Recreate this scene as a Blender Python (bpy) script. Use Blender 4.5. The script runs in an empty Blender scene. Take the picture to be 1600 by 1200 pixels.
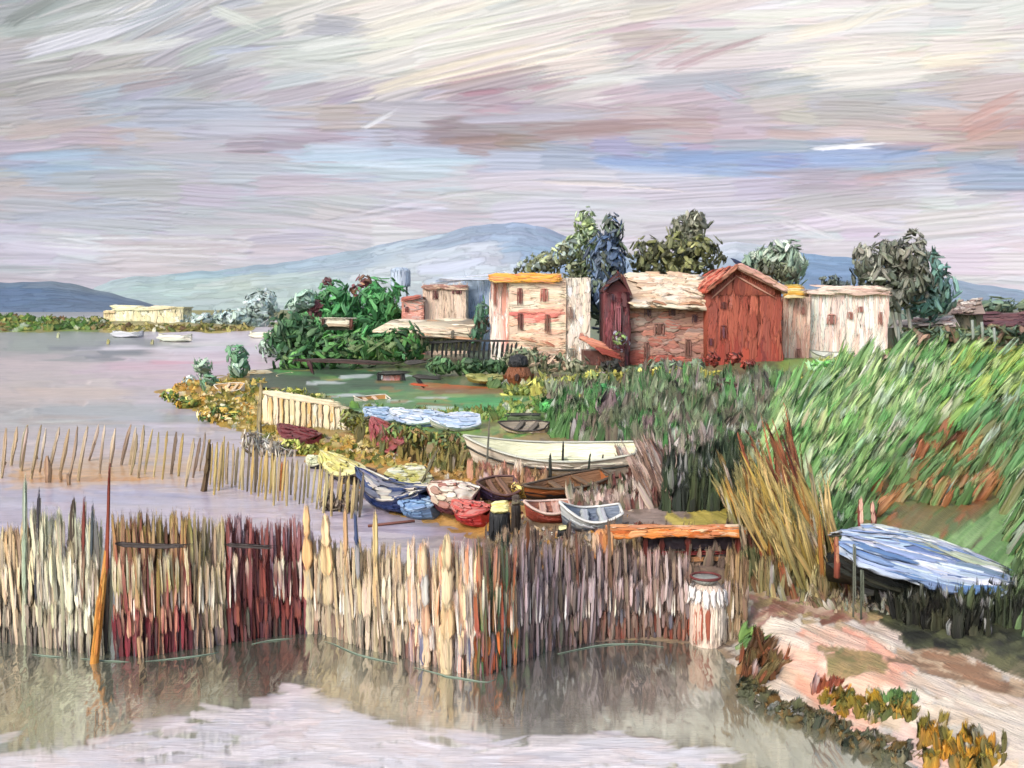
import bpy, math, random
import numpy as np
from mathutils import Vector

# ------------------------------------------------------------------ camera, light, exposure
S = bpy.context.scene
W0, H0, FPX = 1600.0, 1200.0, 1555.0
CAMZ = 6.0
HOR = 478.0
PITCH = math.atan((600 - HOR) / FPX)
cam = bpy.data.cameras.new("camera"); camo = bpy.data.objects.new("camera", cam)
S.collection.objects.link(camo); S.camera = camo
cam.sensor_width = 36; cam.lens = 36 * FPX / W0
cam.clip_start = 0.1; cam.clip_end = 9000
camo.location = (0, 0, CAMZ); camo.rotation_euler = (math.pi / 2 - PITCH, 0, 0)

SUN_EL, SUN_AZ = math.radians(40), math.radians(-142)     # azimuth from +Y towards +X (sun behind-left of camera)
w = bpy.data.worlds.new("World"); S.world = w; w.use_nodes = True
nt = w.node_tree; nt.nodes.clear()
sk = nt.nodes.new("ShaderNodeTexSky"); sk.sky_type = 'NISHITA'; sk.sun_disc = False
sk.sun_elevation = SUN_EL; sk.sun_rotation = SUN_AZ; sk.dust_density = 3.0; sk.air_density = 1.0
bg = nt.nodes.new("ShaderNodeBackground"); bg.inputs[1].default_value = 0.15
wo = nt.nodes.new("ShaderNodeOutputWorld")
nt.links.new(sk.outputs[0], bg.inputs[0]); nt.links.new(bg.outputs[0], wo.inputs[0])
sl = bpy.data.lights.new("sun", 'SUN'); sl.energy = 1.5; sl.angle = math.radians(22); sl.color = (1, .955, .89)
so = bpy.data.objects.new("sun", sl); S.collection.objects.link(so)
sd = Vector((math.sin(SUN_AZ) * math.cos(SUN_EL), math.cos(SUN_AZ) * math.cos(SUN_EL), math.sin(SUN_EL)))
so.rotation_euler = sd.to_track_quat('Z', 'Y').to_euler()
S.cycles.transparent_max_bounces = 12
S.view_settings.view_transform = 'Standard'; S.view_settings.look = 'None'
S.view_settings.gamma = 1; S.view_settings.exposure = 0.58
ALB = 0.9            # photo colour -> albedo

rng = np.random.default_rng(7)
R = rng.random
def A(*a): return np.array(a, float)
def lin(c):
    c = np.asarray(c, float) / 255.0
    return np.where(c <= .04045, c / 12.92, ((c + .055) / 1.055) ** 2.4) * ALB

# ------------------------------------------------------------------ pixel -> place helpers
cp, sp = math.cos(PITCH), math.sin(PITCH)
def ray(px, py):
    px = np.asarray(px, float); py = np.asarray(py, float)
    a = (px - 800) / FPX; b = (600 - py) / FPX
    return a, cp + b * sp, -sp + b * cp
def at_z(px, py, z):
    x, y, zz = ray(px, py)
    zz = np.minimum(zz, -1e-3)
    t = (z - CAMZ) / zz
    return np.stack([x * t, y * t, np.zeros_like(x) + z], -1)
def at_y(px, py, Y):
    x, y, z = ray(px, py); t = Y / y
    return np.stack([x * t, y * t, CAMZ + z * t], -1)
def ppx(Y): return Y / FPX

# ------------------------------------------------------------------ mesh builder
class MB:
    def __init__(s): s.v = []; s.f = []; s.c = []; s.u = []; s.b = []; s.g = []; s.t = []; s.n = 0
    def add(s, v, f, c, u=None, b=.02, g=0.0, ts=None):
        v = np.asarray(v, float).reshape(-1, 3); k = len(v)
        s.t.append(np.zeros((k, 3)) if ts is None else ts)
        s.v.append(v); f = np.asarray(f, int)
        if f.shape[1] == 3: f = np.concatenate([f, -np.ones((len(f), 1), int) - s.n], 1)
        s.f.append(f + s.n)
        c = np.asarray(c, float)
        s.c.append(np.broadcast_to(c, (k, 3)).copy())
        if u is None: u = np.stack([v[:, 0] * 1.0, v[:, 2] * 4 + v[:, 1] * 2, v[:, 1]], -1)
        s.u.append(np.asarray(u, float).reshape(-1, 3))
        s.b.append(np.broadcast_to(np.asarray(b, float), (k,)).copy())
        s.g.append(np.broadcast_to(np.asarray(g, float), (k,)).copy())
        s.n += k
    def build(s, name, mat, parent=None, origin=None):
        V = np.concatenate(s.v); F = np.concatenate(s.f)
        o0 = np.zeros(3) if origin is None else np.asarray(origin, float)
        if parent is not None and origin is None: o0 = np.array(parent['o0'])
        me = bpy.data.meshes.new(name)
        tri = F[:, 3] < 0
        tot = np.where(tri, 3, 4)
        flat = F[~(np.stack([np.zeros_like(tri)] * 3 + [tri], 1))]
        me.vertices.add(len(V)); me.vertices.foreach_set("co", (V - o0).astype(np.float32).ravel())
        me.loops.add(len(flat)); me.loops.foreach_set("vertex_index", flat.astype(np.int32))
        me.polygons.add(len(F))
        st = np.concatenate([[0], np.cumsum(tot)[:-1]])
        me.polygons.foreach_set("loop_start", st.astype(np.int32))
        me.polygons.foreach_set("loop_total", tot.astype(np.int32))
        me.polygons.foreach_set("use_smooth", np.ones(len(F), bool))
        a = me.attributes.new("Col", 'FLOAT_COLOR', 'POINT')
        a.data.foreach_set("color", np.concatenate([np.concatenate(s.c), np.ones((len(V), 1))], 1).astype(np.float32).ravel())
        a = me.attributes.new("suv", 'FLOAT_VECTOR', 'POINT'); a.data.foreach_set("vector", np.concatenate(s.u).astype(np.float32).ravel())
        a = me.attributes.new("bs", 'FLOAT', 'POINT'); a.data.foreach_set("value", np.concatenate(s.b).astype(np.float32))
        a = me.attributes.new("gl", 'FLOAT', 'POINT'); a.data.foreach_set("value", np.concatenate(s.g).astype(np.float32))
        a = me.attributes.new("ts", 'FLOAT_VECTOR', 'POINT'); a.data.foreach_set("vector", np.concatenate(s.t).astype(np.float32).ravel())
        me.update(calc_edges=True); me.validate()
        me.materials.append(mat)
        o = bpy.data.objects.new(name, me); S.collection.objects.link(o)
        if parent is not None: o.parent = parent
        elif origin is not None: o.location = tuple(o0)
        return o

def thing(name, label, cat, o, group=None):
    e = bpy.data.objects.new(name, None); S.collection.objects.link(e)
    e.empty_display_size = .3
    e.location = tuple(float(k) for k in o); e['o0'] = [float(k) for k in o]
    e['label'] = label; e['category'] = cat
    if group: e['group'] = group
    return e
def tag(o, label, cat, group=None):
    o['label'] = label; o['category'] = cat
    if group: o['group'] = group
    return o
def kind(o, k): o['kind'] = k; return o

def nrmz(v): return v / np.maximum(np.linalg.norm(v, axis=-1, keepdims=True), 1e-9)

def strokes(B, P, D, Sv, N, T, c0, c1=None, nseg=7, m=7, bend=0.0, tip=.45, rag=.12, jc=.07, proj=None, g=0.0, nb=4.0, start=.14, bsk=.05, dry=1.0, amix=1.0, wob=.16):
    """P start points, D length vectors, Sv half-width vectors, N unit relief normals, T relief heights: thick bristle-combed paint strokes"""
    P, D, Sv, N = [np.atleast_2d(np.asarray(q, float)) for q in (P, D, Sv, N)]
    k = len(P)
    D = np.broadcast_to(D, (k, 3)); Sv = np.broadcast_to(Sv, (k, 3)); N = np.broadcast_to(N, (k, 3))
    T = np.broadcast_to(np.asarray(T, float), (k,)); c0 = np.broadcast_to(np.asarray(c0, float), (k, 3))
    c1 = c0 if c1 is None else np.broadcast_to(np.asarray(c1, float), (k, 3))
    bend = np.broadcast_to(np.asarray(bend, float), (k,)); tip = np.broadcast_to(np.asarray(tip, float), (k,))
    t = np.linspace(0, 1, nseg); s = np.linspace(-1, 1, m)
    tt = np.broadcast_to(t[None, :, None], (k, nseg, m)).copy()
    e1 = (R((k, 1, m)) - .5) * 2 * rag; e0 = (R((k, 1, m)) - .5) * rag * .8
    along = tt * (1 + e1 - e0) + e0
    wp = np.ones((k, nseg))
    a = np.clip(t / start, 0, 1)[None]; wp *= .35 + .65 * np.sqrt(1 - (1 - a) ** 2)
    b = np.clip((t - .5) / .5, 0, 1)[None]
    wp *= 1 - tip[:, None] * b ** 1.6 * .98
    wp *= 1 + (R((k, nseg)) - .5) * .45
    cb = (t - .5)[None] ** 2 * 4 - 1
    Ln = np.linalg.norm(D, axis=1); Sn = np.maximum(np.linalg.norm(Sv, axis=1), 1e-9)
    wv_ = np.cumsum(R((k, nseg)) - .5, 1) * wob
    off = s[None, None, :] * wp[:, :, None] + wv_[:, :, None] + (cb * (bend * Ln / Sn)[:, None] * .5)[:, :, None]
    hcol = .45 * np.sqrt(np.clip(1 - s ** 2, 0, 1))[None] + .75 * R((k, m)) + .35 * np.exp(-((np.abs(s) - .66) / .18) ** 2)[None]
    hcol[:, 0] = 0; hcol[:, -1] = 0
    ha = (.75 + .25 * R((k, nseg)) + .5 * t[None] ** 4) * np.clip(wp * 1.5, 0, 1)
    h = hcol[:, None, :] * ha[:, :, None] * T[:, None, None]
    V = P[:, None, None] + D[:, None, None] * along[..., None] + Sv[:, None, None] * off[..., None] + N[:, None, None] * h[..., None]
    if proj is not None: V = proj(V.reshape(-1, 3), h.ravel()).reshape(V.shape)
    mix = np.clip(tt + (R((k, 1, m)) - .5) * .7, 0, 1)[..., None]
    C = c0[:, None, None] * (1 - mix) + c1[:, None, None] * mix
    perm = rng.permutation(k); alt = np.where(R((k, 1)) < .5, c1, (c0 + c0[perm]) * .5)[:, None, None]     # a second pigment dragged along some bristles
    am = np.clip(R((k, 1, m, 1)) * 1.6 - .9, 0, .6) * amix; C = C * (1 - am) + alt * am
    C = C * (1 + (R((k, 1, m, 1)) - .5) * 2 * jc) * (1 + (R((k, 1, m, 3)) - .5) * jc)
    C = np.clip(C, .004, .92)
    ro = R((k, 1, 1)) * 97
    U = np.stack([along * (Ln / Sn)[:, None, None] * .35 + ro, np.broadcast_to(s, (k, nseg, m)) * nb + ro * 1.7, np.broadcast_to(ro, (k, nseg, m))], -1)
    idx = np.arange(nseg * m).reshape(nseg, m)
    f = np.stack([idx[:-1, :-1], idx[:-1, 1:], idx[1:, 1:], idx[1:, :-1]], -1).reshape(-1, 4)
    fb = np.stack([idx[:-1, 0], idx[1:, 0], idx[1:, -1], idx[:-1, -1]], -1)
    f = np.concatenate([f, fb])
    F = (f[None] + (np.arange(k) * nseg * m)[:, None, None]).reshape(-1, 4)
    gg = np.broadcast_to(np.asarray(g, float).reshape(-1, 1), (k, nseg * m)).ravel()
    TS = np.stack([tt, np.broadcast_to(s, (k, nseg, m)), np.full((k, nseg, m), float(dry))], -1)
    B.add(V.reshape(-1, 3), F, C.reshape(-1, 3), U.reshape(-1, 3), np.repeat(Sn * bsk, nseg * m), gg, TS.reshape(-1, 3))

def pick(pal, k):
    P = np.array([lin(c) for c in pal]); i = rng.integers(0, len(P), k)
    j = rng.integers(0, len(P), k); a = R((k, 1)) * .35
    return np.clip((P[i] * (1 - a) + P[j] * a) * (1 + (R((k, 1)) - .5) * .16), .004, .92)

def patch(pal, x, y, sc, mixr=.35):
    P = np.array([lin(c) for c in pal]); n = len(P); ph = R(6) * 9
    f = .5 + .25 * (np.sin(x / sc + ph[0]) * np.cos(y / sc * 1.7 + ph[1]) + .7 * np.sin(x / sc * 2.3 + y / sc * 1.9 + ph[2]) + .5 * np.cos(x / sc * 4.1 - y / sc * 3.3 + ph[3]))
    i = np.clip(((f + (R(len(x)) - .5) * mixr) * n).astype(int), 0, n - 1)
    return np.clip(P[i] * (1 + (R((len(x), 1)) - .5) * .3), .004, .85)
def grid_faces(a, b):
    idx = np.arange(a * b).reshape(a, b)
    return np.stack([idx[:-1, :-1], idx[:-1, 1:], idx[1:, 1:], idx[1:, :-1]], -1).reshape(-1, 4)

# ------------------------------------------------------------------ materials
def paint_mat(name, rough=.42, emis=0.0, mirror=False, bumpk=1.0, dry=False, pig=(.84, 1.14)):
    m = bpy.data.materials.new(name); m.use_nodes = True
    t = m.node_tree; n = t.nodes; l = t.links; n.clear()
    out = n.new("ShaderNodeOutputMaterial"); b = n.new("ShaderNodeBsdfPrincipled")
    ac = n.new("ShaderNodeAttribute"); ac.attribute_name = "Col"
    au = n.new("ShaderNodeAttribute"); au.attribute_name = "suv"
    ab = n.new("ShaderNodeAttribute"); ab.attribute_name = "bs"
    nz = n.new("ShaderNodeTexNoise"); nz.inputs['Scale'].default_value = 1.0; nz.inputs['Detail'].default_value = 3.5
    nz.inputs['Roughness'].default_value = .62
    l.new(au.outputs['Vector'], nz.inputs['Vector'])
    # pigment streaks
    mr = n.new("ShaderNodeMapRange"); mr.inputs[1].default_value = .3; mr.inputs[2].default_value = .7
    mr.inputs[3].default_value = pig[0]; mr.inputs[4].default_value = pig[1]
    l.new(nz.outputs['Fac'], mr.inputs[0])
    mx = n.new("ShaderNodeVectorMath"); mx.operation = 'SCALE'
    l.new(ac.outputs['Color'], mx.inputs[0]); l.new(mr.outputs[0], mx.inputs['Scale'])
    l.new(mx.outputs[0], b.inputs['Base Color'])
    bp = n.new("ShaderNodeBump"); bp.inputs['Strength'].default_value = 1.0 * bumpk
    md = n.new("ShaderNodeMath"); md.operation = 'MULTIPLY'; md.inputs[1].default_value = 4.0
    l.new(ab.outputs['Fac'], md.inputs[0]); l.new(md.outputs[0], bp.inputs['Distance'])
    l.new(nz.outputs['Fac'], bp.inputs['Height']); l.new(bp.outputs[0], b.inputs['Normal'])
    b.inputs['Roughness'].default_value = rough
    b.inputs['Specular IOR Level'].default_value = .35
    sh = b.outputs[0]
    if dry:      # dry-brush: the paint breaks up into bristle marks towards the sides and the end of a stroke
        at = n.new("ShaderNodeAttribute"); at.attribute_name = "ts"; sx = n.new("ShaderNodeSeparateXYZ"); l.new(at.outputs['Vector'], sx.inputs[0])
        def mrange(src, a, b_, c, d):
            q = n.new("ShaderNodeMapRange"); q.inputs[1].default_value = a; q.inputs[2].default_value = b_; q.inputs[3].default_value = c; q.inputs[4].default_value = d; l.new(src, q.inputs[0]); return q.outputs[0]
        ab_ = n.new("ShaderNodeMath"); ab_.operation = 'ABSOLUTE'; l.new(sx.outputs[1], ab_.inputs[0])
        e1 = mrange(ab_.outputs[0], .35, 1, 0, .72); e2 = mrange(sx.outputs[0], .5, 1.0, 0, .74)
        ad = n.new("ShaderNodeMath"); ad.operation = 'MAXIMUM'; l.new(e1, ad.inputs[0]); l.new(e2, ad.inputs[1])
        am = n.new("ShaderNodeMath"); am.operation = 'MULTIPLY'; l.new(ad.outputs[0], am.inputs[0]); l.new(sx.outputs[2], am.inputs[1])
        n3 = n.new("ShaderNodeTexNoise"); n3.inputs['Scale'].default_value = 1.1; n3.inputs['Detail'].default_value = 2.5; l.new(au.outputs['Vector'], n3.inputs['Vector'])
        gt = n.new("ShaderNodeMath"); gt.operation = 'SUBTRACT'; l.new(n3.outputs['Fac'], gt.inputs[0]); l.new(am.outputs[0], gt.inputs[1])
        l.new(mrange(gt.outputs[0], -.16, .05, 0, 1), b.inputs['Alpha'])
    if emis:
        l.new(mx.outputs[0], b.inputs['Emission Color']); b.inputs['Emission Strength'].default_value = emis
    if mirror:
        ag = n.new("ShaderNodeAttribute"); ag.attribute_name = "gl"
        tc = n.new("ShaderNodeTexCoord")
        mp = n.new("ShaderNodeMapping"); mp.inputs['Scale'].default_value = (2.4, .45, 1)
        n2 = n.new("ShaderNodeTexNoise"); n2.inputs['Scale'].default_value = 1.5; n2.inputs['Detail'].default_value = 2
        l.new(tc.outputs['Object'], mp.inputs[0]); l.new(mp.outputs[0], n2.inputs['Vector'])
        b2 = n.new("ShaderNodeBump"); b2.inputs['Strength'].default_value = .26; b2.inputs['Distance'].default_value = .12
        l.new(n2.outputs['Fac'], b2.inputs['Height'])
        gl = n.new("ShaderNodeBsdfGlossy"); gl.inputs['Roughness'].default_value = .14; gl.inputs['Color'].default_value = (.88, .91, .86, 1)
        l.new(b2.outputs[0], gl.inputs['Normal'])
        ms = n.new("ShaderNodeMixShader"); l.new(ag.outputs['Fac'], ms.inputs[0]); l.new(sh, ms.inputs[1]); l.new(gl.outputs[0], ms.inputs[2])
        sh = ms.outputs[0]
    l.new(sh, out.inputs[0])
    return m
M_paint = paint_mat("oil_paint", dry=True)
M_sky = paint_mat("sky_paint", rough=.75, emis=.26, bumpk=.4, pig=(.95, 1.045))
M_far = paint_mat("far_hill_paint", rough=.6, bumpk=.7, pig=(.92, 1.08))
M_water = paint_mat("water", rough=.3, mirror=True, bumpk=.5)
M_gloss = paint_mat("glossy_boat_paint", rough=.3)


# ------------------------------------------------------------------ relief surfaces: brushed colour and brushed relief laid over one sheet
class Canvas:
    def __init__(s, x0, x1, y0, y1, st, cols):
        s.x0, s.y0, s.st = x0, y0, st
        s.X, s.Y = np.meshgrid(np.arange(x0, x1, st), np.arange(y0, y1, st))
        s.c = cols(s.X.ravel(), s.Y.ravel()).reshape(s.X.shape + (3,))
        s.h = np.zeros(s.X.shape); s.u = np.stack([s.X * .02, s.Y * .25, s.X * 0], -1)
    def stroke(s, x, y, L, Wd, ang, col, col1=None, a=.9, T=1.0, bend=0.0, jc=.05, dry=.35, soft=.3):
        hw = Wd / 2; ca, sa = math.cos(ang), -math.sin(ang)
        xs = (x, x + L * ca); ys = (y, y + L * sa); pad = hw + abs(bend) * L + 2
        i0 = max(int((min(xs) - pad - s.x0) / s.st), 0); i1 = min(int((max(xs) + pad - s.x0) / s.st) + 2, s.X.shape[1])
        j0 = max(int((min(ys) - pad - s.y0) / s.st), 0); j1 = min(int((max(ys) + pad - s.y0) / s.st) + 2, s.X.shape[0])
        if i1 - i0 < 2 or j1 - j0 < 2: return
        dx = s.X[j0:j1, i0:i1] - x; dy = s.Y[j0:j1, i0:i1] - y
        t = (dx * ca + dy * sa) / L; v = (-dx * sa + dy * ca) / hw
        v = v - bend * ((t - .5) ** 2 * 4 - 1) * L / hw * .5
        nbk = max(4, int(Wd / s.st / 1.3)); q = np.clip((v + 1) / 2 * (nbk - 1), 0, nbk - 1.001)
        iq = q.astype(int); fq = q - iq
        def br(arr): return arr[iq] * (1 - fq) + arr[iq + 1] * fq
        e0 = br(R(nbk)) * .12; e1 = 1 - br(R(nbk)) * dry
        wl = 1 - .25 * np.clip((t - .5) * 2, 0, 1) ** 2
        al = np.clip((1 - np.abs(v) / wl) / soft, 0, 1) * np.clip((t - e0) / .05, 0, 1) * np.clip((e1 - t) / .12, 0, 1)
        al = al * np.clip(a * (.72 + .55 * br(R(nbk))), 0, 1)
        cb = br(1 + (R((nbk)) - .5) * 2 * jc)[..., None]
        tt = np.clip(t + (br(R(nbk)) - .5) * .6, 0, 1)[..., None]
        cc = (col * (1 - tt) + (col if col1 is None else col1) * tt) * cb
        A_ = al[..., None]
        s.c[j0:j1, i0:i1] = s.c[j0:j1, i0:i1] * (1 - A_) + cc * A_
        hh = T * Wd * (.03 + .09 * br(R(nbk)) + .05 * np.exp(-((np.abs(v) - .8) / .16) ** 2) + .07 * np.clip((t - .8) * 5, 0, 1) * br(R(nbk)))
        s.h[j0:j1, i0:i1] = s.h[j0:j1, i0:i1] * (1 - .8 * al) + hh * al
        m = al > .35; ro = R() * 90
        U = np.stack([t * L / Wd * .5 + ro, v * Wd * .2 + ro, t * 0 + ro], -1)
        s.u[j0:j1, i0:i1][m] = U[m]
    def many(s, px, py, L, Wd, ang, col, **k):
        for i in range(len(px)):
            kk = {a: (b[i] if isinstance(b, np.ndarray) and b.ndim and len(b) == len(px) else b) for a, b in k.items()}
            s.stroke(px[i], py[i], L[i], Wd[i], ang[i], col[i], **kk)
def keep(F, mask): return F[mask[F].any(1)]

# ------------------------------------------------------------------ SKY: a painted-cloud backdrop arc 2.4 km away
SK = """50 30 185 188 182|150 30 166 170 164|250 20 215 213 205|330 40 225 222 210|390 45 165 165 178|430 60 170 170 185|500 30 222 212 190|650 20 228 218 195|800 20 215 210 195|950 40 218 208 190|1100 30 205 192 186|1200 30 216 213 206|1400 30 202 200 192|1560 40 196 196 186
50 100 192 190 182|150 80 222 222 216|250 75 190 196 208|350 100 196 186 186|500 90 205 205 200|650 80 226 220 202|750 70 226 216 200|900 90 216 206 190|1050 80 178 150 158|1150 80 200 190 185|1300 80 216 206 190|1500 90 216 206 184
50 150 190 175 170|200 130 185 170 170|300 140 180 165 168|500 130 200 198 200|700 120 228 216 194|850 120 228 212 190|800 148 182 135 152|1000 140 205 200 202|1200 135 160 168 182|1350 120 216 206 186|1500 130 188 172 165
50 190 206 190 185|200 180 175 186 204|400 175 178 186 208|550 170 184 164 166|700 180 168 165 188|900 180 180 164 175|1100 190 186 158 158|1300 170 180 162 162|1450 150 162 165 178|1570 195 182 138 132
50 222 200 180 175|200 218 196 174 174|450 215 180 160 165|600 205 172 174 202|800 212 158 126 126|950 215 174 148 148|1150 215 186 162 162|1400 215 195 168 162|1560 215 180 138 132|1500 180 190 165 165
50 252 168 196 222|150 262 160 188 216|350 255 185 185 200|550 248 178 202 228|650 252 170 194 222|800 250 160 178 208|950 245 122 156 208|1100 250 116 150 202|1250 258 118 150 202|1400 240 124 148 194|1550 262 124 148 188
50 290 206 186 180|250 290 190 180 190|500 290 190 180 195|800 290 202 192 196|950 290 196 188 198|1200 285 160 166 196|1350 288 176 154 164|1500 300 186 180 190
50 340 195 190 206|300 340 185 190 206|600 340 195 188 203|900 330 190 185 200|1200 330 186 180 196|1500 340 190 185 196
100 380 212 206 216|300 400 206 190 200|600 370 206 196 206|1000 360 190 185 198|1300 370 190 182 195|1550 400 196 190 200|50 425 200 190 200|200 425 212 196 206|1000 440 192 186 198|1550 450 190 186 198|500 480 200 192 204"""
SKP = np.array([[float(q) for q in r.split()] for ln in SK.split("\n") for r in ln.split("|")])
SKC = lin(SKP[:, 2:])
def mute(c, k=.68): g_ = c.mean(-1, keepdims=True); return g_ + (c - g_) * k
SKC = mute(SKC, .58) * A(.79, .81, .828)
def field(px, py, pts, cols, ay=2.6, pw=2.2, s=18.0):
    d = (px[:, None] - pts[None, :, 0]) ** 2 + (ay * (py[:, None] - pts[None, :, 1])) ** 2 + s * s
    wt = d ** -pw; return (wt @ cols) / wt.sum(1, keepdims=True)
RS = 2400.0
def skyp(px, py, r=RS):
    x, y, z = ray(px, py)
    az = np.arctan2(x, y); el = z / np.hypot(x, y)
    return np.stack([r * np.sin(az), r * np.cos(az), CAMZ + el * r], -1)
B = MB()
azs = np.radians(np.linspace(-72, 72, 160)); zs = np.concatenate([np.linspace(-60, 1500, 90), np.linspace(1540, 3200, 20)])
AZ, ZZ = np.meshgrid(azs, zs)
def inv(V):
    x, y, z = V[:, 0], V[:, 1], V[:, 2] - CAMZ
    f = y * cp - z * sp; f = np.maximum(f, 60); u = y * sp + z * cp
    return np.clip(800 + FPX * x / f, -500, 2100), np.clip(600 - FPX * u / f, -60, 500)
Vs = np.stack([(RS + 60) * np.sin(AZ), (RS + 60) * np.cos(AZ), ZZ], -1).reshape(-1, 3)
px_, py_ = inv(Vs)
B.add(Vs, grid_faces(110, 160), field(px_, py_, SKP, SKC), np.stack([AZ.ravel() * 60, ZZ.ravel() * .05, ZZ.ravel() * 0], -1), 2.0)
CV = Canvas(-130, 1730, -70, 496, 1.6, lambda x, y: field(x, y, SKP, SKC))
def sky_batch(px, py, Lp, Wp, ang, col, off, T=.7, jc=.022, a=.75):
    CV.many(px, py, Lp, Wp, ang, col, bend=(R(len(px)) - .5) * .11, T=T, jc=jc, a=a, soft=.28, dry=.5)
def far_batch(px, py, Lp, Wp, ang, col, off):
    P0 = skyp(px, py); P1 = skyp(px + Lp * np.cos(ang), py - Lp * np.sin(ang))
    D = P1 - P0; n = nrmz(-P0 * A(1, 1, 0)); sd_ = nrmz(np.cross(n, nrmz(D))) * (Wp * .5 * ppx(RS))[:, None]
    strokes(B, P0 - n * 30 + n * off[:, None], D, sd_, n, 2, col, bend=(R(len(px)) - .5) * .1, tip=.5, jc=.035, nb=9, rag=.2, bsk=.035)
def sky_ang(px, py):
    a = np.where(py < 170, 9 + 6 * np.sin(px / 260), 3 * np.sin(px / 300 + py / 90))
    a = np.where((px < 420) & (py < 130), 16 + 12 * np.sin(px / 90), a)
    return np.radians(a + (R(len(px)) - .5) * 9)
k = 2600
px = -150 + R(k) * 1850; py = -70 + R(k) * 580
L = 110 + R(k) ** 2 * 280; Wd = 12 + R(k) ** 1.3 * 40
an = sky_ang(px, py)
cmid = mute(field(px + L / 2, py, SKP, SKC), .9) * A(.985, .99, 1.02)
sky_batch(px, py, L, Wd, an, np.clip(cmid * (1 + (R((k, 1)) - .5) * .2) + (R((k, 3)) - .5) * .05, .01, .9), np.linspace(2, 34, k))
k = 900   # beyond the photo's edges
px = -1500 + R(k) * 4600; py = -1500 + R(k) * 2050
ok = (px < -960) | (px > 1760) | (py < -150); px, py = px[ok], py[ok]; k = len(px)
far_batch(px, py, 300 + R(k) * 500, 30 + R(k) * 60, np.radians((R(k) - .5) * 16), field(np.clip(px, -100, 1700), np.clip(py, 0, 480), SKP, SKC) * (1 + (R((k, 1)) - .5) * .14), np.linspace(2, 30, k))
# deliberate accents
acc = """0 250 3 260 16 165 196 226|40 262 -2 150 9 150 182 214|440 245 1 240 15 176 204 232|520 252 -1 190 9 196 216 238|920 246 -4 260 15 118 154 210|1020 248 0 250 20 112 148 204|1240 252 2 260 20 122 154 206|1100 268 -3 160 10 130 160 208|1360 248 8 140 10 120 146 190|1270 234 3 140 6 228 228 238|1290 231 2 110 4 240 240 246|1520 258 -4 100 12 124 146 184|950 262 -3 180 8 150 175 215
830 284 -3 240 7 214 200 200|50 380 0 420 5 232 230 236|60 376 1 340 4 240 238 242|0 345 2 380 8 180 188 210|100 318 2 160 6 170 185 208
470 45 -6 130 40 168 168 182|330 15 -20 120 26 214 218 206|440 100 -4 210 16 206 208 206|160 160 3 190 14 178 188 208|230 178 0 260 15 174 184 208
560 152 14 320 12 232 216 184|620 138 12 360 8 238 226 196|720 150 6 110 9 176 120 142|830 140 10 90 8 184 140 156|1030 112 20 180 13 176 140 150|980 100 22 150 8 190 160 165|700 190 2 340 18 176 172 194|800 212 2 330 22 160 126 126|690 222 4 130 12 162 132 130|1180 208 -3 150 14 180 152 150
1100 130 -22 90 16 150 165 186|1180 138 6 150 16 158 168 186|1170 150 12 110 10 176 178 188|1400 150 -6 180 17 166 168 184|1500 210 22 110 26 184 134 126|1520 182 24 90 18 190 142 136|1430 236 4 150 12 190 158 158|1330 282 4 200 10 182 146 152
330 82 5 140 10 182 190 214|560 202 28 90 8 214 214 222|575 206 18 30 6 122 148 200|590 230 30 60 5 226 226 232
880 14 28 260 18 222 210 192|1040 30 14 330 18 206 186 184|1220 60 12 260 22 222 212 192|1310 50 30 130 12 196 198 196|1420 104 4 200 18 226 212 184|1310 90 84 30 10 236 226 200
0 45 30 130 26 150 158 152|20 100 16 200 10 206 210 200|100 20 12 200 18 180 184 176|0 60 10 260 9 170 176 168|130 88 8 200 20 226 226 220|20 130 6 300 12 206 204 196|350 60 60 60 12 236 232 218|520 70 16 380 20 236 226 204|540 60 14 300 10 214 206 196|450 80 10 160 14 224 226 220
0 210 8 220 18 204 180 174|180 140 8 140 16 176 158 164|150 128 6 170 12 190 176 172|560 165 -2 260 14 176 170 186|900 330 1 400 14 194 188 204|400 300 2 500 14 198 186 200
500 350 10 380 10 196 190 206|1280 330 -10 160 12 200 196 204|1360 290 30 30 9 222 222 230|1230 345 -20 100 8 204 200 210"""
a_ = np.array([[float(q) for q in r.split()] for ln in acc.split("\n") for r in ln.split("|")]); a_ = a_[a_[:, 3] > 70]
for rep in range(3):
    k = len(a_); j = lambda s_: (R(k) - .5) * s_
    sky_batch(a_[:, 0] + j(30), a_[:, 1] + j(1) * a_[:, 4] * .7, a_[:, 3] * (.75 + .4 * R(k)), a_[:, 4] * (.6 + .4 * R(k)), np.radians(a_[:, 2] + j(5)), mute(lin(a_[:, 5:8]), .68) * A(.80, .82, .835) * (1 + j(.1)[:, None]), 0, T=1.0, jc=.03, a=.5)
G = skyp(CV.X.ravel(), CV.Y.ravel(), RS)
nn = nrmz(-G * A(1, 1, 0)); G = G + nn * (CV.h.ravel() * ppx(RS) * .55)[:, None]
B.add(G, grid_faces(*CV.X.shape)[:, ::-1], np.clip(CV.c, .01, .9).reshape(-1, 3), CV.u.reshape(-1, 3), .5)
sky = B.build("sky", M_sky); kind(sky, 'structure')

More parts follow.
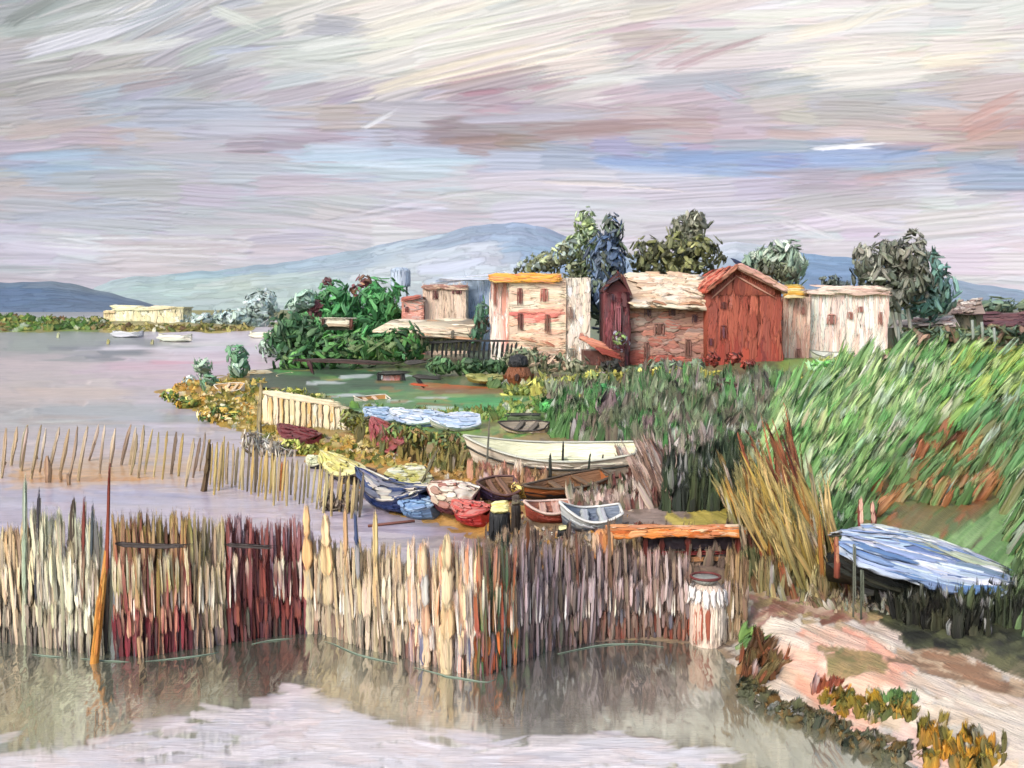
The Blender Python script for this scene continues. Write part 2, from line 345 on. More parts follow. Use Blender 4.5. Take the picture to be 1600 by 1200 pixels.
# ------------------------------------------------------------------ HILLS (solid ridges, real distance and thickness)
def hill(name, pts, Y, pal_at, depth, base=-3.0, ns=420, Lp=120, Wp=14):
    xs = np.array([p[0] for p in pts]); ys = np.array([p[1] for p in pts])
    hc = Canvas(xs[0], xs[-1], 0, 130, 2.2, lambda x, y: field(x, np.interp(x, xs, ys) + y, pal_at[0], pal_at[1], ay=1.6))
    n = hc.X.shape[1]; m_ = hc.X.shape[0]; px = hc.X[0]
    x = xs[0] + R(ns) * (xs[-1] - xs[0]); y = R(ns) * 128
    L = Lp * (.4 + R(ns)); sl_ = (np.interp(x + L, xs, ys) - np.interp(x, xs, ys)) / L
    hc.many(x, y, L, Wp * (.5 + R(ns)), (R(ns) - .5) * .22, field(x + L / 2, np.interp(x, xs, ys) + y, pal_at[0], pal_at[1]) * (1 + (R((ns, 1)) - .5) * .34) * (1 + (R((ns, 3)) - .5) * .06), bend=(R(ns) - .5) * .2, a=.8, T=1.6, soft=.3, dry=.5, jc=.07)
    py = np.interp(px, xs, ys) + .8 * np.sin(px / 17) + .6 * np.sin(px / 7.3)
    top = at_y(px, py, Y); rows = []
    hb = np.maximum(at_y(px, px * 0 + 492, Y)[:, 2], base)
    for j in range(m_):                             # front slope, ridge down to the shore
        f = 1 - min(hc.Y[j, 0] / 118., 1.0)
        v = top.copy(); v[:, 2] = base + (top[:, 2] - base) * f ** .9; v[:, 1] = Y - depth * (1 - f); v[:, 0] *= v[:, 1] / Y
        v[:, 1] -= hc.h[j] * ppx(Y) * .6; v[:, 2] += hc.h[j] * ppx(Y) * .3; rows.append(v)
    B = MB(); G = np.stack(rows)
    B.add(G, grid_faces(m_, n)[:, ::-1], np.clip(hc.c * A(1.08, 1.04, .9), .01, .9).reshape(-1, 3), hc.u.reshape(-1, 3), .35)
    rows = []
    for f in np.linspace(1, 0, 6):
        v = top.copy(); v[:, 2] = base + (G[0, :, 2] - base) * f; v[:, 1] = G[0, :, 1] + depth * (1 - f) * .6; v[:, 0] = G[0, :, 0]; rows.append(v)
    B.add(np.stack(rows), grid_faces(6, n), np.tile(hc.c[0], (6, 1)), None, .3)
    o = B.build(name, M_far); kind(o, 'structure'); return o
def inv2(V):
    x, y, z = V[..., 0], V[..., 1], V[..., 2] - CAMZ
    f = y * cp - z * sp; u = y * sp + z * cp
    return 800 + FPX * x / f, 600 - FPX * u / f
def ctrl(s):
    a = np.array([[float(q) for q in r.split()] for r in s.split("|")]); return a[:, :2], lin(a[:, 2:5])
hill("mountain", [(120, 470), (150, 447), (200, 434), (300, 426), (420, 414), (520, 398), (600, 382), (680, 368), (740, 353), (800, 347), (850, 356), (910, 378), (980, 398), (1060, 396), (1150, 378), (1200, 384), (1260, 397), (1330, 403), (1400, 420), (1500, 440), (1600, 455), (1800, 468), (2100, 476)], 1700,
     ctrl("200 445 150 172 190|330 440 140 170 196|300 470 160 184 196|450 430 138 160 190|450 470 160 182 194|560 420 146 166 194|700 380 138 158 190|780 360 128 148 184|850 375 134 156 192|700 420 166 180 206|600 450 172 186 204|760 420 176 188 212|900 400 130 158 198|1150 385 170 182 208|1300 410 110 142 186|1330 430 104 134 178|1500 450 132 156 190|1600 465 126 150 184|380 480 168 186 192"), 420, ns=700)
hill("far_hill", [(-500, 452), (-200, 446), (0, 441), (60, 440), (110, 442), (150, 452), (200, 466), (250, 477), (300, 487), (330, 492)], 1150,
     ctrl("0 445 96 116 144|90 445 104 122 148|150 460 112 130 152|50 470 76 102 142|150 480 88 110 146|-300 460 98 116 146|20 485 86 110 150"), 150, ns=260, Wp=9, Lp=110)

# ------------------------------------------------------------------ GROUND: one sheet, shoreline from the place's plan
def smooth(a, b, x): t = np.clip((x - a) / (b - a), 0, 1); return t * t * (3 - 2 * t)
shore_px = [(1450, 1200), (1380, 1162), (1290, 1118), (1210, 1075), (1155, 1035), (1130, 1008), (1000, 994), (900, 1000), (820, 985), (765, 900), (748, 848), (690, 822), (625, 806), (560, 772), (505, 735), (440, 700), (350, 664), (290, 640), (248, 614), (300, 602), (345, 590), (420, 578), (405, 548), (420, 522), (430, 500)]
shore = [tuple(at_z(x, y, 0)[:2]) for x, y in shore_px]
poly1 = np.array([(14, -60), (9.5, 4)] + [(6.8, 9.5)] + shore + [(-380, 1000), (-900, 2300), (2600, 2300), (2600, -60)])
farl = [(-900, 516), (0, 521), (120, 522), (260, 522), (395, 519), (405, 511), (330, 505), (200, 500), (0, 497), (-900, 493)]
poly2 = np.array([tuple(at_z(x, y, 0)[:2]) for x, y in farl])
def sdf(p, poly):
    out = np.full(len(p), 1e18); ins = np.zeros(len(p), bool)
    a = poly; b = np.roll(poly, -1, 0)
    for i in range(len(a)):
        e = b[i] - a[i]; q = p - a[i]; tt = np.clip((q @ e) / (e @ e), 0, 1)
        d = q - tt[:, None] * e; out = np.minimum(out, (d ** 2).sum(1))
        c1 = (a[i, 1] > p[:, 1]) != (b[i, 1] > p[:, 1])
        with np.errstate(divide='ignore', invalid='ignore'):
            xx = a[i, 0] + (p[:, 1] - a[i, 1]) * e[0] / (e[1] if e[1] else 1e-9)
        ins ^= c1 & (p[:, 0] < xx)
    return np.sqrt(out) * np.where(ins, 1, -1)
pond_px = [(400, 578), (520, 574), (640, 580), (700, 596), (860, 606), (870, 625), (760, 642), (690, 644), (600, 640), (540, 628), (480, 604), (410, 600)]
pondp = np.array([tuple(at_z(x, y, .75)[:2]) for x, y in pond_px])
def H(x, y):
    p = np.stack([np.ravel(x), np.ravel(y)], -1); Yd = np.maximum(p[:, 1], 8)
    s1 = sdf(p, poly1); s2 = sdf(p, poly2)
    r = .035 * Yd + .4
    h1 = -.5 + .5 * smooth(-r, 0, s1) + .45 * smooth(0, r, s1) + .4 * smooth(r, 7 * r, s1)
    h2 = -.5 + .5 * smooth(-4, 0, s2) + .8 * smooth(0, 8, s2)
    h = np.maximum(h1, h2)
    inl = smooth(0, 6, s1)
    h = h + inl * (.10 * np.sin(p[:, 0] * .31 + 1) * np.sin(p[:, 1] * .17) + .05 * np.sin(p[:, 0] * .9) * np.cos(p[:, 1] * .5))
    h += 1.4 * smooth(14, 34, p[:, 0]) * smooth(20, 45, p[:, 1]) * (1 - smooth(60, 110, p[:, 1]))   # grassy rise on the right
    h -= .75 * smooth(-.5, 2.5, sdf(p, pondp))
    return h.reshape(np.shape(x))
def gp(px, py, dz=0.0):
    px = np.atleast_1d(np.asarray(px, float)); py = np.atleast_1d(np.asarray(py, float))
    z = np.full(px.shape, .5)
    for _ in range(5):
        p = at_z(px, py, z); z = .4 * z + .6 * np.maximum(H(p[:, 0], p[:, 1]), 0)
    p = at_z(px, py, z); p[:, 2] = z + dz
    return p
def g1(px, py): return gp(px, py)[0]
GC = ctrl("""1200 970 205 192 178|1400 1050 206 176 155|1550 1130 205 195 185|1300 1000 225 165 140|1250 930 190 175 150|1100 900 120 105 90|900 900 120 105 95|1000 850 150 120 70|1300 880 110 100 60|1450 950 60 62 50|1580 1000 100 98 70|1450 770 140 86 56|1560 800 70 84 56|1300 700 110 150 95|1500 650 110 150 80|1580 700 85 120 70|1150 650 110 118 95|1000 650 95 105 80|950 780 120 105 95|800 760 160 125 70|700 740 172 135 80|560 700 170 130 75|450 680 150 125 60|350 640 150 130 60|280 620 170 130 50|600 640 110 120 80|500 590 60 80 60|700 600 90 100 62|850 600 100 120 70|1000 590 100 110 70|1200 600 90 130 80|1400 590 130 150 80|1550 590 160 150 60|600 540 70 130 70|800 560 90 110 80|100 510 100 130 70|300 515 140 135 70|1500 530 80 96 84|700 530 90 90 80|860 970 110 95 90""".replace("\n", ""))
ys = np.concatenate([np.linspace(-60, 6, 12), np.geomspace(7, 2300, 330)]); ss = np.linspace(-1.35, 1.35, 420)
YY, SS = np.meshgrid(ys, ss, indexing='ij'); XX = SS * (np.maximum(YY, 0) + 40)
ZZ = H(XX, YY)
G = np.stack([XX, YY, ZZ], -1)
V = G.reshape(-1, 3); sx, sy = inv2(np.where(V[:, 1:2] > 4, V, A(0, 4, 0)))
C = field(np.clip(sx, -200, 1800), np.clip(sy, 480, 1250), *GC, ay=1.6)
BG = MB()
V[:, 2] -= .03
BG.add(V, grid_faces(len(ys), len(ss)), C, np.stack([V[:, 0] * 1.5, V[:, 1] * 3, V[:, 2]], -1), .03)

def inpoly(px, py, poly):
    ins = np.zeros(px.shape, bool); n = len(poly)
    for i in range(n):
        x1, y1 = poly[i]; x2, y2 = poly[(i + 1) % n]
        c = (y1 > py) != (y2 > py)
        ins ^= c & (px < x1 + (py - y1) * (x2 - x1) / ((y2 - y1) or 1e-9))
    return ins
def spread(poly, n):
    P = np.array(poly, float); lo, hi = P.min(0), P.max(0); X = []; 
    while sum(len(q) for q in X) < n:
        q = lo + R((n * 3, 2)) * (hi - lo); X.append(q[inpoly(q[:, 0], q[:, 1], poly)])
    q = np.concatenate(X)[:n]; return q[:, 0], q[:, 1]
def drape(off):
    def f(V, h):
        V = V.copy(); V[:, 2] = np.maximum(H(V[:, 0], V[:, 1]), 0) + off + h; return V
    return f
GV = Canvas(-260, 1860, 500, 1330, 2.2, lambda x, y: field(x, y, *GC, ay=1.6))
def flat(B, poly, n, pal, Lp, Wp, ang, spread_ang=8, T=.25, bend=.1, off=.012, pal1=None, jc=.13, tip=.4, fn=None):
    n = int(n * 1.5); px, py = spread(poly, n)
    Lp = Lp * (.5 + R(n)); Wp = Wp * (.6 + R(n) * .9); a = np.radians(ang + (R(n) - .5) * 2 * spread_ang)
    GV.many(px - np.cos(a) * Lp / 2, py + np.sin(a) * Lp / 2, Lp, Wp, a, pick(pal, n), col1=pick(pal if pal1 is None else pal1, n), T=T * 5.0, bend=(R(n) - .5) * bend, jc=jc, a=.92, soft=.2)
# undercoat over all the land
k = 3200; px = -200 + R(k) * 2000; py = 515 + R(k) * 800
GV.many(px - 25, py, 40 + R(k) * 60, 8 + R(k) * 14, (R(k) - .5) * .5 + np.where(px > 1150, .35, 0), field(px, py, *GC) * (1 + (R((k, 1)) - .5) * .5) * (1 + (R((k, 3)) - .5) * .12), a=.85, T=1.6, bend=(R(k) - .5) * .1)
# ground patches (soil, sand and turf colours; shade painted in under the sheeted boat)
flat(BG, [(1140, 930), (1300, 930), (1600, 1045), (1660, 1210), (1440, 1195), (1150, 1010)], 520, [(222, 206, 186), (232, 220, 200), (206, 188, 162), (200, 192, 182), (222, 198, 176), (190, 166, 136), (168, 172, 168)], 100, 13, -20, 12, T=.45, pal1=[(226, 214, 200), (200, 180, 160), (206, 190, 184)])
flat(BG, [(1225, 985), (1300, 965), (1370, 975), (1430, 1020), (1370, 1060), (1290, 1040)], 46, [(226, 166, 146), (232, 180, 160), (218, 160, 134), (214, 196, 170), (226, 206, 186)], 80, 13, -22, 8, T=.5)
flat(BG, [(1340, 1080), (1430, 1080), (1570, 1150), (1500, 1170)], 22, [(228, 180, 162), (222, 196, 186)], 90, 11, -24, 6, T=.5)
flat(BG, [(1290, 985), (1370, 985), (1380, 1015), (1310, 1015)], 14, [(132, 128, 84), (176, 144, 104)], 50, 12, -10, 8, T=.4)
flat(BG, [(1200, 1040), (1260, 1040), (1600, 1180), (1600, 1215), (1450, 1200)], 90, [(110, 126, 140), (150, 160, 164), (90, 102, 120), (196, 200, 194), (84, 92, 96), (200, 180, 160)], 90, 11, -26, 6, T=.4)
flat(BG, [(1170, 905), (1330, 905), (1380, 950), (1250, 950), (1160, 930)], 60, [(160, 110, 104), (134, 84, 74), (206, 186, 160), (190, 170, 120), (120, 100, 70)], 40, 9, -6, 30, T=.5)
flat(BG, [(1440, 990), (1600, 1040), (1600, 1060), (1420, 1010)], 30, [(150, 112, 86), (120, 96, 76), (196, 172, 144)], 70, 11, -14, 8, T=.4)
flat(BG, [(1400, 700), (1560, 700), (1580, 780), (1500, 830), (1380, 820), (1340, 780)], 150, [(140, 90, 60), (124, 96, 62), (104, 104, 64), (150, 98, 64), (90, 110, 66)], 80, 14, 28, 16, T=.3)
flat(BG, [(430, 668), (560, 690), (700, 720), (830, 760), (820, 800), (740, 790), (600, 745), (500, 715)], 150, [(178, 134, 72), (164, 120, 64), (190, 150, 92), (148, 112, 62), (186, 140, 66)], 90, 10, -14, 6, T=.3)
flat(BG, [(760, 800), (1150, 800), (1150, 990), (760, 990)], 240, [(126, 108, 94), (140, 122, 104), (112, 98, 90), (150, 132, 96), (104, 88, 84)], 70, 14, -4, 14, T=.25)
flat(BG, [(840, 850), (960, 835), (960, 862), (850, 870)], 22, [(196, 142, 48), (206, 150, 60), (180, 130, 60)], 70, 9, -3, 6, T=.4)
flat(BG, [(255, 608), (300, 606), (440, 655), (430, 685), (330, 655)], 90, [(176, 136, 54), (150, 128, 48), (120, 116, 44), (196, 158, 80), (90, 92, 36)], 38, 8, -20, 20, T=.5)
flat(BG, [(880, 700), (1080, 690), (1090, 800), (930, 820)], 120, [(128, 112, 102), (146, 128, 118), (110, 96, 84), (158, 140, 132)], 60, 12, -20, 24, T=.25)
flat(BG, [(560, 560), (1240, 570), (1240, 620), (560, 600)], 220, [(84, 106, 66), (104, 118, 74), (70, 84, 62), (116, 116, 84), (62, 92, 60)], 50, 8, 0, 20, T=.4)
flat(BG, [(1230, 560), (1600, 555), (1600, 640), (1230, 640)], 200, [(110, 150, 70), (150, 168, 70), (90, 136, 66), (170, 170, 70), (126, 142, 80)], 70, 9, 6, 14, T=.4)
flat(BG, [(0, 498), (180, 502), (395, 514), (395, 520), (0, 519)], 130, [(86, 122, 60), (110, 134, 66), (140, 140, 78), (126, 104, 66), (160, 148, 84)], 60, 7, 0, 4, T=.6)
flat(BG, [(180, 508), (390, 514), (395, 519), (180, 517)], 40, [(170, 160, 92), (150, 130, 70), (118, 96, 62), (188, 176, 110)], 60, 5, 0, 3, T=.8)
flat(BG, [(1060, 780), (1180, 770), (1180, 815), (1060, 812)], 30, [(176, 158, 70), (150, 140, 70), (190, 172, 90)], 50, 10, -30, 14, T=.4)
def sheet(Bm, cv, zref, hf, hk, keepf, bs, gl=0.0):
    P = at_z(cv.X.ravel(), cv.Y.ravel(), zref); z = hf(P[:, 0], P[:, 1]); P[:, 2] = z + cv.h.ravel() * ppx(P[:, 1]) * hk
    Bm.add(P, keep(grid_faces(*cv.X.shape)[:, ::-1], keepf(z)), np.clip(cv.c, .004, .9).reshape(-1, 3), np.stack([cv.X * .04, cv.Y * .45 - np.clip(cv.X - 1100, 0, 900) * .17, cv.X * 0], -1).reshape(-1, 3), bs * ppx(P[:, 1]), gl)
    return P
flat(BG, [(560, 640), (760, 640), (880, 600), (1000, 600), (980, 680), (760, 680), (600, 680)], 160, [(90, 150, 76), (120, 160, 70), (150, 160, 80), (70, 120, 66), (176, 176, 100), (104, 110, 70)], 46, 9, 2, 22, T=.4)
flat(BG, [(1350, 900), (1600, 930), (1660, 1020), (1560, 1000), (1440, 985), (1380, 950)], 200, [(44, 46, 40), (60, 64, 50), (84, 86, 62), (38, 38, 38), (96, 100, 70)], 50, 14, -12, 20, T=.5)  # shade below the sheeted boat painted as dark ground strokes
flat(BG, [(1150, 1040), (1300, 1110), (1440, 1165), (1450, 1215), (1290, 1150), (1150, 1075)], 90, [(84, 88, 80), (104, 106, 90), (70, 78, 84), (126, 122, 96)], 46, 12, -26, 14, T=.4)
flat(BG, [(1160, 600), (1600, 580), (1640, 900), (1560, 900), (1330, 830), (1180, 740)], 420, [(110, 156, 90), (130, 170, 100), (90, 136, 78), (150, 186, 124), (84, 120, 70)], 90, 14, 40, 12, T=.3)
flat(BG, [(1380, 730), (1540, 720), (1560, 790), (1480, 830), (1370, 815), (1345, 790)], 130, [(150, 92, 60), (110, 116, 70), (126, 98, 64), (160, 104, 68), (96, 120, 70), (84, 110, 66)], 90, 15, 36, 12, T=.5)
sheet(BG, GV, .8, lambda x, y: H(x, y) + .02, 1.1, lambda z: z > -.3, 1.0)
ground = BG.build("ground", M_paint); kind(ground, 'structure')

# ------------------------------------------------------------------ WATER
WC = ctrl("""60 545 140 146 140|160 548 116 120 132|300 545 214 208 218|60 580 196 178 178|200 570 206 180 190|330 580 204 178 192|60 620 200 182 176|160 620 202 186 182|60 650 176 176 174|200 650 172 174 178|350 690 190 180 188|60 700 192 178 180|250 680 190 178 188|100 746 214 178 142|250 742 210 176 144|380 740 196 180 182|60 775 184 180 200|250 780 196 188 204|450 780 196 184 200|600 820 196 184 200|100 810 190 180 198|700 830 170 158 160|0 1010 84 88 78|300 1020 82 90 78|500 1010 84 88 78|700 1055 88 88 80|900 1030 76 78 74|1000 1050 84 84 80|1100 1040 96 98 84|1230 1120 112 106 84|300 1070 128 132 112|600 1090 140 138 124|0 1100 120 124 100|850 1090 126 126 116|200 1110 158 160 146|700 1120 168 168 158|1000 1110 160 158 144|1200 1150 150 142 118|1250 1190 120 118 98|200 1190 190 188 190|600 1170 205 202 208""".replace("\n", ""))  # dark tones below the reed screen and far shore are painted reflections
B = MB()
ysw = np.concatenate([np.linspace(-60, 6, 8), np.geomspace(7, 2300, 150)])
YY, SS = np.meshgrid(ysw, np.linspace(-1.4, 1.4, 160), indexing='ij'); XX = SS * (np.maximum(YY, 0) + 40)
V = np.stack([XX, YY, XX * 0], -1).reshape(-1, 3); sx, sy = inv2(np.where(V[:, 1:2] > 4, V, A(0, 4, 0)))
sy = np.clip(sy, 500, 1240)
gl = .3
V[:, 2] -= .03
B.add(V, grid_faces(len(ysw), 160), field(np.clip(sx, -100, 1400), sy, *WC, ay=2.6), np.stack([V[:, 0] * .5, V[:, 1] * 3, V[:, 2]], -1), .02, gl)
z0 = lambda px, py: at_z(np.atleast_1d(px), np.atleast_1d(py), 0.0)
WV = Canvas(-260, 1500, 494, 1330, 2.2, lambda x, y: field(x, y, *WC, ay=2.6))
k = 1300; px = -200 + R(k) * 1200; py = 524 + R(k) ** 1.1 * 330; Lp = 90 + R(k) * 200
WV.many(px - Lp / 2, py, Lp, 6 + R(k) * 13, (R(k) - .5) * .11, field(px, py, *WC) * (1 + (R((k, 1)) - .5) * .2) * (1 + (R((k, 3)) - .5) * .05), a=.85, T=1.4, bend=(R(k) - .5) * .05, jc=.06, soft=.3)
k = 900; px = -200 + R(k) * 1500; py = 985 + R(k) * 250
WV.many(px, py, 30 + R(k) * 60, 8 + R(k) * 14, -1.57 + (R(k) - .5) * .3, field(px, py, *WC) * (1.15 + (R((k, 1)) - .5) * 1.2), a=.9, T=.9, bend=(R(k) - .5) * .1, jc=.05, soft=.4)  # upright strokes paint the reed screen's broken reflection into the water
wa = """0 530 230 16 130 142 132|0 545 120 14 138 150 138|110 548 150 12 88 96 110|150 540 190 10 110 116 122|260 538 140 8 200 202 200|100 549 150 8 222 214 226|170 545 110 5 228 220 230|60 546 110 9 84 92 104|40 540 120 12 126 136 128|150 555 90 5 82 90 104|110 560 80 4 70 80 94|240 540 130 6 224 216 220|0 745 220 14 220 172 122|120 741 240 11 214 172 128|20 752 260 6 206 148 92|150 575 160 10 210 170 186|220 568 150 6 218 152 174|0 615 240 14 206 184 172|30 645 260 12 166 170 172|200 655 180 9 162 168 176|0 780 380 14 180 178 202|230 790 300 12 200 192 208|350 770 220 12 202 190 208|100 768 250 8 168 168 198|200 668 260 6 210 200 216|0 660 220 6 178 164 158|240 560 120 7 222 204 214|180 590 170 6 206 184 188"""  # dark streaks off the far shore paint its reflection
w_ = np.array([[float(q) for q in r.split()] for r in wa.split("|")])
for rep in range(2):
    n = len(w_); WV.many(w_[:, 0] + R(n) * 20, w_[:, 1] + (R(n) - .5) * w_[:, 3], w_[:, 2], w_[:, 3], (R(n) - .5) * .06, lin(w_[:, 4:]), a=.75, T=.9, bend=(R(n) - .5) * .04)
sky_refl = [(-260, 1176), (120, 1172), (250, 1136), (300, 1108), (420, 1100), (455, 1062), (475, 1062), (500, 1100), (620, 1128), (700, 1140), (760, 1146), (900, 1156), (960, 1146), (1100, 1165), (1180, 1200), (1230, 1260), (1230, 1330), (-260, 1330)]  # pale area of near water: sky reflection painted into its colour
k = 620; px, py = spread(sky_refl, k); Lp = 50 + R(k) * 110
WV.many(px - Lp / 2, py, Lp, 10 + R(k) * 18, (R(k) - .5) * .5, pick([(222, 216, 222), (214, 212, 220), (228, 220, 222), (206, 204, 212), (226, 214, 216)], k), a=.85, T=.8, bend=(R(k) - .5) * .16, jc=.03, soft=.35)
SKY_REFL = smooth(-22, 16, sdf(np.stack([WV.X.ravel(), WV.Y.ravel()], -1), np.array(sky_refl, float)))
PW = at_z(WV.X.ravel(), WV.Y.ravel(), 0)
glw = (.2 + .36 * (1 - smooth(16.5, 21, PW[:, 1]))) * (1 - .78 * SKY_REFL)
HG = H(PW[:, 0], PW[:, 1])
PW[:, 2] = WV.h.ravel() * ppx(PW[:, 1]) * np.where(PW[:, 1] < 19, .35 + .8 * SKY_REFL, 1.7)
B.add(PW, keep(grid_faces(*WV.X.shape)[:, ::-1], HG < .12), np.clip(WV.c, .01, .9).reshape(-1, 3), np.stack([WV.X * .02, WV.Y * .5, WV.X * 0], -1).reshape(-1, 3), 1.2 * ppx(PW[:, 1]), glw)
water = B.build("water", M_water); kind(water, 'structure')
# the quiet pond behind the boats
PC = ctrl("560 600 54 92 66|620 600 64 110 76|700 605 166 100 54|800 608 130 116 66|740 628 60 150 88|650 628 90 140 84|600 625 84 120 76|480 585 62 80 62|800 625 70 140 80|450 590 60 74 56|850 618 120 140 76")
PV = Canvas(390, 890, 568, 652, 1.6, lambda x, y: field(x, y, *PC, ay=3))
k = 260; x = 390 + R(k) * 440; y = 570 + R(k) * 80
PV.many(x, y, 40 + R(k) * 90, 5 + R(k) * 6, (R(k) - .5) * .06, field(x + 30, y, *PC, ay=3) * (.6 + .9 * R((k, 1))), a=.85, T=.8, jc=.1)
for _ in range(70):
    x, y = 400 + R() * 440, 574 + R() * 70; c_ = [(84, 150, 76), (168, 150, 84), (120, 150, 80), (206, 214, 214), (70, 120, 70), (150, 110, 60)][int(R() * 6)]
    PV.stroke(x, y, 24 + R() * 60, 3 + R() * 4, (R() - .5) * .2, lin(c_), a=.6, T=1.2)
for x, y, l_, w_, c in [(690, 626, 130, 10, (50, 150, 84)), (720, 634, 90, 8, (60, 160, 92)), (680, 604, 130, 7, (176, 96, 50)), (640, 608, 170, 6, (150, 88, 50)), (660, 612, 200, 9, (128, 98, 60))]:
    PV.stroke(x, y, l_, w_, 0, lin(c), a=.9, T=1)
P = at_z(PV.X.ravel(), PV.Y.ravel(), .62); P[:, 2] += PV.h.ravel() * .02
B = MB(); B.add(P, keep(grid_faces(*PV.X.shape)[:, ::-1], sdf(P[:, :2], pondp) > -1), np.clip(PV.c, .004, .9).reshape(-1, 3), np.stack([PV.X * .03, PV.Y * .5, PV.X * 0], -1).reshape(-1, 3), .05, .15)
kind(B.build("pond", M_paint), 'structure')

#@@PART2
# ================================================================== OBJECT HELPERS
def box(B, o, U, V, Wv, c, b=.03):
    """solid box: corner o, edge vectors U (right), V (up), Wv (back)"""
    o, U, V, Wv = map(lambda q: np.array(q, float), (o, U, V, Wv))
    p = np.array([o, o + U, o + U + V, o + V, o + Wv, o + U + Wv, o + U + V + Wv, o + V + Wv])
    fs = [(0, 1, 2, 3), (5, 4, 7, 6), (4, 0, 3, 7), (1, 5, 6, 2), (3, 2, 6, 7), (4, 5, 1, 0)]
    for f in fs:      # separate faces so shading stays crisp
        q = p[list(f)]; B.add(q, [(0, 1, 2, 3)], c, np.array([[0, 0, 0], [np.linalg.norm(q[1] - q[0]) * 1.5, 0, 0], [np.linalg.norm(q[1] - q[0]) * 1.5, np.linalg.norm(q[3] - q[0]) * 1.5, 0], [0, np.linalg.norm(q[3] - q[0]) * 1.5, 0]]), b)
wall_gain = 1.3
def quad_strokes(B, o, U, V, N, pal, n, L, Wd, vert=True, T=.14, inset=.0, jc=.1, shape=None, ang=0.0, pal_v=None, off=.02, sa=.12):
    """brushed relief over a flat face o + a*U + b*V, metres; shape(a,b) keeps a stroke"""
    o, U, V = np.array(o, float), np.array(U, float), np.array(V, float); lu, lv = np.linalg.norm(U), np.linalg.norm(V)
    n = int(n); a = R(n); b = R(n)
    if shape is not None: m_ = shape(a, b); a, b = a[m_], b[m_]; n = len(a)
    if n == 0: return
    u, v = U / lu, V / lv; N = nrmz(np.array(N, float))
    L = L * (.6 + .7 * R(n)); Wd = Wd * (.6 + .7 * R(n)); th = (math.pi / 2 if vert else 0) + ang + (R(n) - .5) * 2 * sa
    if vert: L = np.minimum(L, lv * .98); b = np.clip(b, L / lv / 2, 1 - L / lv / 2); a = np.clip(a, Wd / lu / 2, 1 - Wd / lu / 2)
    else: L = np.minimum(L, lu * .98); a = np.clip(a, L / lu / 2, 1 - L / lu / 2); b = np.clip(b, Wd / lv / 2, 1 - Wd / lv / 2)
    d = np.cos(th)[:, None] * u + np.sin(th)[:, None] * v; sdv = -np.sin(th)[:, None] * u + np.cos(th)[:, None] * v
    P = o + a[:, None] * U + b[:, None] * V - d * L[:, None] / 2 + N * (np.linspace(.2, 1, n) * off)[:, None]
    if pal_v is not None:
        c = np.array([pick(pal_v(float(y)), 1)[0] for y in b])
    else: c = pick(pal, n)
    strokes(B, P, d * L[:, None], sdv * Wd[:, None] / 2 * 1.25, N, T * .3 * Wd, np.clip(c * wall_gain, 0, .85), jc=jc, bend=(R(n) - .5) * .1, tip=.3, rag=.18)
def dab(B, px0, py0, px1, py1, Y, wpx, col, T=.35, N=(0, -1, .15), bend=0, c1=None, tip=.5, jc=.1, yaw=0.0):
    """one fat stroke between two points of the place given by direction and distance Y (scalar or pair)"""
    Ya, Yb = (Y if isinstance(Y, (tuple, list)) else (Y, Y))
    a = at_y(px0, py0, Ya); b = at_y(px1, py1, Yb); D = b - a; N = nrmz(A(*N)); s_ = nrmz(np.cross(N, nrmz(D)))
    strokes(B, a, D, s_ * wpx / 2 * ppx(Ya), N, T * wpx * ppx(Ya), lin(col), None if c1 is None else lin(c1), bend=bend, tip=tip, jc=jc)
def tube(B, pts, rad, c, n=7, jit=0.0):
    pts = np.array(pts, float); k = len(pts); rad = np.broadcast_to(np.asarray(rad, float), (k,))
    tg = nrmz(np.gradient(pts, axis=0)); ref = np.where(np.abs(tg[:, 2:3]) > .9, A(1, 0, 0), A(0, 0, 1))
    s_ = nrmz(np.cross(tg, ref)); q = np.cross(s_, tg); th = np.linspace(0, 2 * math.pi, n + 1)
    rr = rad[:, None] * (1 + (R((k, n + 1)) - .5) * jit); rr[:, -1] = rr[:, 0]
    V = pts[:, None] + rr[..., None] * (np.cos(th)[None, :, None] * s_[:, None] + np.sin(th)[None, :, None] * q[:, None])
    V = np.concatenate([np.broadcast_to(pts[:1, None], (1, n + 1, 3)), V, np.broadcast_to(pts[-1:, None], (1, n + 1, 3))])
    s = np.cumsum(np.concatenate([[0], np.linalg.norm(np.diff(pts, axis=0), axis=1)])); s = np.concatenate([s[:1], s, s[-1:]])
    U = np.stack([np.broadcast_to(s[:, None] * 2, (k + 2, n + 1)), np.broadcast_to(th * 2.2, (k + 2, n + 1)), np.zeros((k + 2, n + 1))], -1)
    cc = lin(c) if np.max(c) > 1 else np.array(c, float)
    B.add(V.reshape(-1, 3), grid_faces(k + 2, n + 1), np.clip(cc * (1 + (R(((k + 2) * (n + 1), 1)) - .5) * .2), 0, .9), U.reshape(-1, 3), float(rad.max()) * .12)

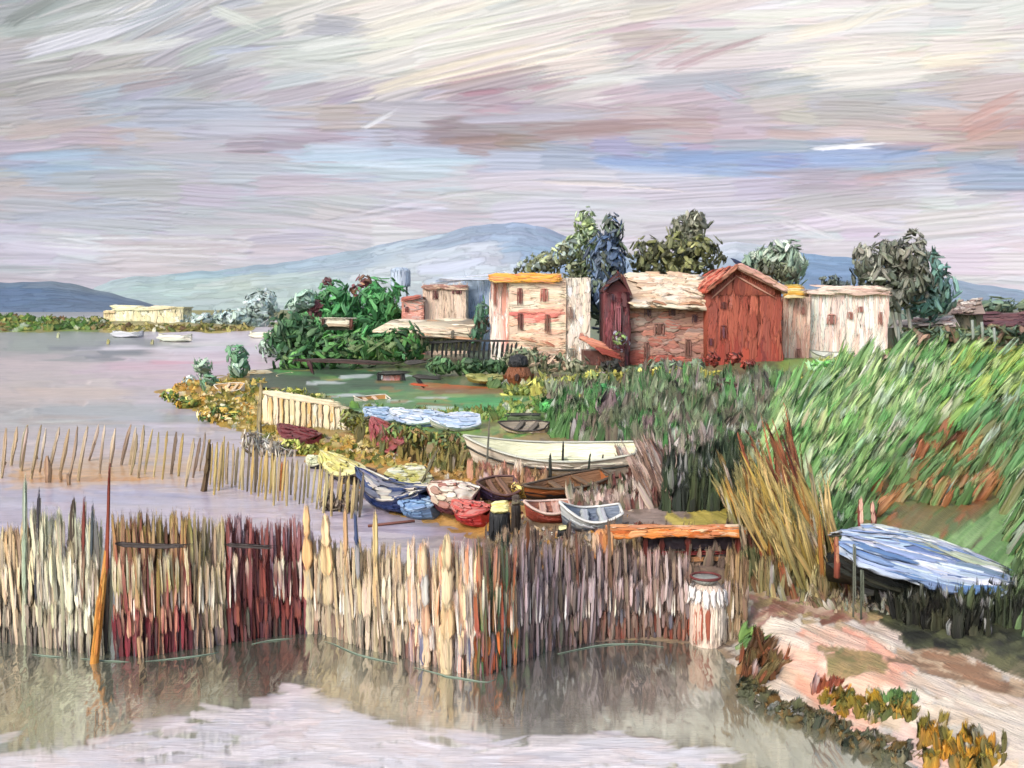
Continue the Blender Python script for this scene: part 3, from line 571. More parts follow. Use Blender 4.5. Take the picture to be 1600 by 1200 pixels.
# ------------------------------------------------------------------ trees and shrubs
crown_gain = 1.45
def crown_dabs(B, blobs, Y, pal, n, L, Wd, up=.5, T=.5, core=True, jc=.12, top=None, bend=.25):
    """blobs: (px, py, rx, ry) in photo pixels at distance Y; dabs lie over and through each clump, all the way round"""
    ar = np.array([b[2] * b[3] for b in blobs], float); ar /= ar.sum()
    for (bx, by, rx, ry), f in zip(blobs, ar):
        k = max(int(n * f * 2.6), 8); u = nrmz(rng.normal(size=(k, 3))); u[:, 1] = -np.abs(u[:, 1]) * np.where(R(k) < .72, 1, -1)
        c = at_y(bx, by, Y); r = np.array([rx, (rx + ry) * .5, ry]) * ppx(Y)
        sh = .5 + .55 * R(k)
        lump = 1 + .22 * np.sin(u[:, 0] * 4 + bx) * np.cos(u[:, 2] * 5 + by) + .15 * np.sin(u[:, 0] * 9 + u[:, 2] * 7 + bx)
        P = c + u * r * (sh * lump)[:, None]
        N = nrmz(u + rng.normal(size=(k, 3)) * .25)
        g = A(0, 0, 1) * up + rng.normal(size=(k, 3)) * .5 + u * A(1, 1, 1) * .5
        D = nrmz(g - (g * N).sum(1, keepdims=True) * N); Lk = L * .78 * ppx(Y) * (.5 + R(k)); Wk = Wd * .98 * ppx(Y) * (.5 + .9 * R(k))
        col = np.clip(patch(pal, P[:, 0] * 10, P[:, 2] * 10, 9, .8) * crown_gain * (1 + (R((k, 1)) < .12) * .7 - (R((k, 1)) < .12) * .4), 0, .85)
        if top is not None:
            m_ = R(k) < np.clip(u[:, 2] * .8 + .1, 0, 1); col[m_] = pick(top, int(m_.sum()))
        strokes(B, P - D * Lk[:, None] / 2, D * Lk[:, None], np.cross(N, D) * (Wk / 2)[:, None], N, T * .5 * Wk, col, bend=(R(k) - .5) * 1.2 * bend, tip=.05 + .35 * R(k), jc=jc, nseg=6, m=6, rag=.25, dry=1.1)
def tree(name, label, cat, bx, by, blobs, pal, n=160, L=18, Wd=7, Y=None, trunks=((0, 0),), tw=5, tc=(96, 88, 76), group=None, up=.5, top=None, T=.5, extra=None):
    b = g1(bx, by) if Y is None else at_y(bx, by, Y); Y = b[1]
    if Y is not None: b[2] = float(H(np.array([b[0]]), np.array([b[1]]))[0])
    t = thing(name, label, cat, b, group)
    cen = np.array([(q[0], q[1]) for q in blobs]).mean(0); top_ = at_y(cen[0], cen[1], Y)
    Bt = MB()
    for dx, lean in trunks:
        p0 = b + A(dx * ppx(Y), 0, -.3); p1 = top_ + A((dx * .6 + lean) * ppx(Y), 0, 0); mid = (p0 + p1) / 2 + A(lean * .3 * ppx(Y), .1, 0)
        tube(Bt, [p0, p0 * .6 + mid * .4, mid, p1 * .6 + mid * .4, p1], np.array([1, .8, .65, .45, .2]) * tw * ppx(Y), tc, jit=.25)
        for q in blobs[:4]:
            e = at_y(q[0], q[1], Y); m1 = mid * .5 + p1 * .5
            tube(Bt, [m1, (m1 + e) / 2 + A(0, 0, .2), e], np.array([.4, .28, .1]) * tw * ppx(Y), tc, n=5)
    Bt.build('trunk', M_paint, t)
    Bc = MB(); crown_dabs(Bc, blobs, Y, pal, n, L, Wd, up=up, top=top, T=T)
    if extra: extra(Bc, Y)
    Bc.build('crown', M_paint, t); return t
def shrub(name, label, cat, bx, by, blobs, pal, n=40, L=14, Wd=7, group=None, up=.4, top=None, Y=None, T=.5):
    b = g1(bx, by)
    if Y is not None: b = at_y(bx, by, Y)
    B = MB(); crown_dabs(B, blobs, b[1], pal, n, L, Wd, up=up, top=top, T=T)
    return tag(B.build(name, M_paint, None, b), label, cat, group)

# distant shore -----------------------------------------------------
YF = 300.0
def far_building(label, x0, x1, y0, y1, pal, wins=(), Y=YF, roofpal=None):
    b = at_y((x0 + x1) / 2, y1, Y); b[2] = .3; t = thing('shore_building', label, 'building', b)
    o = at_y(x0, y1, Y); o[2] = .2; wd = (x1 - x0) * ppx(Y); h = at_y(x0, y0, Y)[2] - .2
    B = MB(); box(B, o, (wd, 0, 0), (0, 0, h), (0, wd * .4, 0), lin(pal[0]), .1)
    quad_strokes(B, o, (wd, 0, 0), (0, 0, h), (0, -1, 0), pal, 34, h * .8, wd * .13, True, T=.2, off=.1)
    quad_strokes(B, o + A(wd, 0, 0), (0, wd * .4, 0), (0, 0, h), (1, 0, 0), pal, 14, h * .8, wd * .12, True, T=.2, off=.1)
    B.build('wall', M_paint, t)
    B = MB(); box(B, o + A(-wd * .02, -.2, h), (wd * 1.04, 0, 0), (0, 0, h * .1), (0, wd * .42, 0), lin((roofpal or pal)[1]), .1)
    quad_strokes(B, o + A(-wd * .02, -.22, h * .93), (wd * 1.04, 0, 0), (0, 0, h * .2), (0, -1, .2), roofpal or pal, 10, wd * .5, h * .16, False, T=.4, off=.15)
    B.build('roof', M_paint, t)
    for (x, y) in wins:
        B = MB(); p = at_y(x, y, Y - .12); strokes(B, p, A(0, 0, -3.2 * ppx(Y) * 2), A(1.6 * ppx(Y), 0, 0), A(0, -1, 0), .1, lin((150, 150, 138)), tip=.2)
        B.build('window', M_paint, t)
far_building('wide cream yellow building with flat roof standing alone on the far shore', 178, 286, 482, 512, [(222, 218, 184), (214, 208, 168), (228, 226, 204), (204, 200, 172), (226, 214, 176)], [(200, 492), (222, 491), (245, 493)])
far_building('low pale annexe at the left end of the cream building on the far shore', 163, 182, 488, 511, [(206, 186, 150), (214, 200, 160), (190, 170, 140)])
shrub('pale_grove', 'hazy grey-blue trees on the far shore right of the cream building', 'trees', 340, 512, [(320, 500, 34, 10), (370, 498, 38, 16), (408, 480, 26, 26), (395, 505, 26, 9)], [(160, 178, 178), (146, 164, 162), (172, 186, 186), (134, 152, 144)], 260, 14, 7, Y=290, up=.3, T=.25)
for x, y, w_, c, lb in [(240, 514, 1, (226, 224, 196), 'cream'), (168, 532, 1, (196, 190, 130), 'dull yellow'), (90, 522, 1, (190, 196, 160), 'pale green'), (236, 532, 1, (200, 196, 150), 'straw')]:
    B = MB(); p = at_z(x, y + 8, 0); Y_ = p[1]; strokes(B, p + A(0, 0, -.3), A(.3, 0, 14 * ppx(Y_)), A(3 * ppx(Y_), 0, 0), A(0, -1, 0), .25, lin(c), tip=.4)
    tag(B.build('mooring_post', M_paint, None, p), lb + ' mooring post standing in the water off the far green shore', 'post')
for i, (x0, x1, y, c, lb) in enumerate([(178, 224, 530, (206, 208, 214), 'grey white boat lying off the brown end of the far shore'), (250, 300, 536, (228, 226, 210), 'cream boat moored below the far cream building'), (392, 440, 532, (226, 222, 202), 'cream white boat against the hazy shore left of the green trees')]):
    B = MB(); a = at_z(x0, y, 0); b = at_z(x1, y, 0)
    tb = np.linspace(0, 1, 9); ctr = a + (b - a) * tb[:, None]; hw = np.sin(np.clip(tb * .9 + .08, 0, 1) * math.pi) ** .5 * 1.1
    prof = [(-1, 1.1), (-.85, .4), (0, -.2), (.85, .4), (1, 1.1), (0, .9), (-1, 1.1)]
    V = np.stack([ctr + np.stack([0 * tb, q[0] * hw, q[1] + .5 * (2 * tb - 1) ** 2], -1) for q in prof])
    B.add(V, grid_faces(7, 9), lin(c), None, .05); strokes(B, a + A(0, -1.2, .9), b - a, A(0, 0, .6), A(0, -1, .2), .2, lin(c), jc=.12)
    tag(B.build('distant_boat', M_paint, None, (a + b) / 2), lb, 'boat')

# green trees at the water's edge ------------------------------------
GRN = [(62, 122, 70), (78, 144, 84), (50, 100, 60), (98, 160, 100), (70, 116, 74)]
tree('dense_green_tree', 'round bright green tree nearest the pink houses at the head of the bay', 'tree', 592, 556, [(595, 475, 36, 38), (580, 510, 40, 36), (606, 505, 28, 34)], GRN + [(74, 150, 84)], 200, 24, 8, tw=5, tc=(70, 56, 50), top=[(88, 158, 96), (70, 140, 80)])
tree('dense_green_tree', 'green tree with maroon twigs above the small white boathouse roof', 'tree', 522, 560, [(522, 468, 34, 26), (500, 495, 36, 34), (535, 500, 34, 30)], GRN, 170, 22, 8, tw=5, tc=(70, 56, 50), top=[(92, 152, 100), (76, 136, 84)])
tree('dark_green_tree', 'dark low green tree sloping to the water at the left end of the wood', 'tree', 462, 572, [(455, 515, 34, 26), (480, 530, 36, 34), (440, 530, 24, 22)], [(54, 92, 58), (70, 106, 66), (48, 78, 54), (88, 116, 80)], 150, 20, 8, tw=4, tc=(64, 50, 46))
shrub('maroon_bush', 'dull maroon bush between the two bright green trees and the dark one', 'bush', 488, 500, [(490, 482, 12, 16), (512, 440, 8, 5)], [(104, 62, 66), (88, 56, 60), (128, 100, 96)], 22, 14, 7, Y=100)
shrub('maroon_bush', 'small maroon twigs poking up at the left of the nearest bright green tree', 'bush', 566, 450, [(568, 440, 12, 8), (556, 455, 8, 8)], [(104, 62, 66), (120, 90, 74)], 14, 12, 6, Y=99)
shrub('pale_bush', 'pale blue-green bush leaning over the water beside the dark sloping tree', 'bush', 472, 480, [(478, 468, 14, 16), (462, 478, 12, 10)], [(150, 176, 160), (128, 156, 140)], 20, 20, 9, Y=99)
shrub('grey_bush', 'misty grey-green bush at the water just left of the dark tree', 'bush', 425, 560, [(425, 545, 22, 18), (432, 562, 20, 14)], [(140, 156, 144), (120, 140, 126), (156, 168, 160)], 34, 16, 8)
shrub('water_bush', 'tall sage green bush standing in the water off the spit', 'bush', 372, 592, [(370, 552, 14, 18), (373, 574, 16, 20)], [(120, 154, 128), (88, 130, 96), (140, 164, 144)], 34, 20, 8)
shrub('water_bush', 'narrow grey-green bush in the water left of the tall sage one', 'bush', 328, 612, [(320, 572, 14, 14), (326, 596, 11, 18)], [(140, 160, 140), (104, 140, 110), (150, 166, 152)], 28, 18, 7)
shrub('water_bush', 'small low grey bush in the water beyond the tip of the spit', 'bush', 300, 602, [(298, 595, 13, 7)], [(150, 162, 154), (136, 150, 142)], 12, 12, 5)
shrub('undergrowth', 'dark green undergrowth along the foot of the two bright green trees', 'bushes', 520, 580, [(470, 560, 44, 20), (560, 545, 46, 26), (625, 540, 40, 30), (520, 548, 40, 26)], [(56, 92, 58), (72, 112, 64), (50, 76, 52), (92, 112, 70), (88, 140, 74)], 190, 26, 9, up=.15)
shrub('lawn_bank', 'bright yellow-green grassy bank below the nearest green tree', 'grass bank', 590, 560, [(560, 548, 40, 6), (590, 554, 42, 6)], [(96, 160, 70), (140, 180, 80), (66, 130, 60)], 40, 34, 8, up=0)
shrub('conifer', 'small dark pointed shrub in front of the bright lawn bank', 'shrub', 524, 566, [(524, 548, 7, 18)], [(56, 58, 50), (70, 74, 62)], 12, 20, 7, up=1)
# small boathouse with a cream barrel roof in the trees
b = g1(527, 530); b[1] = 98; t = thing('boathouse', 'small boathouse with a rounded cream roof half hidden in the green trees', 'boathouse', at_y(527, 515, 93))
B = MB(); o = at_y(507, 516, 93); box(B, o, (40 * ppx(93), 0, 0), (0, 0, .6), (0, 2, 0), lin((70, 80, 60))); B.build('wall', M_paint, t)
B = MB()
for i in range(5): dab(B, 500 + i, 500 + i * 2.2, 554 - i, 502 + i * 2.2, 92.8 - i * .05, 6, (232, 224, 202) if i < 3 else (196, 176, 150), bend=-.06, T=.4)
for s_ in range(8): strokes(B, at_y(502 + s_ * 6.5, 498, 92.5), A(.1, 2.2, -.1), A(.4, 0, 0), A(0, 0, 1), .12, lin((228, 220, 198)))
B.build('roof', M_paint, t)
B = MB(); dab(B, 506, 498, 504, 511, 92.5, 6, (90, 56, 50)); B.build('door', M_paint, t)
B = MB(); dab(B, 549, 498, 548, 514, 92.5, 6, (110, 66, 56)); B.build('door', M_paint, t)

# ------------------------------------------------------------------ houses
def wallbox(t, name, x0, x1, ytop, ybase, Y, depth, pal, vert=True, n=60, Lf=.4, Wf=.08, yaw=0.0, pal_v=None, sidepal=None, T=.22):
    wd = (x1 - x0) * ppx(Y); o = at_y(x0, ybase, Y); zt = at_y(x0, ytop, Y)[2]; gz = min(o[2], float(H(np.array([o[0]]), np.array([Y]))[0])) - .3; o[2] = gz; h = zt - gz
    U = A(math.cos(yaw), math.sin(yaw), 0) * wd; Wv = A(-math.sin(yaw), math.cos(yaw), 0) * depth
    B = MB(); box(B, o, U, (0, 0, h), Wv, lin(pal[0]))
    sz = h * Lf; wz = wd * Wf
    quad_strokes(B, o, U, (0, 0, h), -Wv, pal, n, sz if vert else wd * Lf, wz if vert else h * Wf, vert, T=T, pal_v=pal_v)
    for oo, VV, NN in ((o + U, Wv, U), (o, Wv, -U)):
        quad_strokes(B, oo, VV, (0, 0, h), NN, sidepal or pal, n // 2, h * .5, depth * .1, True, T=T)
    quad_strokes(B, o + A(0, 0, h) , U, Wv, (0, 0, 1), pal, 16, wd * .5, depth * .2, False, T=.1)
    B.build(name, M_paint, t); return o, U, h, Wv
def window(t, x, y, w_, h_, Y, col=(104, 74, 66), frame=None, name='window'):
    B = MB(); a = at_y(x - w_ / 2, y - h_ / 2, Y); ww, hh = w_ * ppx(Y), h_ * ppx(Y)
    a = a + A(0, 0, 0)
    strokes(B, a + A(ww / 2, -.14, 0), A(.02, 0, -hh), A(ww / 2 * .6, 0, 0), A(0, -1, 0), .05, lin(col) * 1.25, tip=.25, jc=.15, rag=.06)
    f = B.build('pane', M_paint, None, None)
    B2 = MB(); fc = frame or tuple(min(255, c * 1.25 + 20) for c in col)
    for k_, (dx0, dz0, dx1, dz1, sw) in enumerate([(0, 0, 0, -hh, .12), (ww, 0, ww, -hh, .12), (0, 0, ww, 0, .14)]):
        p0 = a + A(dx0, -.1, dz0); p1 = a + A(dx1, -.1, dz1); d = nrmz(p1 - p0); s_ = np.cross(A(0, -1, 0), d) * ww * .13
        strokes(B2, p0, p1 - p0, s_, A(0, -1, 0), .12, lin(fc), tip=.2, nseg=4, m=4)
    fr = B2.build(name, M_paint, t)
    f.parent = fr; o0 = np.array(t['o0']); me = f.data
    co = np.empty(len(me.vertices) * 3, np.float32); me.vertices.foreach_get('co', co); me.vertices.foreach_set('co', (co.reshape(-1, 3) - o0).astype(np.float32).ravel()); me.update()
def house_t(name, label, cat, x, y, Y=None):
    b = g1(x, y)
    if Y is not None: b = at_y(x, y, Y); b[2] = float(H(np.array([b[0]]), np.array([b[1]]))[0])
    return thing(name, label, cat, b), b[1]

# blue building behind, beige and brick cottages
t, Y = house_t('tall_house', 'tall pale blue house standing behind the cream house and beige cottage', 'house', 750, 545, 112)
wallbox(t, 'wall', 724, 780, 432, 545, 112, 6, [(168, 188, 212), (156, 178, 206), (180, 196, 214), (150, 166, 190)], True, 60)
B = MB()
for i in range(5): dab(B, 676 + i * 3, 444 - i * 2.4, 792 - i * 2, 424 + i * 3, 111 - i * .1, 7, [(222, 230, 240), (200, 214, 230), (176, 194, 218)][i % 3], T=.3)
for i in range(9): strokes(B, at_y(724 + i * 7, 433, 111.5), A(0, 6.5, 0), A(.35, 0, 0), A(0, 0, 1), .15, lin((196, 210, 226)))
B.build('roof', M_paint, t); window(t, 752, 468, 6, 14, 112, (128, 146, 180)); window(t, 738, 492, 6, 12, 112, (128, 146, 180))
t, Y = house_t('cottage', 'beige plastered cottage with two dark windows left of the tall pale blue house', 'house', 694, 540, 106)
wallbox(t, 'wall', 661, 728, 446, 540, 106, 6, [(212, 190, 170), (204, 180, 160), (220, 202, 184), (196, 174, 156)], True, 80, Lf=.5, Wf=.07)
B = MB(); o = at_y(659, 448, 105.8); quad_strokes(B, o + A(0, 0, -.3), (71 * ppx(106), 0, 0), (0, 0, .5), (0, -1, 0), [(206, 184, 162), (190, 160, 140), (150, 110, 100)], 12, 2, .35, False, T=.4)
quad_strokes(B, o, (71 * ppx(106), 0, 0), (0, 6, 0), (0, 0, 1), [(206, 184, 162), (190, 160, 140)], 18, 2, .5, False, T=.2); B.build('roof', M_paint, t)
window(t, 680, 462, 7, 14, 106, (90, 52, 50)); window(t, 714, 456, 12, 7, 106, (84, 48, 48))
t, Y = house_t('brick_shed', 'small salmon pink brick shed at the left end of the beige cottage', 'shed', 644, 530, 105)
wallbox(t, 'wall', 628, 662, 467, 530, 105, 5, [(206, 140, 124), (216, 160, 144), (190, 120, 108), (180, 160, 150)], False, 34, Lf=.7, Wf=.12)
B = MB()
for i in range(3): dab(B, 628, 466 + i * 1.5, 660, 461 + i * 1.5, 104.7, 5, (188, 112, 98))
for i in range(5): strokes(B, at_y(631 + i * 7, 465, 104.8), A(0, 5, 0), A(.35, 0, 0), A(0, 0, 1), .12, lin((180, 108, 96)))
B.build('roof', M_paint, t); window(t, 636, 484, 5, 9, 105, (110, 60, 56))
t = thing('water_tank', 'pale blue rounded water tank raised above the bright green tree', 'water tank', at_y(626, 520, 118))
B = MB(); c0_ = at_y(626, 434, 118); tube(B, [c0_ + A(0, 0, -1.1), c0_ + A(0, 0, -1), c0_, c0_ + A(0, 0, 1), c0_ + A(0, 0, 1.2)], [.7, 1.05, 1.1, 1.0, .6], (186, 204, 224), n=14)
for i in range(9): a_2 = -math.pi + i * math.pi / 8; nn_ = A(math.cos(a_2), math.sin(a_2), 0); strokes(B, c0_ + nn_ * 1.08 + A(0, 0, -1.1), A(0, 0, 2.2), np.cross(A(0, 0, 1), nn_) * .28, nn_, .06, lin((190 + i, 208, 228)))
B.build('drum', M_paint, t); 
for dx in (-.7, .7):
    B = MB(); tube(B, [c0_ + A(dx, 0, -1), c0_ + A(dx * 1.2, 0, -8)], .12, (120, 124, 128)); B.build('leg', M_paint, t)

# long low shed with the cream roof
t, Y = house_t('boat_shed', 'long low shed with a sloping cream roof in front of the beige cottage', 'shed', 680, 556, 92)
Ys = 92; B = MB(); o = at_y(600, 548, Ys); box(B, o, (150 * ppx(Ys), 0, 0), (0, 0, 20 * ppx(Ys)), (0, 5, 0), lin((98, 100, 80)))
quad_strokes(B, o, (150 * ppx(Ys), 0, 0), (0, 0, 20 * ppx(Ys)), (0, -1, 0), [(92, 96, 76), (120, 110, 80), (70, 90, 66), (150, 150, 120)], 60, .8, .35, True); B.build('wall', M_paint, t)
B = MB(); e0 = at_y(582, 516, Ys - .8); e1 = at_y(752, 528, Ys - .8); r0 = at_y(612, 500, Ys + 4); r1 = at_y(755, 498, Ys + 4)
B.add([e0, e1, r1, r0, e0 + A(0, 0, -.2), e1 + A(0, 0, -.2), r1 + A(0, 0, -.2), r0 + A(0, 0, -.2)], [(0, 1, 2, 3), (4, 7, 6, 5), (0, 4, 5, 1), (1, 5, 6, 2), (2, 6, 7, 3), (3, 7, 4, 0)], lin((228, 214, 186)), None, .05)
n = 40; a_ = R(n) * .7; b_2 = R(n); P = e0 + (e1 - e0) * a_[:, None]; P2 = r0 + (r1 - r0) * a_[:, None]; P = P + (P2 - P) * b_2[:, None]
nr = nrmz(np.cross(e1 - e0, r0 - e0)); nr = nr * np.sign(nr[2])
strokes(B, P + nr * .05, (e1 - e0) * (.28 + .15 * R((n, 1))), np.broadcast_to(nrmz(r0 - e0) * .42, (n, 3)), nr, .12, pick([(236, 224, 198), (228, 206, 172), (240, 230, 208), (222, 180, 146), (216, 206, 180)], n), jc=.08, tip=.4)
for i in range(4): dab(B, 582 + i * 36, 517 + i * 3, 640 + i * 36, 520 + i * 3.4, Ys - 1, 5, [(236, 222, 196), (222, 176, 140)][i % 2], T=.5)
B.build('roof', M_paint, t)
B = MB(); dab(B, 708, 516, 706, 530, Ys - 1.2, 6, (90, 86, 74)); dab(B, 706, 518, 708, 530, Ys - 1.2, 3, (60, 56, 50)); B.build('chimney', M_paint, t)

# black picket fence
t = thing('picket_fence', 'black picket fence in front of the long cream roofed shed', 'fence', g1(740, 568))
Yf = 86
for i in range(20):
    B = MB(); x = 676 + i * 7.2 + R() * 2; y0 = 530 + R() * 5 + max(0, (i - 14)) * 1.2
    dab(B, x + 1.5, y0, x - 1, y0 + 22 + R() * 12, Yf, 3.6 + R() * 1.5, [(38, 40, 40), (48, 54, 48), (30, 32, 36)][i % 3], T=.5, bend=.06)
    B.build('picket', M_paint, t)
B = MB(); dab(B, 664, 536, 740, 532, Yf - .2, 4, (40, 40, 40)); dab(B, 720, 532, 812, 533, Yf - .2, 4, (44, 44, 42)); B.build('rail', M_paint, t)

# main cream house
t, Y = house_t('cream_house', 'two-storey cream and pink house with an orange-yellow flat roof edge', 'house', 840, 566, 88)
Yh = 88.0
CR = [(232, 206, 182), (226, 196, 170), (238, 218, 196), (222, 186, 164)]
def pv(y): return CR if y > .66 else ([(214, 128, 116), (222, 156, 138), (206, 120, 110)] if .52 < y <= .66 else ([(228, 190, 164), (236, 208, 184), (220, 178, 150)] if y > .2 else [(206, 172, 142), (190, 150, 126), (216, 186, 160)]))
wallbox(t, 'wall', 796, 884, 438, 566, Yh, 7, CR, False, 120, Lf=.45, Wf=.045, pal_v=pv, T=.2)
B = MB(); wd = 32 * ppx(Yh + 1); o = at_y(768, 545, Yh + 1); o[2] = .6; h = at_y(768, 436, Yh + 1)[2] - .6
box(B, o, (wd, 0, 0), (0, 0, h), (0, 6, 0), lin((222, 190, 180)))
quad_strokes(B, o, (wd, 0, 0), (0, 0, h), (0, -1, 0), [(232, 214, 204), (214, 170, 158), (238, 226, 214), (196, 140, 128)], 36, h * .5, wd * .25, True, T=.25); quad_strokes(B, o, (0, 6, 0), (0, 0, h), (-1, 0, 0), [(206, 176, 166), (190, 150, 140)], 20, h * .5, .8, True)
B.build('tower', M_paint, t)
B = MB(); o = at_y(884, 560, Yh + .15); o[2] = .6; h = at_y(884, 434, Yh)[2] - .6; U = A(38 * ppx(Yh), 0, 0) ; box(B, o, U, (0, 0, h), (.0, 6, 0), lin((226, 218, 204)))
quad_strokes(B, o, U, (0, 0, h), (0, -1, 0), [(232, 226, 214), (222, 206, 188), (238, 232, 222), (206, 196, 184), (214, 190, 170)], 60, 1.6, .4, True, T=.3); quad_strokes(B, o + U, (0, 6, 0), (0, 0, h), (1, 0, 0), [(206, 196, 184), (190, 180, 170)], 26, 1.6, .5, True)
B.build('stair_wing', M_paint, t)
B = MB(); o = at_y(764, 438, Yh - .35); wd = 112 * ppx(Yh)
box(B, o, (wd, 0, 0), (0, 0, .5), (0, 7, 0), lin((222, 160, 70)))
quad_strokes(B, o + A(0, -.02, -.15), (wd, 0, 0), (0, 0, .75), (0, -1, .2), [(226, 166, 64), (220, 150, 60), (226, 140, 100), (232, 190, 110)], 26, 2.6, .34, False, T=.5)
quad_strokes(B, o + A(0, 0, .5), (wd, 0, 0), (0, 7, 0), (0, 0, 1), [(226, 176, 80), (220, 160, 76), (230, 190, 120)], 24, 2.4, .8, False, T=.15)
B.build('roof', M_paint, t)
for x, y, w_, h_, c in [(812, 464, 7, 26, (112, 60, 56)), (850, 462, 10, 20, (156, 96, 84)), (813, 504, 7, 28, (96, 62, 56)), (855, 507, 7, 30, (110, 76, 66)), (891, 490, 7, 20, (128, 104, 92)), (773, 462, 4, 36, (150, 96, 84)), (893, 552, 10, 14, (110, 108, 100))]: window(t, x, y, w_, h_, Yh if x > 800 else Yh + 1, c)
B = MB()
for i in range(5): dab(B, 812 + i * 10, 528 + i * 1.5, 832 + i * 9, 532 + i * 2.5, Yh - .6, 5, [(206, 160, 130), (180, 120, 96), (228, 200, 172)][i % 3])
B.build('awning', M_paint, t)
t, Y = house_t('lean_to', 'small lean-to with a salmon and red roof between the cream and brick houses', 'shed', 944, 566, 84)
B = MB(); o = at_y(912, 562, 84); o[2] = .6; box(B, o, (64 * ppx(84), 0, 0), (0, 0, at_y(912, 548, 84)[2] - .6), (0, 3, 0), lin((96, 60, 54))); quad_strokes(B, o, (64 * ppx(84), 0, 0), (0, 0, 1.2), (0, -1, 0), [(104, 60, 54), (128, 76, 64), (80, 60, 56)], 20, .6, .3, True); B.build('wall', M_paint, t)
B = MB()
for i in range(6): dab(B, 906 + i * 6, 528 + i * 4, 944 + i * 6, 538 + i * 4.5, 83.6 - i * .1, 9, [(216, 150, 124), (206, 132, 108), (150, 70, 58)][min(i // 2, 2)], T=.3)
for i in range(7): strokes(B, at_y(910 + i * 9, 532 + i * 4, 83.5), A(0, 3, .5), A(.3, 0, 0), A(0, 0, 1), .1, lin((190, 120, 100)))
B.build('roof', M_paint, t)

# brick longhouse with cream roof and maroon gable
def prism_gable(B, xl, xp, xr, ye, yp, yb, Y, depth, c):
    a = at_y(xl, yb, Y); a[2] = .5; b = at_y(xr, yb, Y); b[2] = .5; p = at_y(xp, yp, Y); l = at_y(xl, ye, Y); r = at_y(xr, ye, Y); d = A(0, depth, 0)
    V = [a, b, r, p, l]; F = np.array(V + [v + d for v in V])
    B.add(F, [(0, 1, 2, 4), (5, 9, 7, 6), (0, 5, 6, 1), (1, 6, 7, 2), (2, 7, 8, 3), (3, 8, 9, 4), (4, 9, 5, 0)], lin(c), None, .03)
    B.add(F, [(4, 2, 3), (9, 8, 7)], lin(c), None, .03); return a, b, l, r, p
t, Y = house_t('brick_longhouse', 'brown brick longhouse with a thick cream roof between the maroon gable and red house', 'house', 1045, 575, 86)
Yl = 86.0
BRN = [(160, 124, 112), (144, 110, 98), (174, 136, 118), (150, 132, 122), (164, 104, 90)]
wallbox(t, 'wall', 978, 1116, 470, 575, Yl, 7, BRN, False, 110, Lf=.22, Wf=.1, pal_v=lambda y: [(160, 84, 70), (172, 96, 80), (140, 72, 62)] if y < .25 else BRN)
B = MB(); e0 = at_y(982, 477, Yl - .8); e1 = at_y(1122, 480, Yl - .8); r0 = at_y(974, 428, Yl + 4); r1 = at_y(1108, 432, Yl + 4); k0, k1 = r0 + A(0, 5, -3), r1 + A(0, 5, -3)
q = [e0, e1, r1, r0]; V = q + [v + A(0, 0, -.25) for v in q]
B.add(V, [(0, 1, 2, 3), (4, 7, 6, 5), (0, 4, 5, 1), (1, 5, 6, 2), (2, 6, 7, 3), (3, 7, 4, 0)], lin((222, 200, 174)), None, .05); B.add([r0, r1, k1, k0], [(0, 1, 2, 3)], lin((200, 176, 150)), None, .05)
n = 70; a_ = R(n) * .72; b_2 = np.sort(R(n))[::-1]; P = e0 + (e1 - e0) * a_[:, None]; P2 = r0 + (r1 - r0) * a_[:, None]; P = P + (P2 - P) * b_2[:, None]
nr = nrmz(np.cross(e1 - e0, r0 - e0)); nr = nr * np.sign(nr[2])
strokes(B, P + nr * .06, (e1 - e0) * (.2 + .15 * R((n, 1))) + (r0 - e0) * ((R((n, 1)) - .5) * .2), np.broadcast_to(nrmz(r0 - e0) * .55, (n, 3)), nr, .2, pick([(234, 218, 194), (226, 202, 172), (238, 226, 206), (206, 176, 146), (228, 208, 184)], n), jc=.08, tip=.4)
for i in range(7): dab(B, 982 + i * 19, 473 + 4 * math.sin(i * 1.9), 1006 + i * 19, 478 + 3 * math.sin(i + 1), Yl - 1.0, 5, [(230, 208, 180), (200, 160, 128), (176, 130, 104)][i % 3], T=.5, bend=-.1)
for i in range(4): dab(B, 1066 + i * 12, 452 + i * 2, 1100 + i * 5, 462 + i * 3, Yl - .5 + i * .0, 6, (232, 212, 186), T=.4, N=(0, -.6, .8))
B.build('roof', M_paint, t)
for x, y, w_, h_ in [(1012, 488, 9, 14), (1050, 486, 9, 16), (1085, 498, 7, 12), (1010, 548, 7, 26), (1075, 545, 8, 30), (1030, 515, 14, 18)]: window(t, x, y, w_, h_, Yl, (74, 52, 58) if y < 500 else (104, 72, 64))
t, Y = house_t('gabled_annexe', 'narrow maroon gabled annexe at the left end of the brick longhouse', 'house', 964, 575, 85)
B = MB(); MR = [(110, 56, 60), (92, 48, 52), (130, 70, 76), (84, 60, 64)]
a, b, l, r, p = prism_gable(B, 946, 964, 984, 456, 436, 566, 85, 6, MR[0]); w_ = b - a; hh = p[2] - a[2]
quad_strokes(B, a, w_, (0, 0, (l[2] - a[2])), (0, -1, 0), MR, 44, 2, .4, True, T=.3); quad_strokes(B, a, (0, 6, 0), (0, 0, l[2] - a[2]), (-1, 0, 0), MR, 20, 2, .5, True)
B.build('wall', M_paint, t)
B = MB()
for i in range(4): dab(B, 942 + i * 2, 458 - i * 5, 966 + i, 424 + i * 3, 84.6 - i * .1, 5, [(104, 50, 52), (74, 74, 92), (120, 56, 50), (66, 56, 66)][i]); dab(B, 964 + i * 3, 424 + i * 2, 985 + i, 458 + i * 2, 84.6 - i * .1, 5, [(120, 60, 56), (80, 60, 60), (150, 100, 84), (100, 60, 60)][i])
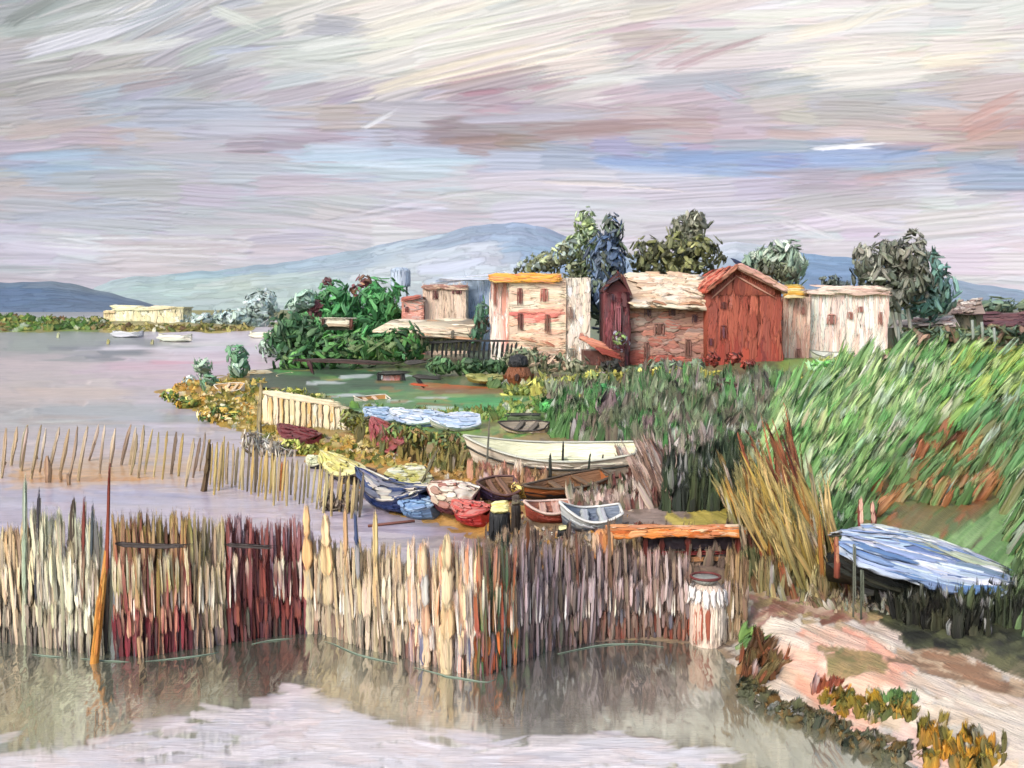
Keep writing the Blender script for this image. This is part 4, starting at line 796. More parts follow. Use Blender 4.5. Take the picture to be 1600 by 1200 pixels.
for sx_, s_ in ((l, -1), (r, 1)):
    for i in range(6): f = (i + .5) / 6; q = p * (1 - f) + sx_ * f; strokes(B, q + A(0, -.3, .1), A(0, 6, 0), nrmz(sx_ - p) * .35, nrmz(A(s_, 0, 1)), .1, lin((96, 52, 52)))
B.build('roof', M_paint, t); window(t, 966, 500, 7, 40, 84.9, (140, 84, 92)); window(t, 957, 465, 5, 10, 84.9, (60, 44, 54))
shrub('climbing_plant', 'grey-violet flowering bush at the foot of the maroon gabled annexe', 'bush', 966, 572, [(968, 532, 12, 14)], [(120, 116, 132), (96, 70, 80), (150, 146, 160), (110, 130, 80)], 26, 7, 5, Y=84)

# red gabled house
t, Y = house_t('red_house', 'large brick red gabled house with a pink and red tiled roof', 'house', 1165, 580, 84)
Yr = 84.0; RD = [(150, 78, 62), (140, 68, 56), (162, 88, 70), (132, 70, 60)]
B = MB(); a, b, l, r, p = prism_gable(B, 1106, 1150, 1220, 452, 417, 578, Yr, 9, RD[0]); hw = l[2] - a[2]
quad_strokes(B, a, b - a, (0, 0, hw), (0, -1, 0), RD, 90, 3.2, .6, True, T=.08, jc=.05, pal_v=lambda y: RD if y > .25 else [(160, 72, 56), (140, 60, 50), (112, 52, 50)])
xs_ = R(60); zz = R(60) * .95; nm = l + (r - l) * xs_[:, None]; pk = (p[0] - l[0]) / (r[0] - l[0]); hgt = (p[2] - l[2]) * np.where(xs_ < pk, xs_ / pk, (1 - xs_) / (1 - pk)); ok = hgt > .35; nm = nm[ok]; hgt = hgt[ok]
strokes(B, nm + A(0, -.05, 0) - A(0, 0, .5), np.stack([0 * hgt, 0 * hgt, hgt + .2], -1), A(.3, 0, 0), A(0, -1, 0), .05, pick(RD, len(nm)), tip=.1, jc=.05)
quad_strokes(B, b, (0, 9, 0), (0, 0, hw), (1, 0, 0), RD, 40, 2.6, .6, True, T=.1)
B.build('wall', M_paint, t)
for (s0, s1, cols) in ((p, l, [(196, 96, 76), (180, 80, 64), (214, 150, 126), (206, 120, 100)]), (p, r, [(228, 176, 164), (216, 150, 140), (236, 196, 182), (206, 140, 130)])):
    B = MB(); d = s1 - s0; s1 = s0 + d * 1.1; off_ = A(0, -.7, .12); bk = A(0, 10, .12)
    q = [s0 + off_, s1 + off_, s1 + bk, s0 + bk]; V = q + [v - A(0, 0, .3) for v in q]
    B.add(V, [(0, 1, 2, 3), (4, 7, 6, 5), (0, 4, 5, 1), (1, 5, 6, 2), (2, 6, 7, 3), (3, 7, 4, 0)], lin(cols[0]), None, .05)
    nr = nrmz(np.cross(s1 - s0, A(0, 1, 0))); nr = nr * np.sign(nr[2]); n = 26
    f = R(n) * .55; g_ = R(n) * 9
    strokes(B, s0 + (s1 - s0) * f[:, None] + A(0, 1, 0) * g_[:, None] + off_ + nr * .08, (s1 - s0) * (.45 + .1 * R((n, 1))), A(0, .5, 0), nr, .2, pick(cols, n))
    for i in range(4): strokes(B, s0 + (s1 - s0) * (i * .22) + off_ + A(0, -.1, -.05), (s1 - s0) * .36, A(0, -.1, .32), A(0, -1, .3), .16, pick(cols, 1), jc=.12)
    B.build('roof', M_paint, t)
B = MB(); dab(B, 1112, 466, 1152, 430, Yr - .15, 3, (190, 140, 120)); dab(B, 1152, 432, 1212, 466, Yr - .15, 3, (196, 150, 134)); B.build('barge_board', M_paint, t)
for x, y, w_, h_, c in [(1130, 478, 8, 12, (92, 50, 48)), (1130, 520, 9, 22, (96, 56, 66)), (1110, 535, 6, 12, (90, 50, 60))]: window(t, x, y, w_, h_, Yr, c, (124, 66, 60))
B = MB()
for i in range(3): dab(B, 1142 + 2 * i, 404 + i * 2, 1160, 412 + i * 3, Yr + 3, 4, [(44, 58, 92), (60, 60, 70)][i % 2])
B.build('chimney', M_paint, t)

# pale pink building with yellow roof corner
t, Y = house_t('pink_building', 'long flat roofed pale pink building with a yellow corner roof right of the red house', 'building', 1305, 560, 90)
PK = [(238, 216, 208), (230, 202, 192), (242, 228, 220), (222, 190, 180)]
wallbox(t, 'wall', 1264, 1386, 456, 558, 90, 8, PK, True, 120, Lf=.45, Wf=.045, T=.3)
wallbox(t, 'side_wing', 1222, 1264, 464, 566, 89, 7, [(222, 188, 172), (206, 164, 148), (232, 206, 192), (190, 140, 124)], True, 70, Lf=.5, Wf=.1, T=.3)
B = MB(); o = at_y(1262, 458, 89.7); wd = 128 * ppx(90); box(B, o, (wd, 0, 0), (0, 0, .3), (0, 8.5, 0), lin((226, 200, 190))); quad_strokes(B, o + A(0, -.03, -.1), (wd, 0, 0), (0, 0, .7), (0, -1, 0), [(232, 200, 190), (236, 216, 200), (190, 160, 150), (222, 180, 170)], 18, 3, .3, False, T=.4)
quad_strokes(B, o + A(0, 0, .3), (wd, 0, 0), (0, 8, 0), (0, 0, 1), PK, 24, 3, .8, False, T=.1); B.build('roof', M_paint, t)
B = MB()
for i in range(6): dab(B, 1218 + i * 1.5, 450 + i * 3, 1256 + i, 448 + i * 3.5, 88.5 - i * .1, 6, [(232, 196, 110), (226, 168, 70), (240, 220, 170)][i % 3], T=.5, bend=-.12)
for i in range(7): strokes(B, at_y(1222 + i * 6, 452, 88.5), A(0, 7, 0), A(.25, 0, 0), A(0, 0, 1), .1, lin((224, 180, 90)))
B.build('corner_roof', M_paint, t)
for x, y, w_, h_ in [(1254, 486, 6, 12), (1299, 500, 12, 16), (1328, 494, 7, 12), (1344, 484, 6, 9), (1375, 498, 5, 20), (1247, 552, 8, 14)]: window(t, x, y, w_, h_, 88.9 if x < 1264 else 90, (140, 96, 88))

# distant roofs at the right
for i, (x0, x1, y0, y1, pal, lb) in enumerate([
    (1496, 1700, 486, 512, [(104, 70, 76), (88, 60, 66), (120, 84, 84)], 'long dull maroon roofed barn on the far right beyond the grass'),
    (1480, 1540, 468, 492, [(160, 140, 128), (226, 216, 204), (150, 126, 116)], 'low house with an ochre grey roof behind the maroon barn'),
    (1390, 1500, 496, 512, [(222, 200, 190), (200, 160, 150), (236, 224, 214)], 'low pale pink shed beneath the grey willow')]):
    Yd = 120 - i * 6; b = at_y((x0 + x1) / 2, y1 + 20, Yd); b[2] = .9; t = thing('distant_shed', lb, 'shed', b)
    o = at_y(x0 + 4, y1, Yd); zt = o[2]; o[2] = .7; wd = (x1 - x0 - 8) * ppx(Yd); B = MB(); box(B, o, (wd, 0, 0), (0, 0, zt - .7), (0, 6, 0), lin((108, 104, 90)), .05); quad_strokes(B, o, (wd, 0, 0), (0, 0, max(zt - .7, .3)), (0, -1, 0), [(96, 92, 80), (120, 110, 96), (80, 92, 72)], 40, 1.5, .6, True); B.build('wall', M_paint, t)
    B = MB(); e0 = at_y(x0, y1, Yd - 1); e1 = at_y(x1, y1 - 2, Yd - 1); r0 = at_y(x0 + 12, y0 + 4, Yd + 4); r1 = at_y(x1 - 8, y0, Yd + 4)
    B.add([e0, e1, r1, r0, r0 + A(0, 5, -1.5), r1 + A(0, 5, -1.5)], [(0, 1, 2, 3), (3, 2, 5, 4)], lin(pal[0]), None, .05); nr = nrmz(np.cross(e1 - e0, r0 - e0)); n = 34
    a_ = R(n) * .8; b_2 = R(n); P = e0 + (e1 - e0) * a_[:, None]; P2 = r0 + (r1 - r0) * a_[:, None]; P = P + (P2 - P) * b_2[:, None]
    strokes(B, P + nr * .1, (e1 - e0) * (.15 + .1 * R((n, 1))), np.broadcast_to(nrmz(r0 - e0) * .5, (n, 3)), nr, .2, pick(pal, n)); B.build('roof', M_paint, t)

# ------------------------------------------------------------------ trees round the houses
OLV = [(92, 96, 70), (112, 116, 82), (74, 78, 60), (130, 134, 92), (66, 74, 66)]
tree('olive_bush', 'low olive grey tree spreading left over the roof of the cream house', 'tree', 850, 560, [(830, 416, 30, 12), (860, 408, 32, 18), (885, 398, 24, 22), (895, 425, 20, 20)], [(122, 130, 104), (104, 110, 86), (150, 160, 120), (92, 96, 76), (160, 176, 168)], 110, 14, 7, Y=98, tw=4)
tree('poplar', 'tall yellow-green tree rising left of the dark blue cypress', 'tree', 912, 566, [(915, 350, 18, 24), (905, 380, 18, 22), (926, 375, 16, 30), (915, 410, 20, 26)], [(140, 160, 110), (160, 178, 130), (112, 130, 90), (170, 186, 160), (124, 144, 116)], 120, 14, 7, Y=99, tw=4, up=.3)
tree('blue_cypress', 'tall slate blue cypress between the yellow-green tree and the brick longhouse', 'tree', 948, 566, [(955, 365, 18, 30), (945, 410, 28, 40), (940, 460, 28, 50), (958, 420, 22, 40)], [(70, 86, 112), (84, 104, 136), (64, 76, 90), (100, 118, 138), (84, 92, 80), (96, 110, 92)], 230, 22, 8, Y=96, tw=5, up=1.3, tc=(80, 84, 84))
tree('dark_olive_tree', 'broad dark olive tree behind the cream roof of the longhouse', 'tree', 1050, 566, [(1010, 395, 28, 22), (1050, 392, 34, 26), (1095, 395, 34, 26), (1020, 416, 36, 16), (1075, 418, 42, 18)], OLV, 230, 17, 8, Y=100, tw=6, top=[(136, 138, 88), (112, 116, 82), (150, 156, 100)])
tree('grey_spire_tree', 'grey-green spire shaped tree rising above the dark olive tree', 'tree', 1080, 566, [(1062, 355, 16, 18), (1085, 352, 18, 22), (1078, 378, 24, 22)], [(130, 132, 116), (110, 114, 98), (150, 152, 134), (94, 98, 84)], 110, 20, 8, Y=103, tw=4, up=1.2)
tree('sage_tree', 'soft pale sage green tree behind the roof of the red house', 'tree', 1225, 566, [(1200, 405, 24, 22), (1232, 415, 28, 34), (1180, 412, 20, 16)], [(146, 164, 146), (126, 148, 130), (164, 176, 160), (116, 136, 122)], 130, 24, 8, Y=108, tw=4, up=1.5)
tree('dark_olive_tree', 'small dark green bush tree touching the right slope of the red roof', 'tree', 1215, 566, [(1200, 420, 22, 12), (1228, 428, 20, 12)], [(84, 90, 72), (104, 112, 88), (68, 72, 60)], 46, 16, 7, Y=96, tw=3)
tree('dark_olive_tree', 'little dark bush between the pink building and the big grey willow', 'tree', 1305, 566, [(1296, 440, 16, 8), (1310, 448, 18, 7)], [(74, 84, 84), (92, 100, 92), (60, 72, 76)], 26, 16, 6, Y=104, tw=3)
tree('grey_willow', 'big round grey willow with pale trunks beyond the pink building', 'tree', 1415, 560, [(1355, 410, 24, 30), (1390, 395, 28, 28), (1420, 405, 28, 36), (1375, 435, 34, 26), (1425, 440, 34, 34), (1395, 465, 36, 22)], [(122, 122, 112), (104, 106, 96), (140, 140, 130), (90, 94, 84), (112, 120, 108)], 250, 24, 9, Y=104, tw=4, trunks=((0, 2), (14, 6), (-6, -4)), tc=(186, 184, 172), up=.9)
tree('teal_tree', 'hazy teal tree sloping down on the right of the grey willow', 'tree', 1455, 560, [(1450, 430, 26, 36), (1465, 460, 26, 34), (1445, 475, 34, 24)], [(96, 134, 126), (84, 118, 112), (112, 146, 136), (104, 124, 116)], 130, 24, 8, Y=108, tw=4, up=.8)
shrub('far_hedge', 'grey-green hedge running along the right horizon beyond the maroon barn', 'hedge', 1540, 490, [(1500, 484, 40, 10), (1560, 480, 50, 12), (1620, 480, 50, 12), (1350, 520, 30, 20), (1440, 500, 40, 12)], [(98, 120, 104), (84, 104, 92), (116, 130, 106)], 120, 24, 8, Y=135, up=.2, T=.3)
shrub('far_hedge', 'dark green hedge below the maroon barn at the right edge of the fields', 'hedge', 1540, 540, [(1480, 525, 40, 14), (1540, 525, 50, 16), (1610, 525, 50, 16), (1430, 530, 40, 14)], [(84, 104, 84), (70, 92, 76), (104, 112, 80), (110, 90, 76)], 150, 28, 8, Y=100, up=.2, T=.3)
for i, (x, y0, y1) in enumerate([(1520, 500, 548), (1535, 503, 536), (1554, 512, 550), (1404, 510, 550)]):
    p = at_y(x, y1, 92); B = MB(); tube(B, [p, (p + at_y(x + 1, y0, 92)) / 2, at_y(x - 1, y0, 92)], .13, (150, 158, 150)); tag(B.build('fence_post', M_paint, None, p), ['tallest slim grey post before the maroon barn', 'short slim grey post just right of the tallest one before the barn', 'slim grey post furthest right before the maroon barn', 'slim pale post by the corner of the pink building'][i], 'post')

# hedges, bushes and rubble in front of the houses
YO = [(176, 166, 76), (150, 144, 62), (196, 184, 100), (120, 120, 62)]
shrub('yellow_hedge', 'yellow-olive flowering hedge below the brick longhouse', 'hedge', 1040, 606, [(975, 590, 30, 8), (1020, 584, 30, 8), (1070, 582, 30, 8), (1110, 588, 26, 7), (1050, 594, 30, 5)], YO, 110, 18, 6, up=.2)
shrub('yellow_hedge', 'yellow-green hedge running left towards the brown barrel', 'hedge', 850, 618, [(815, 612, 26, 8), (850, 604, 26, 9), (880, 598, 22, 8), (905, 604, 20, 9), (930, 588, 16, 6)], [(150, 160, 76), (108, 124, 66), (84, 100, 58), (176, 176, 90)], 100, 18, 7, up=.2)
shrub('green_bush', 'bright emerald bush in front of the yellow-olive hedge', 'bush', 948, 648, [(940, 612, 22, 16), (955, 622, 16, 16)], [(72, 150, 84), (60, 130, 72), (90, 164, 100)], 22, 26, 14, up=.2, T=.2)
shrub('green_bush', 'bright green bush to the left of the emerald one above the cream boat', 'bush', 868, 650, [(866, 634, 22, 12)], [(76, 146, 80), (64, 124, 70), (96, 160, 90)], 16, 22, 12, up=.2, T=.2)
shrub('red_bush', 'crimson brown bush against the base of the red house', 'bush', 1130, 590, [(1112, 562, 14, 12), (1145, 560, 14, 12), (1170, 570, 16, 8)], [(112, 48, 42), (130, 60, 50), (84, 46, 42)], 40, 12, 7)
shrub('red_bush', 'dark maroon thicket in the hedge line below the red house', 'bush', 1160, 640, [(1150, 612, 22, 14), (1180, 628, 20, 14), (1135, 604, 16, 10)], [(88, 60, 60), (104, 66, 64), (70, 56, 56), (84, 92, 76)], 60, 15, 8)
shrub('green_bush', 'bright green rounded bush below the right wing of the pink building', 'bush', 1210, 622, [(1200, 604, 28, 12), (1175, 606, 14, 8)], [(96, 156, 76), (120, 170, 76), (74, 130, 70)], 36, 22, 9, up=.1)
shrub('green_bush', 'vivid green low bush at the base of the pink building', 'bush', 1300, 590, [(1285, 572, 30, 7), (1325, 578, 26, 8)], [(96, 164, 80), (116, 180, 90), (150, 190, 140)], 34, 26, 8, up=.05)
shrub('dark_bush', 'charcoal dark bush below the red lean-to roof', 'bush', 958, 590, [(955, 574, 20, 11)], [(48, 48, 44), (60, 62, 54), (40, 38, 38)], 22, 14, 8)
shrub('grey_green_bush', 'grey-green bushes at the foot of the cream house', 'bushes', 840, 590, [(820, 560, 30, 14), (860, 566, 30, 14), (795, 566, 22, 14), (900, 570, 24, 12)], [(128, 134, 108), (108, 116, 92), (150, 148, 124), (84, 104, 76), (176, 150, 130)], 110, 17, 7, up=.6)
shrub('grey_green_bush', 'dark green bushes under the black picket fence', 'bushes', 740, 590, [(690, 572, 26, 12), (735, 572, 26, 14), (775, 572, 22, 12)], [(72, 102, 68), (58, 84, 58), (88, 116, 78)], 80, 18, 8, up=.8)
shrub('grey_green_bush', 'green bush between the tall blue house and the cream house tower', 'bush', 752, 530, [(752, 496, 14, 26), (745, 520, 16, 12)], [(78, 120, 92), (96, 130, 110), (70, 96, 80), (90, 70, 62)], 34, 20, 6, up=1.5, Y=90)
shrub('grey_green_bush', 'grey-green scrub in front of the brick longhouse walls', 'bushes', 1050, 590, [(1040, 572, 34, 9), (1085, 572, 20, 9), (1000, 580, 26, 8)], [(104, 120, 96), (124, 126, 112), (84, 108, 84)], 60, 18, 7, up=.3)
B = MB(); p = g1(810, 604)
tube(B, [p + A(0, 0, -.1), p + A(0, 0, .1), p + A(0, 0, .7), p + A(0, 0, 1.25), p + A(0, 0, 1.4)], [.35, .7, .98, .7, .4], (132, 82, 54), n=14); t = thing('barrel', 'rust brown barrel with a black cap standing at the end of the pond', 'barrel', p); 
for i in range(14): a_2 = i * 2 * math.pi / 14; nn_ = A(math.cos(a_2), math.sin(a_2), 0); strokes(B, p + nn_ * .62 + A(0, 0, .1), A(0, 0, .7) + nn_ * .33, np.cross(A(0, 0, 1), nn_) * .22, nn_, .08, pick([(140, 84, 54), (120, 70, 46), (156, 96, 62)], 1))
B.build('body', M_paint, t); B = MB(); tube(B, [p + A(0, 0, 1.3), p + A(0, 0, 1.5), p + A(0, 0, 2.0), p + A(0, 0, 2.15)], [.6, .7, .55, .1], (44, 46, 50), n=12); B.build('cap', M_paint, t)
B = MB(); q = p + A(-.1, -1.0, .9); strokes(B, q, A(0, 0, -.5), A(.18, 0, 0), A(0, -1, 0), .06, lin((60, 40, 34))); B.build('bung', M_paint, t)
t = thing('pond_hut', 'tiny pink and white hut with a black roof at the pond edge', 'hut', g1(612, 606))
p = g1(612, 606); Yp = p[1]; B = MB(); o = at_y(598, 606, Yp); box(B, o, (28 * ppx(Yp), 0, 0), (0, 0, 22 * ppx(Yp)), (0, 1.6, 0), lin((196, 150, 144)))
quad_strokes(B, o, (28 * ppx(Yp), 0, 0), (0, 0, 22 * ppx(Yp)), (0, -1, 0), [(206, 170, 168), (190, 110, 96), (186, 160, 166)], 14, .8, .35, True, T=.3); B.build('wall', M_paint, t)
B = MB()
for i in range(3): dab(B, 590 + i * 2, 583 + i, 645 - i * 4, 580 + i * 2, Yp - .3, 5, (44, 46, 44), T=.5)
for i in range(5): strokes(B, at_y(598 + i * 6, 583, Yp - .2), A(0, 1.9, 0), A(.22, 0, 0), A(0, 0, 1), .08, lin((50, 52, 50)))
B.build('roof', M_paint, t)
for x in (592, 630):
    B = MB(); dab(B, x, 582, x + 1, 608, Yp - .2, 7, (42, 44, 46)); B.build('post', M_paint, t)
B = MB(); dab(B, 645, 588, 692, 593, 62, 8, (50, 48, 46)); dab(B, 650, 590, 664, 606, 62, 8, (40, 38, 38)); dab(B, 642, 600, 670, 603, 61.8, 5, (196, 90, 60)); tag(B.build('upturned_boat', M_paint, None, g1(660, 606)), 'black upturned boat with a red strip right of the tiny pond hut', 'boat')
t = thing('mooring_boom', 'long dark wooden boom lying along the back of the pond below the trees', 'boom', g1(560, 576)); B = MB()
for i in range(3): dab(B, 455 + i * 4, 561 + i * 1.5, 640 - i * 20, 569 + i, 78, 4, [(70, 56, 52), (60, 50, 48), (84, 60, 56)][i], bend=-.02)
B.build('beam', M_paint, t); B = MB(); dab(B, 482, 564, 490, 586, 77.8, 8, (84, 52, 54)); B.build('prop', M_paint, t)
B = MB(); dab(B, 632, 567, 668, 564, 77.8, 9, (52, 50, 48)); B.build('block', M_paint, t)

# rubble and boats by the pink building
def stones(lb, pts, group):
    for i, (x, y, w_, h_, c, l2) in enumerate(pts):
        B = MB(); p = g1(x, y + h_ / 2); Yp = p[1]; u = nrmz(rng.normal(size=(10, 3))); u[:, 1] = -np.abs(u[:, 1]); u[:, 2] = np.abs(u[:, 2])
        cc = p + A(0, 0, h_ * .4 * ppx(Yp)); P = cc + u * A(w_ * .42, w_ * .3, h_ * .45) * ppx(Yp); D = nrmz(np.cross(u, A(0, 1, .3)))
        tube(B, [cc - A(w_ * .45 * ppx(Yp), 0, 0), cc - A(w_ * .3 * ppx(Yp), 0, 0), cc + A(w_ * .3 * ppx(Yp), 0, 0), cc + A(w_ * .45 * ppx(Yp), 0, 0)], np.array([.2, .45, .45, .2]) * h_ * ppx(Yp), c, n=9, jit=.25)
        strokes(B, P - D * w_ * .3 * ppx(Yp), D * w_ * .6 * ppx(Yp), np.cross(u, D) * h_ * .2 * ppx(Yp), u, .12 * h_ * ppx(Yp), pick([c], 10), jc=.12)
        tag(B.build('boulder', M_paint, None, p), l2, 'boulder', group)
stones('', [(1352, 548, 26, 16, (222, 196, 190), 'pink white boulder highest in the pile beside the pink building'), (1340, 562, 30, 14, (200, 170, 170), 'lilac pink boulder lying at the front left of the rubble pile'), (1372, 560, 24, 16, (150, 110, 110), 'dull maroon boulder in the middle of the rubble pile'), (1380, 542, 20, 18, (206, 160, 80), 'ochre yellow boulder on top of the rubble pile'), (1394, 562, 20, 24, (226, 200, 180), 'tall cream boulder at the right end of the rubble pile'), (1358, 576, 30, 10, (196, 150, 60), 'golden boulder at the foot of the rubble pile'), (1208, 590, 30, 14, (206, 170, 158), 'flat pinkish grey boulder alone in the grass below the red house'), (940, 592, 16, 24, (196, 176, 168), 'grey pink boulder beside the charcoal bush'), (1440, 508, 36, 16, (226, 200, 192), 'big pale pink boulder under the grey willow'), (1500, 520, 30, 10, (226, 214, 206), 'white boulder beside the slim grey posts')], 'boulders and rubble around the houses')

# ================================================================== BOATS
def make_boat(name, label, x0, y0, x1, y1, beam, hgt, hull, rim, inside, heel=18, seats=2, cover=None, sheer=.35, cat='rowing boat', group=None, keel=None, pit=0, coverh=.35, bandc=None):
    """boat whose keel line runs from ground point under (x0,y0) (bow) to (x1,y1) (stern)"""
    beam *= .86; hgt *= .9; a = g1(x0, y0); b = g1(x1, y1); L = np.linalg.norm((b - a)[:2]) * (.94 if beam < 1.5 else 1); o = (a + b) / 2; yaw = math.atan2(b[1] - a[1], b[0] - a[0])
    t_ = thing(name, label, cat, o, group)
    hl = -math.radians(heel); pr = math.radians(pit)
    def X(p):
        p = np.asarray(p, float); y = p[..., 1] * math.cos(hl) - p[..., 2] * math.sin(-hl); z = p[..., 1] * math.sin(hl) + p[..., 2] * math.cos(hl)
        y = p[..., 1] * math.cos(hl) - p[..., 2] * math.sin(hl)
        x = p[..., 0]; z = z + abs(math.sin(hl)) * beam * .28 - x * math.sin(pr)
        return np.stack([o[0] + x * math.cos(yaw) - y * math.sin(yaw), o[1] + x * math.sin(yaw) + y * math.cos(yaw), o[2] + z], -1)
    m = 17; t = np.linspace(0, 1, m); hb = beam / 2 * np.where(t < .6, np.sin(np.clip(t / .6, 0, 1) * math.pi / 2) ** .75, 1 - .38 * ((t - .6) / .4) ** 2); hb = np.maximum(hb, .02)
    zr = hgt * (1 + sheer * (2 * t - 1) ** 2 * np.where(t < .5, 1.3, .6)); xs = (t - .5) * L; xr = xs - .06 * L * (1 - t) ** 3
    kz = hgt * .35 * np.clip(1 - t / .25, 0, 1) ** 2
    s = np.linspace(-1, 1, 13)
    def skin(k, dz): 
        return np.stack([np.stack([xs * (1 - abs(q) ** 2) + xr * abs(q) ** 2, np.sign(q) * hb * k * abs(q) ** .55, kz + dz + (zr - kz - dz) * abs(q) ** 2.0], -1) for q in s])
    Bh = MB(); G = skin(1, 0); col = pick([hull], 13 * m).reshape(13, m, 3)
    if keel is not None:
        low = (np.abs(s) < .62)[:, None, None]; col = np.where(low, lin(keel), col)
    Bh.add(X(G), grid_faces(13, m)[:, ::-1], col.reshape(-1, 3), np.stack([G[..., 0] * 1.5, np.broadcast_to(s[:, None] * 8, (13, m)), 0 * G[..., 0]], -1), .01)
    tr = np.concatenate([G[:, -1], [G[6, -1] * 1.0 + A(0, 0, zr[-1] * .7)]]); Bh.add(X(tr), [(i, i + 1, 13) for i in range(12)], lin(hull))
    n = 26; ti = rng.integers(0, m - 4, n); 
    for sg in (-1, 1):      # planking strokes
        for k in range(n // 2):
            i = ti[k]; q = .6 + R() * .36; j = 3 + int(R() * 2)
            f = lambda ii: np.array([xs[ii] * (1 - q ** 2) + xr[ii] * q ** 2, sg * hb[ii] * q ** .55, kz[ii] + (zr[ii] - kz[ii]) * q ** 2])
            p0, p1 = X(f(i)), X(f(i + j)); pm = X(f(i) + A(0, 0, .01) + A(0, sg * .02, 0)); N = nrmz((X(A(0, sg * 1.0, -.35)) - X(A(0, 0, 0)))); d = nrmz(p1 - p0)
            c = lin(keel) if (keel is not None and q < .7) else pick([hull], 1)[0]
            strokes(Bh, p0 + N * .01, p1 - p0, np.cross(N, d) * hgt * .11, N, .02 + .02 * hgt, c, jc=.14, bend=0)
    Bh.build('hull', M_gloss, t_)
    Bi = MB(); G = skin(.9, hgt * .3); G[..., 2] -= .015; Bi.add(X(G), grid_faces(13, m), pick([inside], 13 * m), np.stack([G[..., 0] * 1.5, np.broadcast_to(s[:, None] * 6, (13, m)), 0 * G[..., 0]], -1), .02)
    for k in range(26):
        i = 2 + int(R() * 10); y = (R() - .5) * 1.3; p0 = X(A(xs[i], y * hb[i] * .8, hgt * (.3 + .5 * abs(y) ** 2))); p1 = X(A(xs[min(i + 4, m - 2)], y * hb[min(i + 4, m - 2)] * .8, hgt * (.3 + .5 * abs(y) ** 2))); N = X(A(0, 0, 1)) - X(A(0, 0, 0))
        strokes(Bi, p0 + N * .02, p1 - p0, nrmz(np.cross(N, p1 - p0)) * beam * .07, N, .03, pick([inside], 1), jc=.15)
    Bi.build('inner_hull', M_gloss, t_)
    Bg = MB(); rp = [(xr[i], hb[i], zr[i]) for i in range(m)]; rm = [(xr[i], -hb[i], zr[i]) for i in range(m)]
    rad = .028 + .018 * hgt
    tube(Bg, X(np.array(rp)), rad, rim, jit=.35, n=6); tube(Bg, X(np.array(rm)), rad * 1.15, rim, jit=.35, n=6); tube(Bg, X(np.array([rp[-1], rm[-1]])), rad, rim, n=6, jit=.3)
    if bandc is not None:
        bp_ = X(np.array([(xs[i] * .25 + xr[i] * .75, -hb[i] * .97, kz[i] + (zr[i] - kz[i]) * .62) for i in range(m)])); tube(Bg, bp_, rad * .8, bandc, jit=.4, n=6)
    Bg.build('gunwale', M_gloss, t_)
    if cover is None:
        for k in range(seats):
            i = int((k + 1) * m / (seats + 1.3)) + 1; Bs = MB(); z = zr[i] * .78
            p = X(A(xs[i], -hb[i] * .92, z)); q = X(A(xs[i], hb[i] * .92, z)); d = nrmz(q - p); N = nrmz(X(A(0, 0, 1)) - X(A(0, 0, 0)))
            strokes(Bs, p, q - p, np.cross(N, d) * .11 * max(beam, .8), N, .05, (lin(rim) + lin(inside)) * .5, tip=0, jc=.12, rag=.02); Bs.build('thwart', M_gloss, t_)
    else:
        Bc = MB(); mm = 11; v = np.linspace(-1, 1, mm); zz = coverh * hgt
        G = np.stack([np.stack([xr * 1.02, q * hb * 1.06, zr + .03 + zz * (1 - q * q) * np.sin(np.clip(t * 1.1, 0, 1) * math.pi) ** .5 + (R(m) - .5) * .03], -1) for q in v])
        cc = pick(cover, mm * m); Bc.add(X(G), grid_faces(mm, m), cc, None, .02)
        ed = G[0].copy(); ed[:, 2] -= .1 * hgt + .03; Bc.add(X(np.stack([ed, G[0]])), grid_faces(2, m), pick(cover, 2 * m)); ed = G[-1].copy(); ed[:, 2] -= .1 * hgt + .03; Bc.add(X(np.stack([G[-1], ed])), grid_faces(2, m), pick(cover, 2 * m))
        for k in range(30):
            i = int(R() * (m - 5)); j = int(R() * (mm - 1)); di = 3 + int(R() * 3); p0 = X(G[j, i]); p1 = X(G[j, min(i + di, m - 1)]); N = nrmz(np.cross(X(G[j, i + 1]) - X(G[j, i]), X(G[j + 1, i]) - X(G[j, i]))); N = N * np.sign(N[2])
            strokes(Bc, p0 + N * .012, p1 - p0, nrmz(np.cross(N, p1 - p0)) * beam * .075, N, .045, pick(cover, 1), jc=.12, tip=.5)
        Bc.build('cover', M_gloss, t_)
    return t_
CRM = (228, 222, 196)
BT = 'boats drawn up along the shore'
make_boat('rowing_boat', 'largest boat, long and cream hulled with a dark band and pale yellow inside', 742, 744, 995, 744, 2.0, .8, (236, 226, 208), (196, 198, 184), (226, 226, 196), heel=-13, seats=0, bandc=(44, 46, 44), group=BT, sheer=.5)
make_boat('rowing_boat', 'brown and orange boat with a black keel lying in front of the largest cream boat', 818, 786, 948, 765, 1.2, .42, (160, 96, 56), (92, 78, 64), (140, 104, 76), heel=-10, keel=(44, 38, 42), group=BT, pit=-4)
make_boat('dinghy', 'dark edged dinghy with a grey inside on the grass just behind the largest cream boat', 782, 678, 858, 678, 1.3, .3, (216, 196, 176), (56, 50, 48), (150, 140, 124), heel=-16, group=BT)
make_boat('dinghy', 'cream dinghy with an ochre inside at the left edge of the green pond', 552, 634, 606, 640, 1.4, .45, (228, 218, 206), (232, 222, 206), (200, 146, 86), heel=-16, group=BT, sheer=.5)
make_boat('dinghy', 'pale blue dinghy furthest left of the three beside the pond', 574, 658, 634, 664, 1.5, .35, (144, 168, 196), (190, 206, 222), (150, 174, 200), heel=-20, cover=[(170, 190, 214), (128, 156, 188), (196, 210, 224)], group=BT)
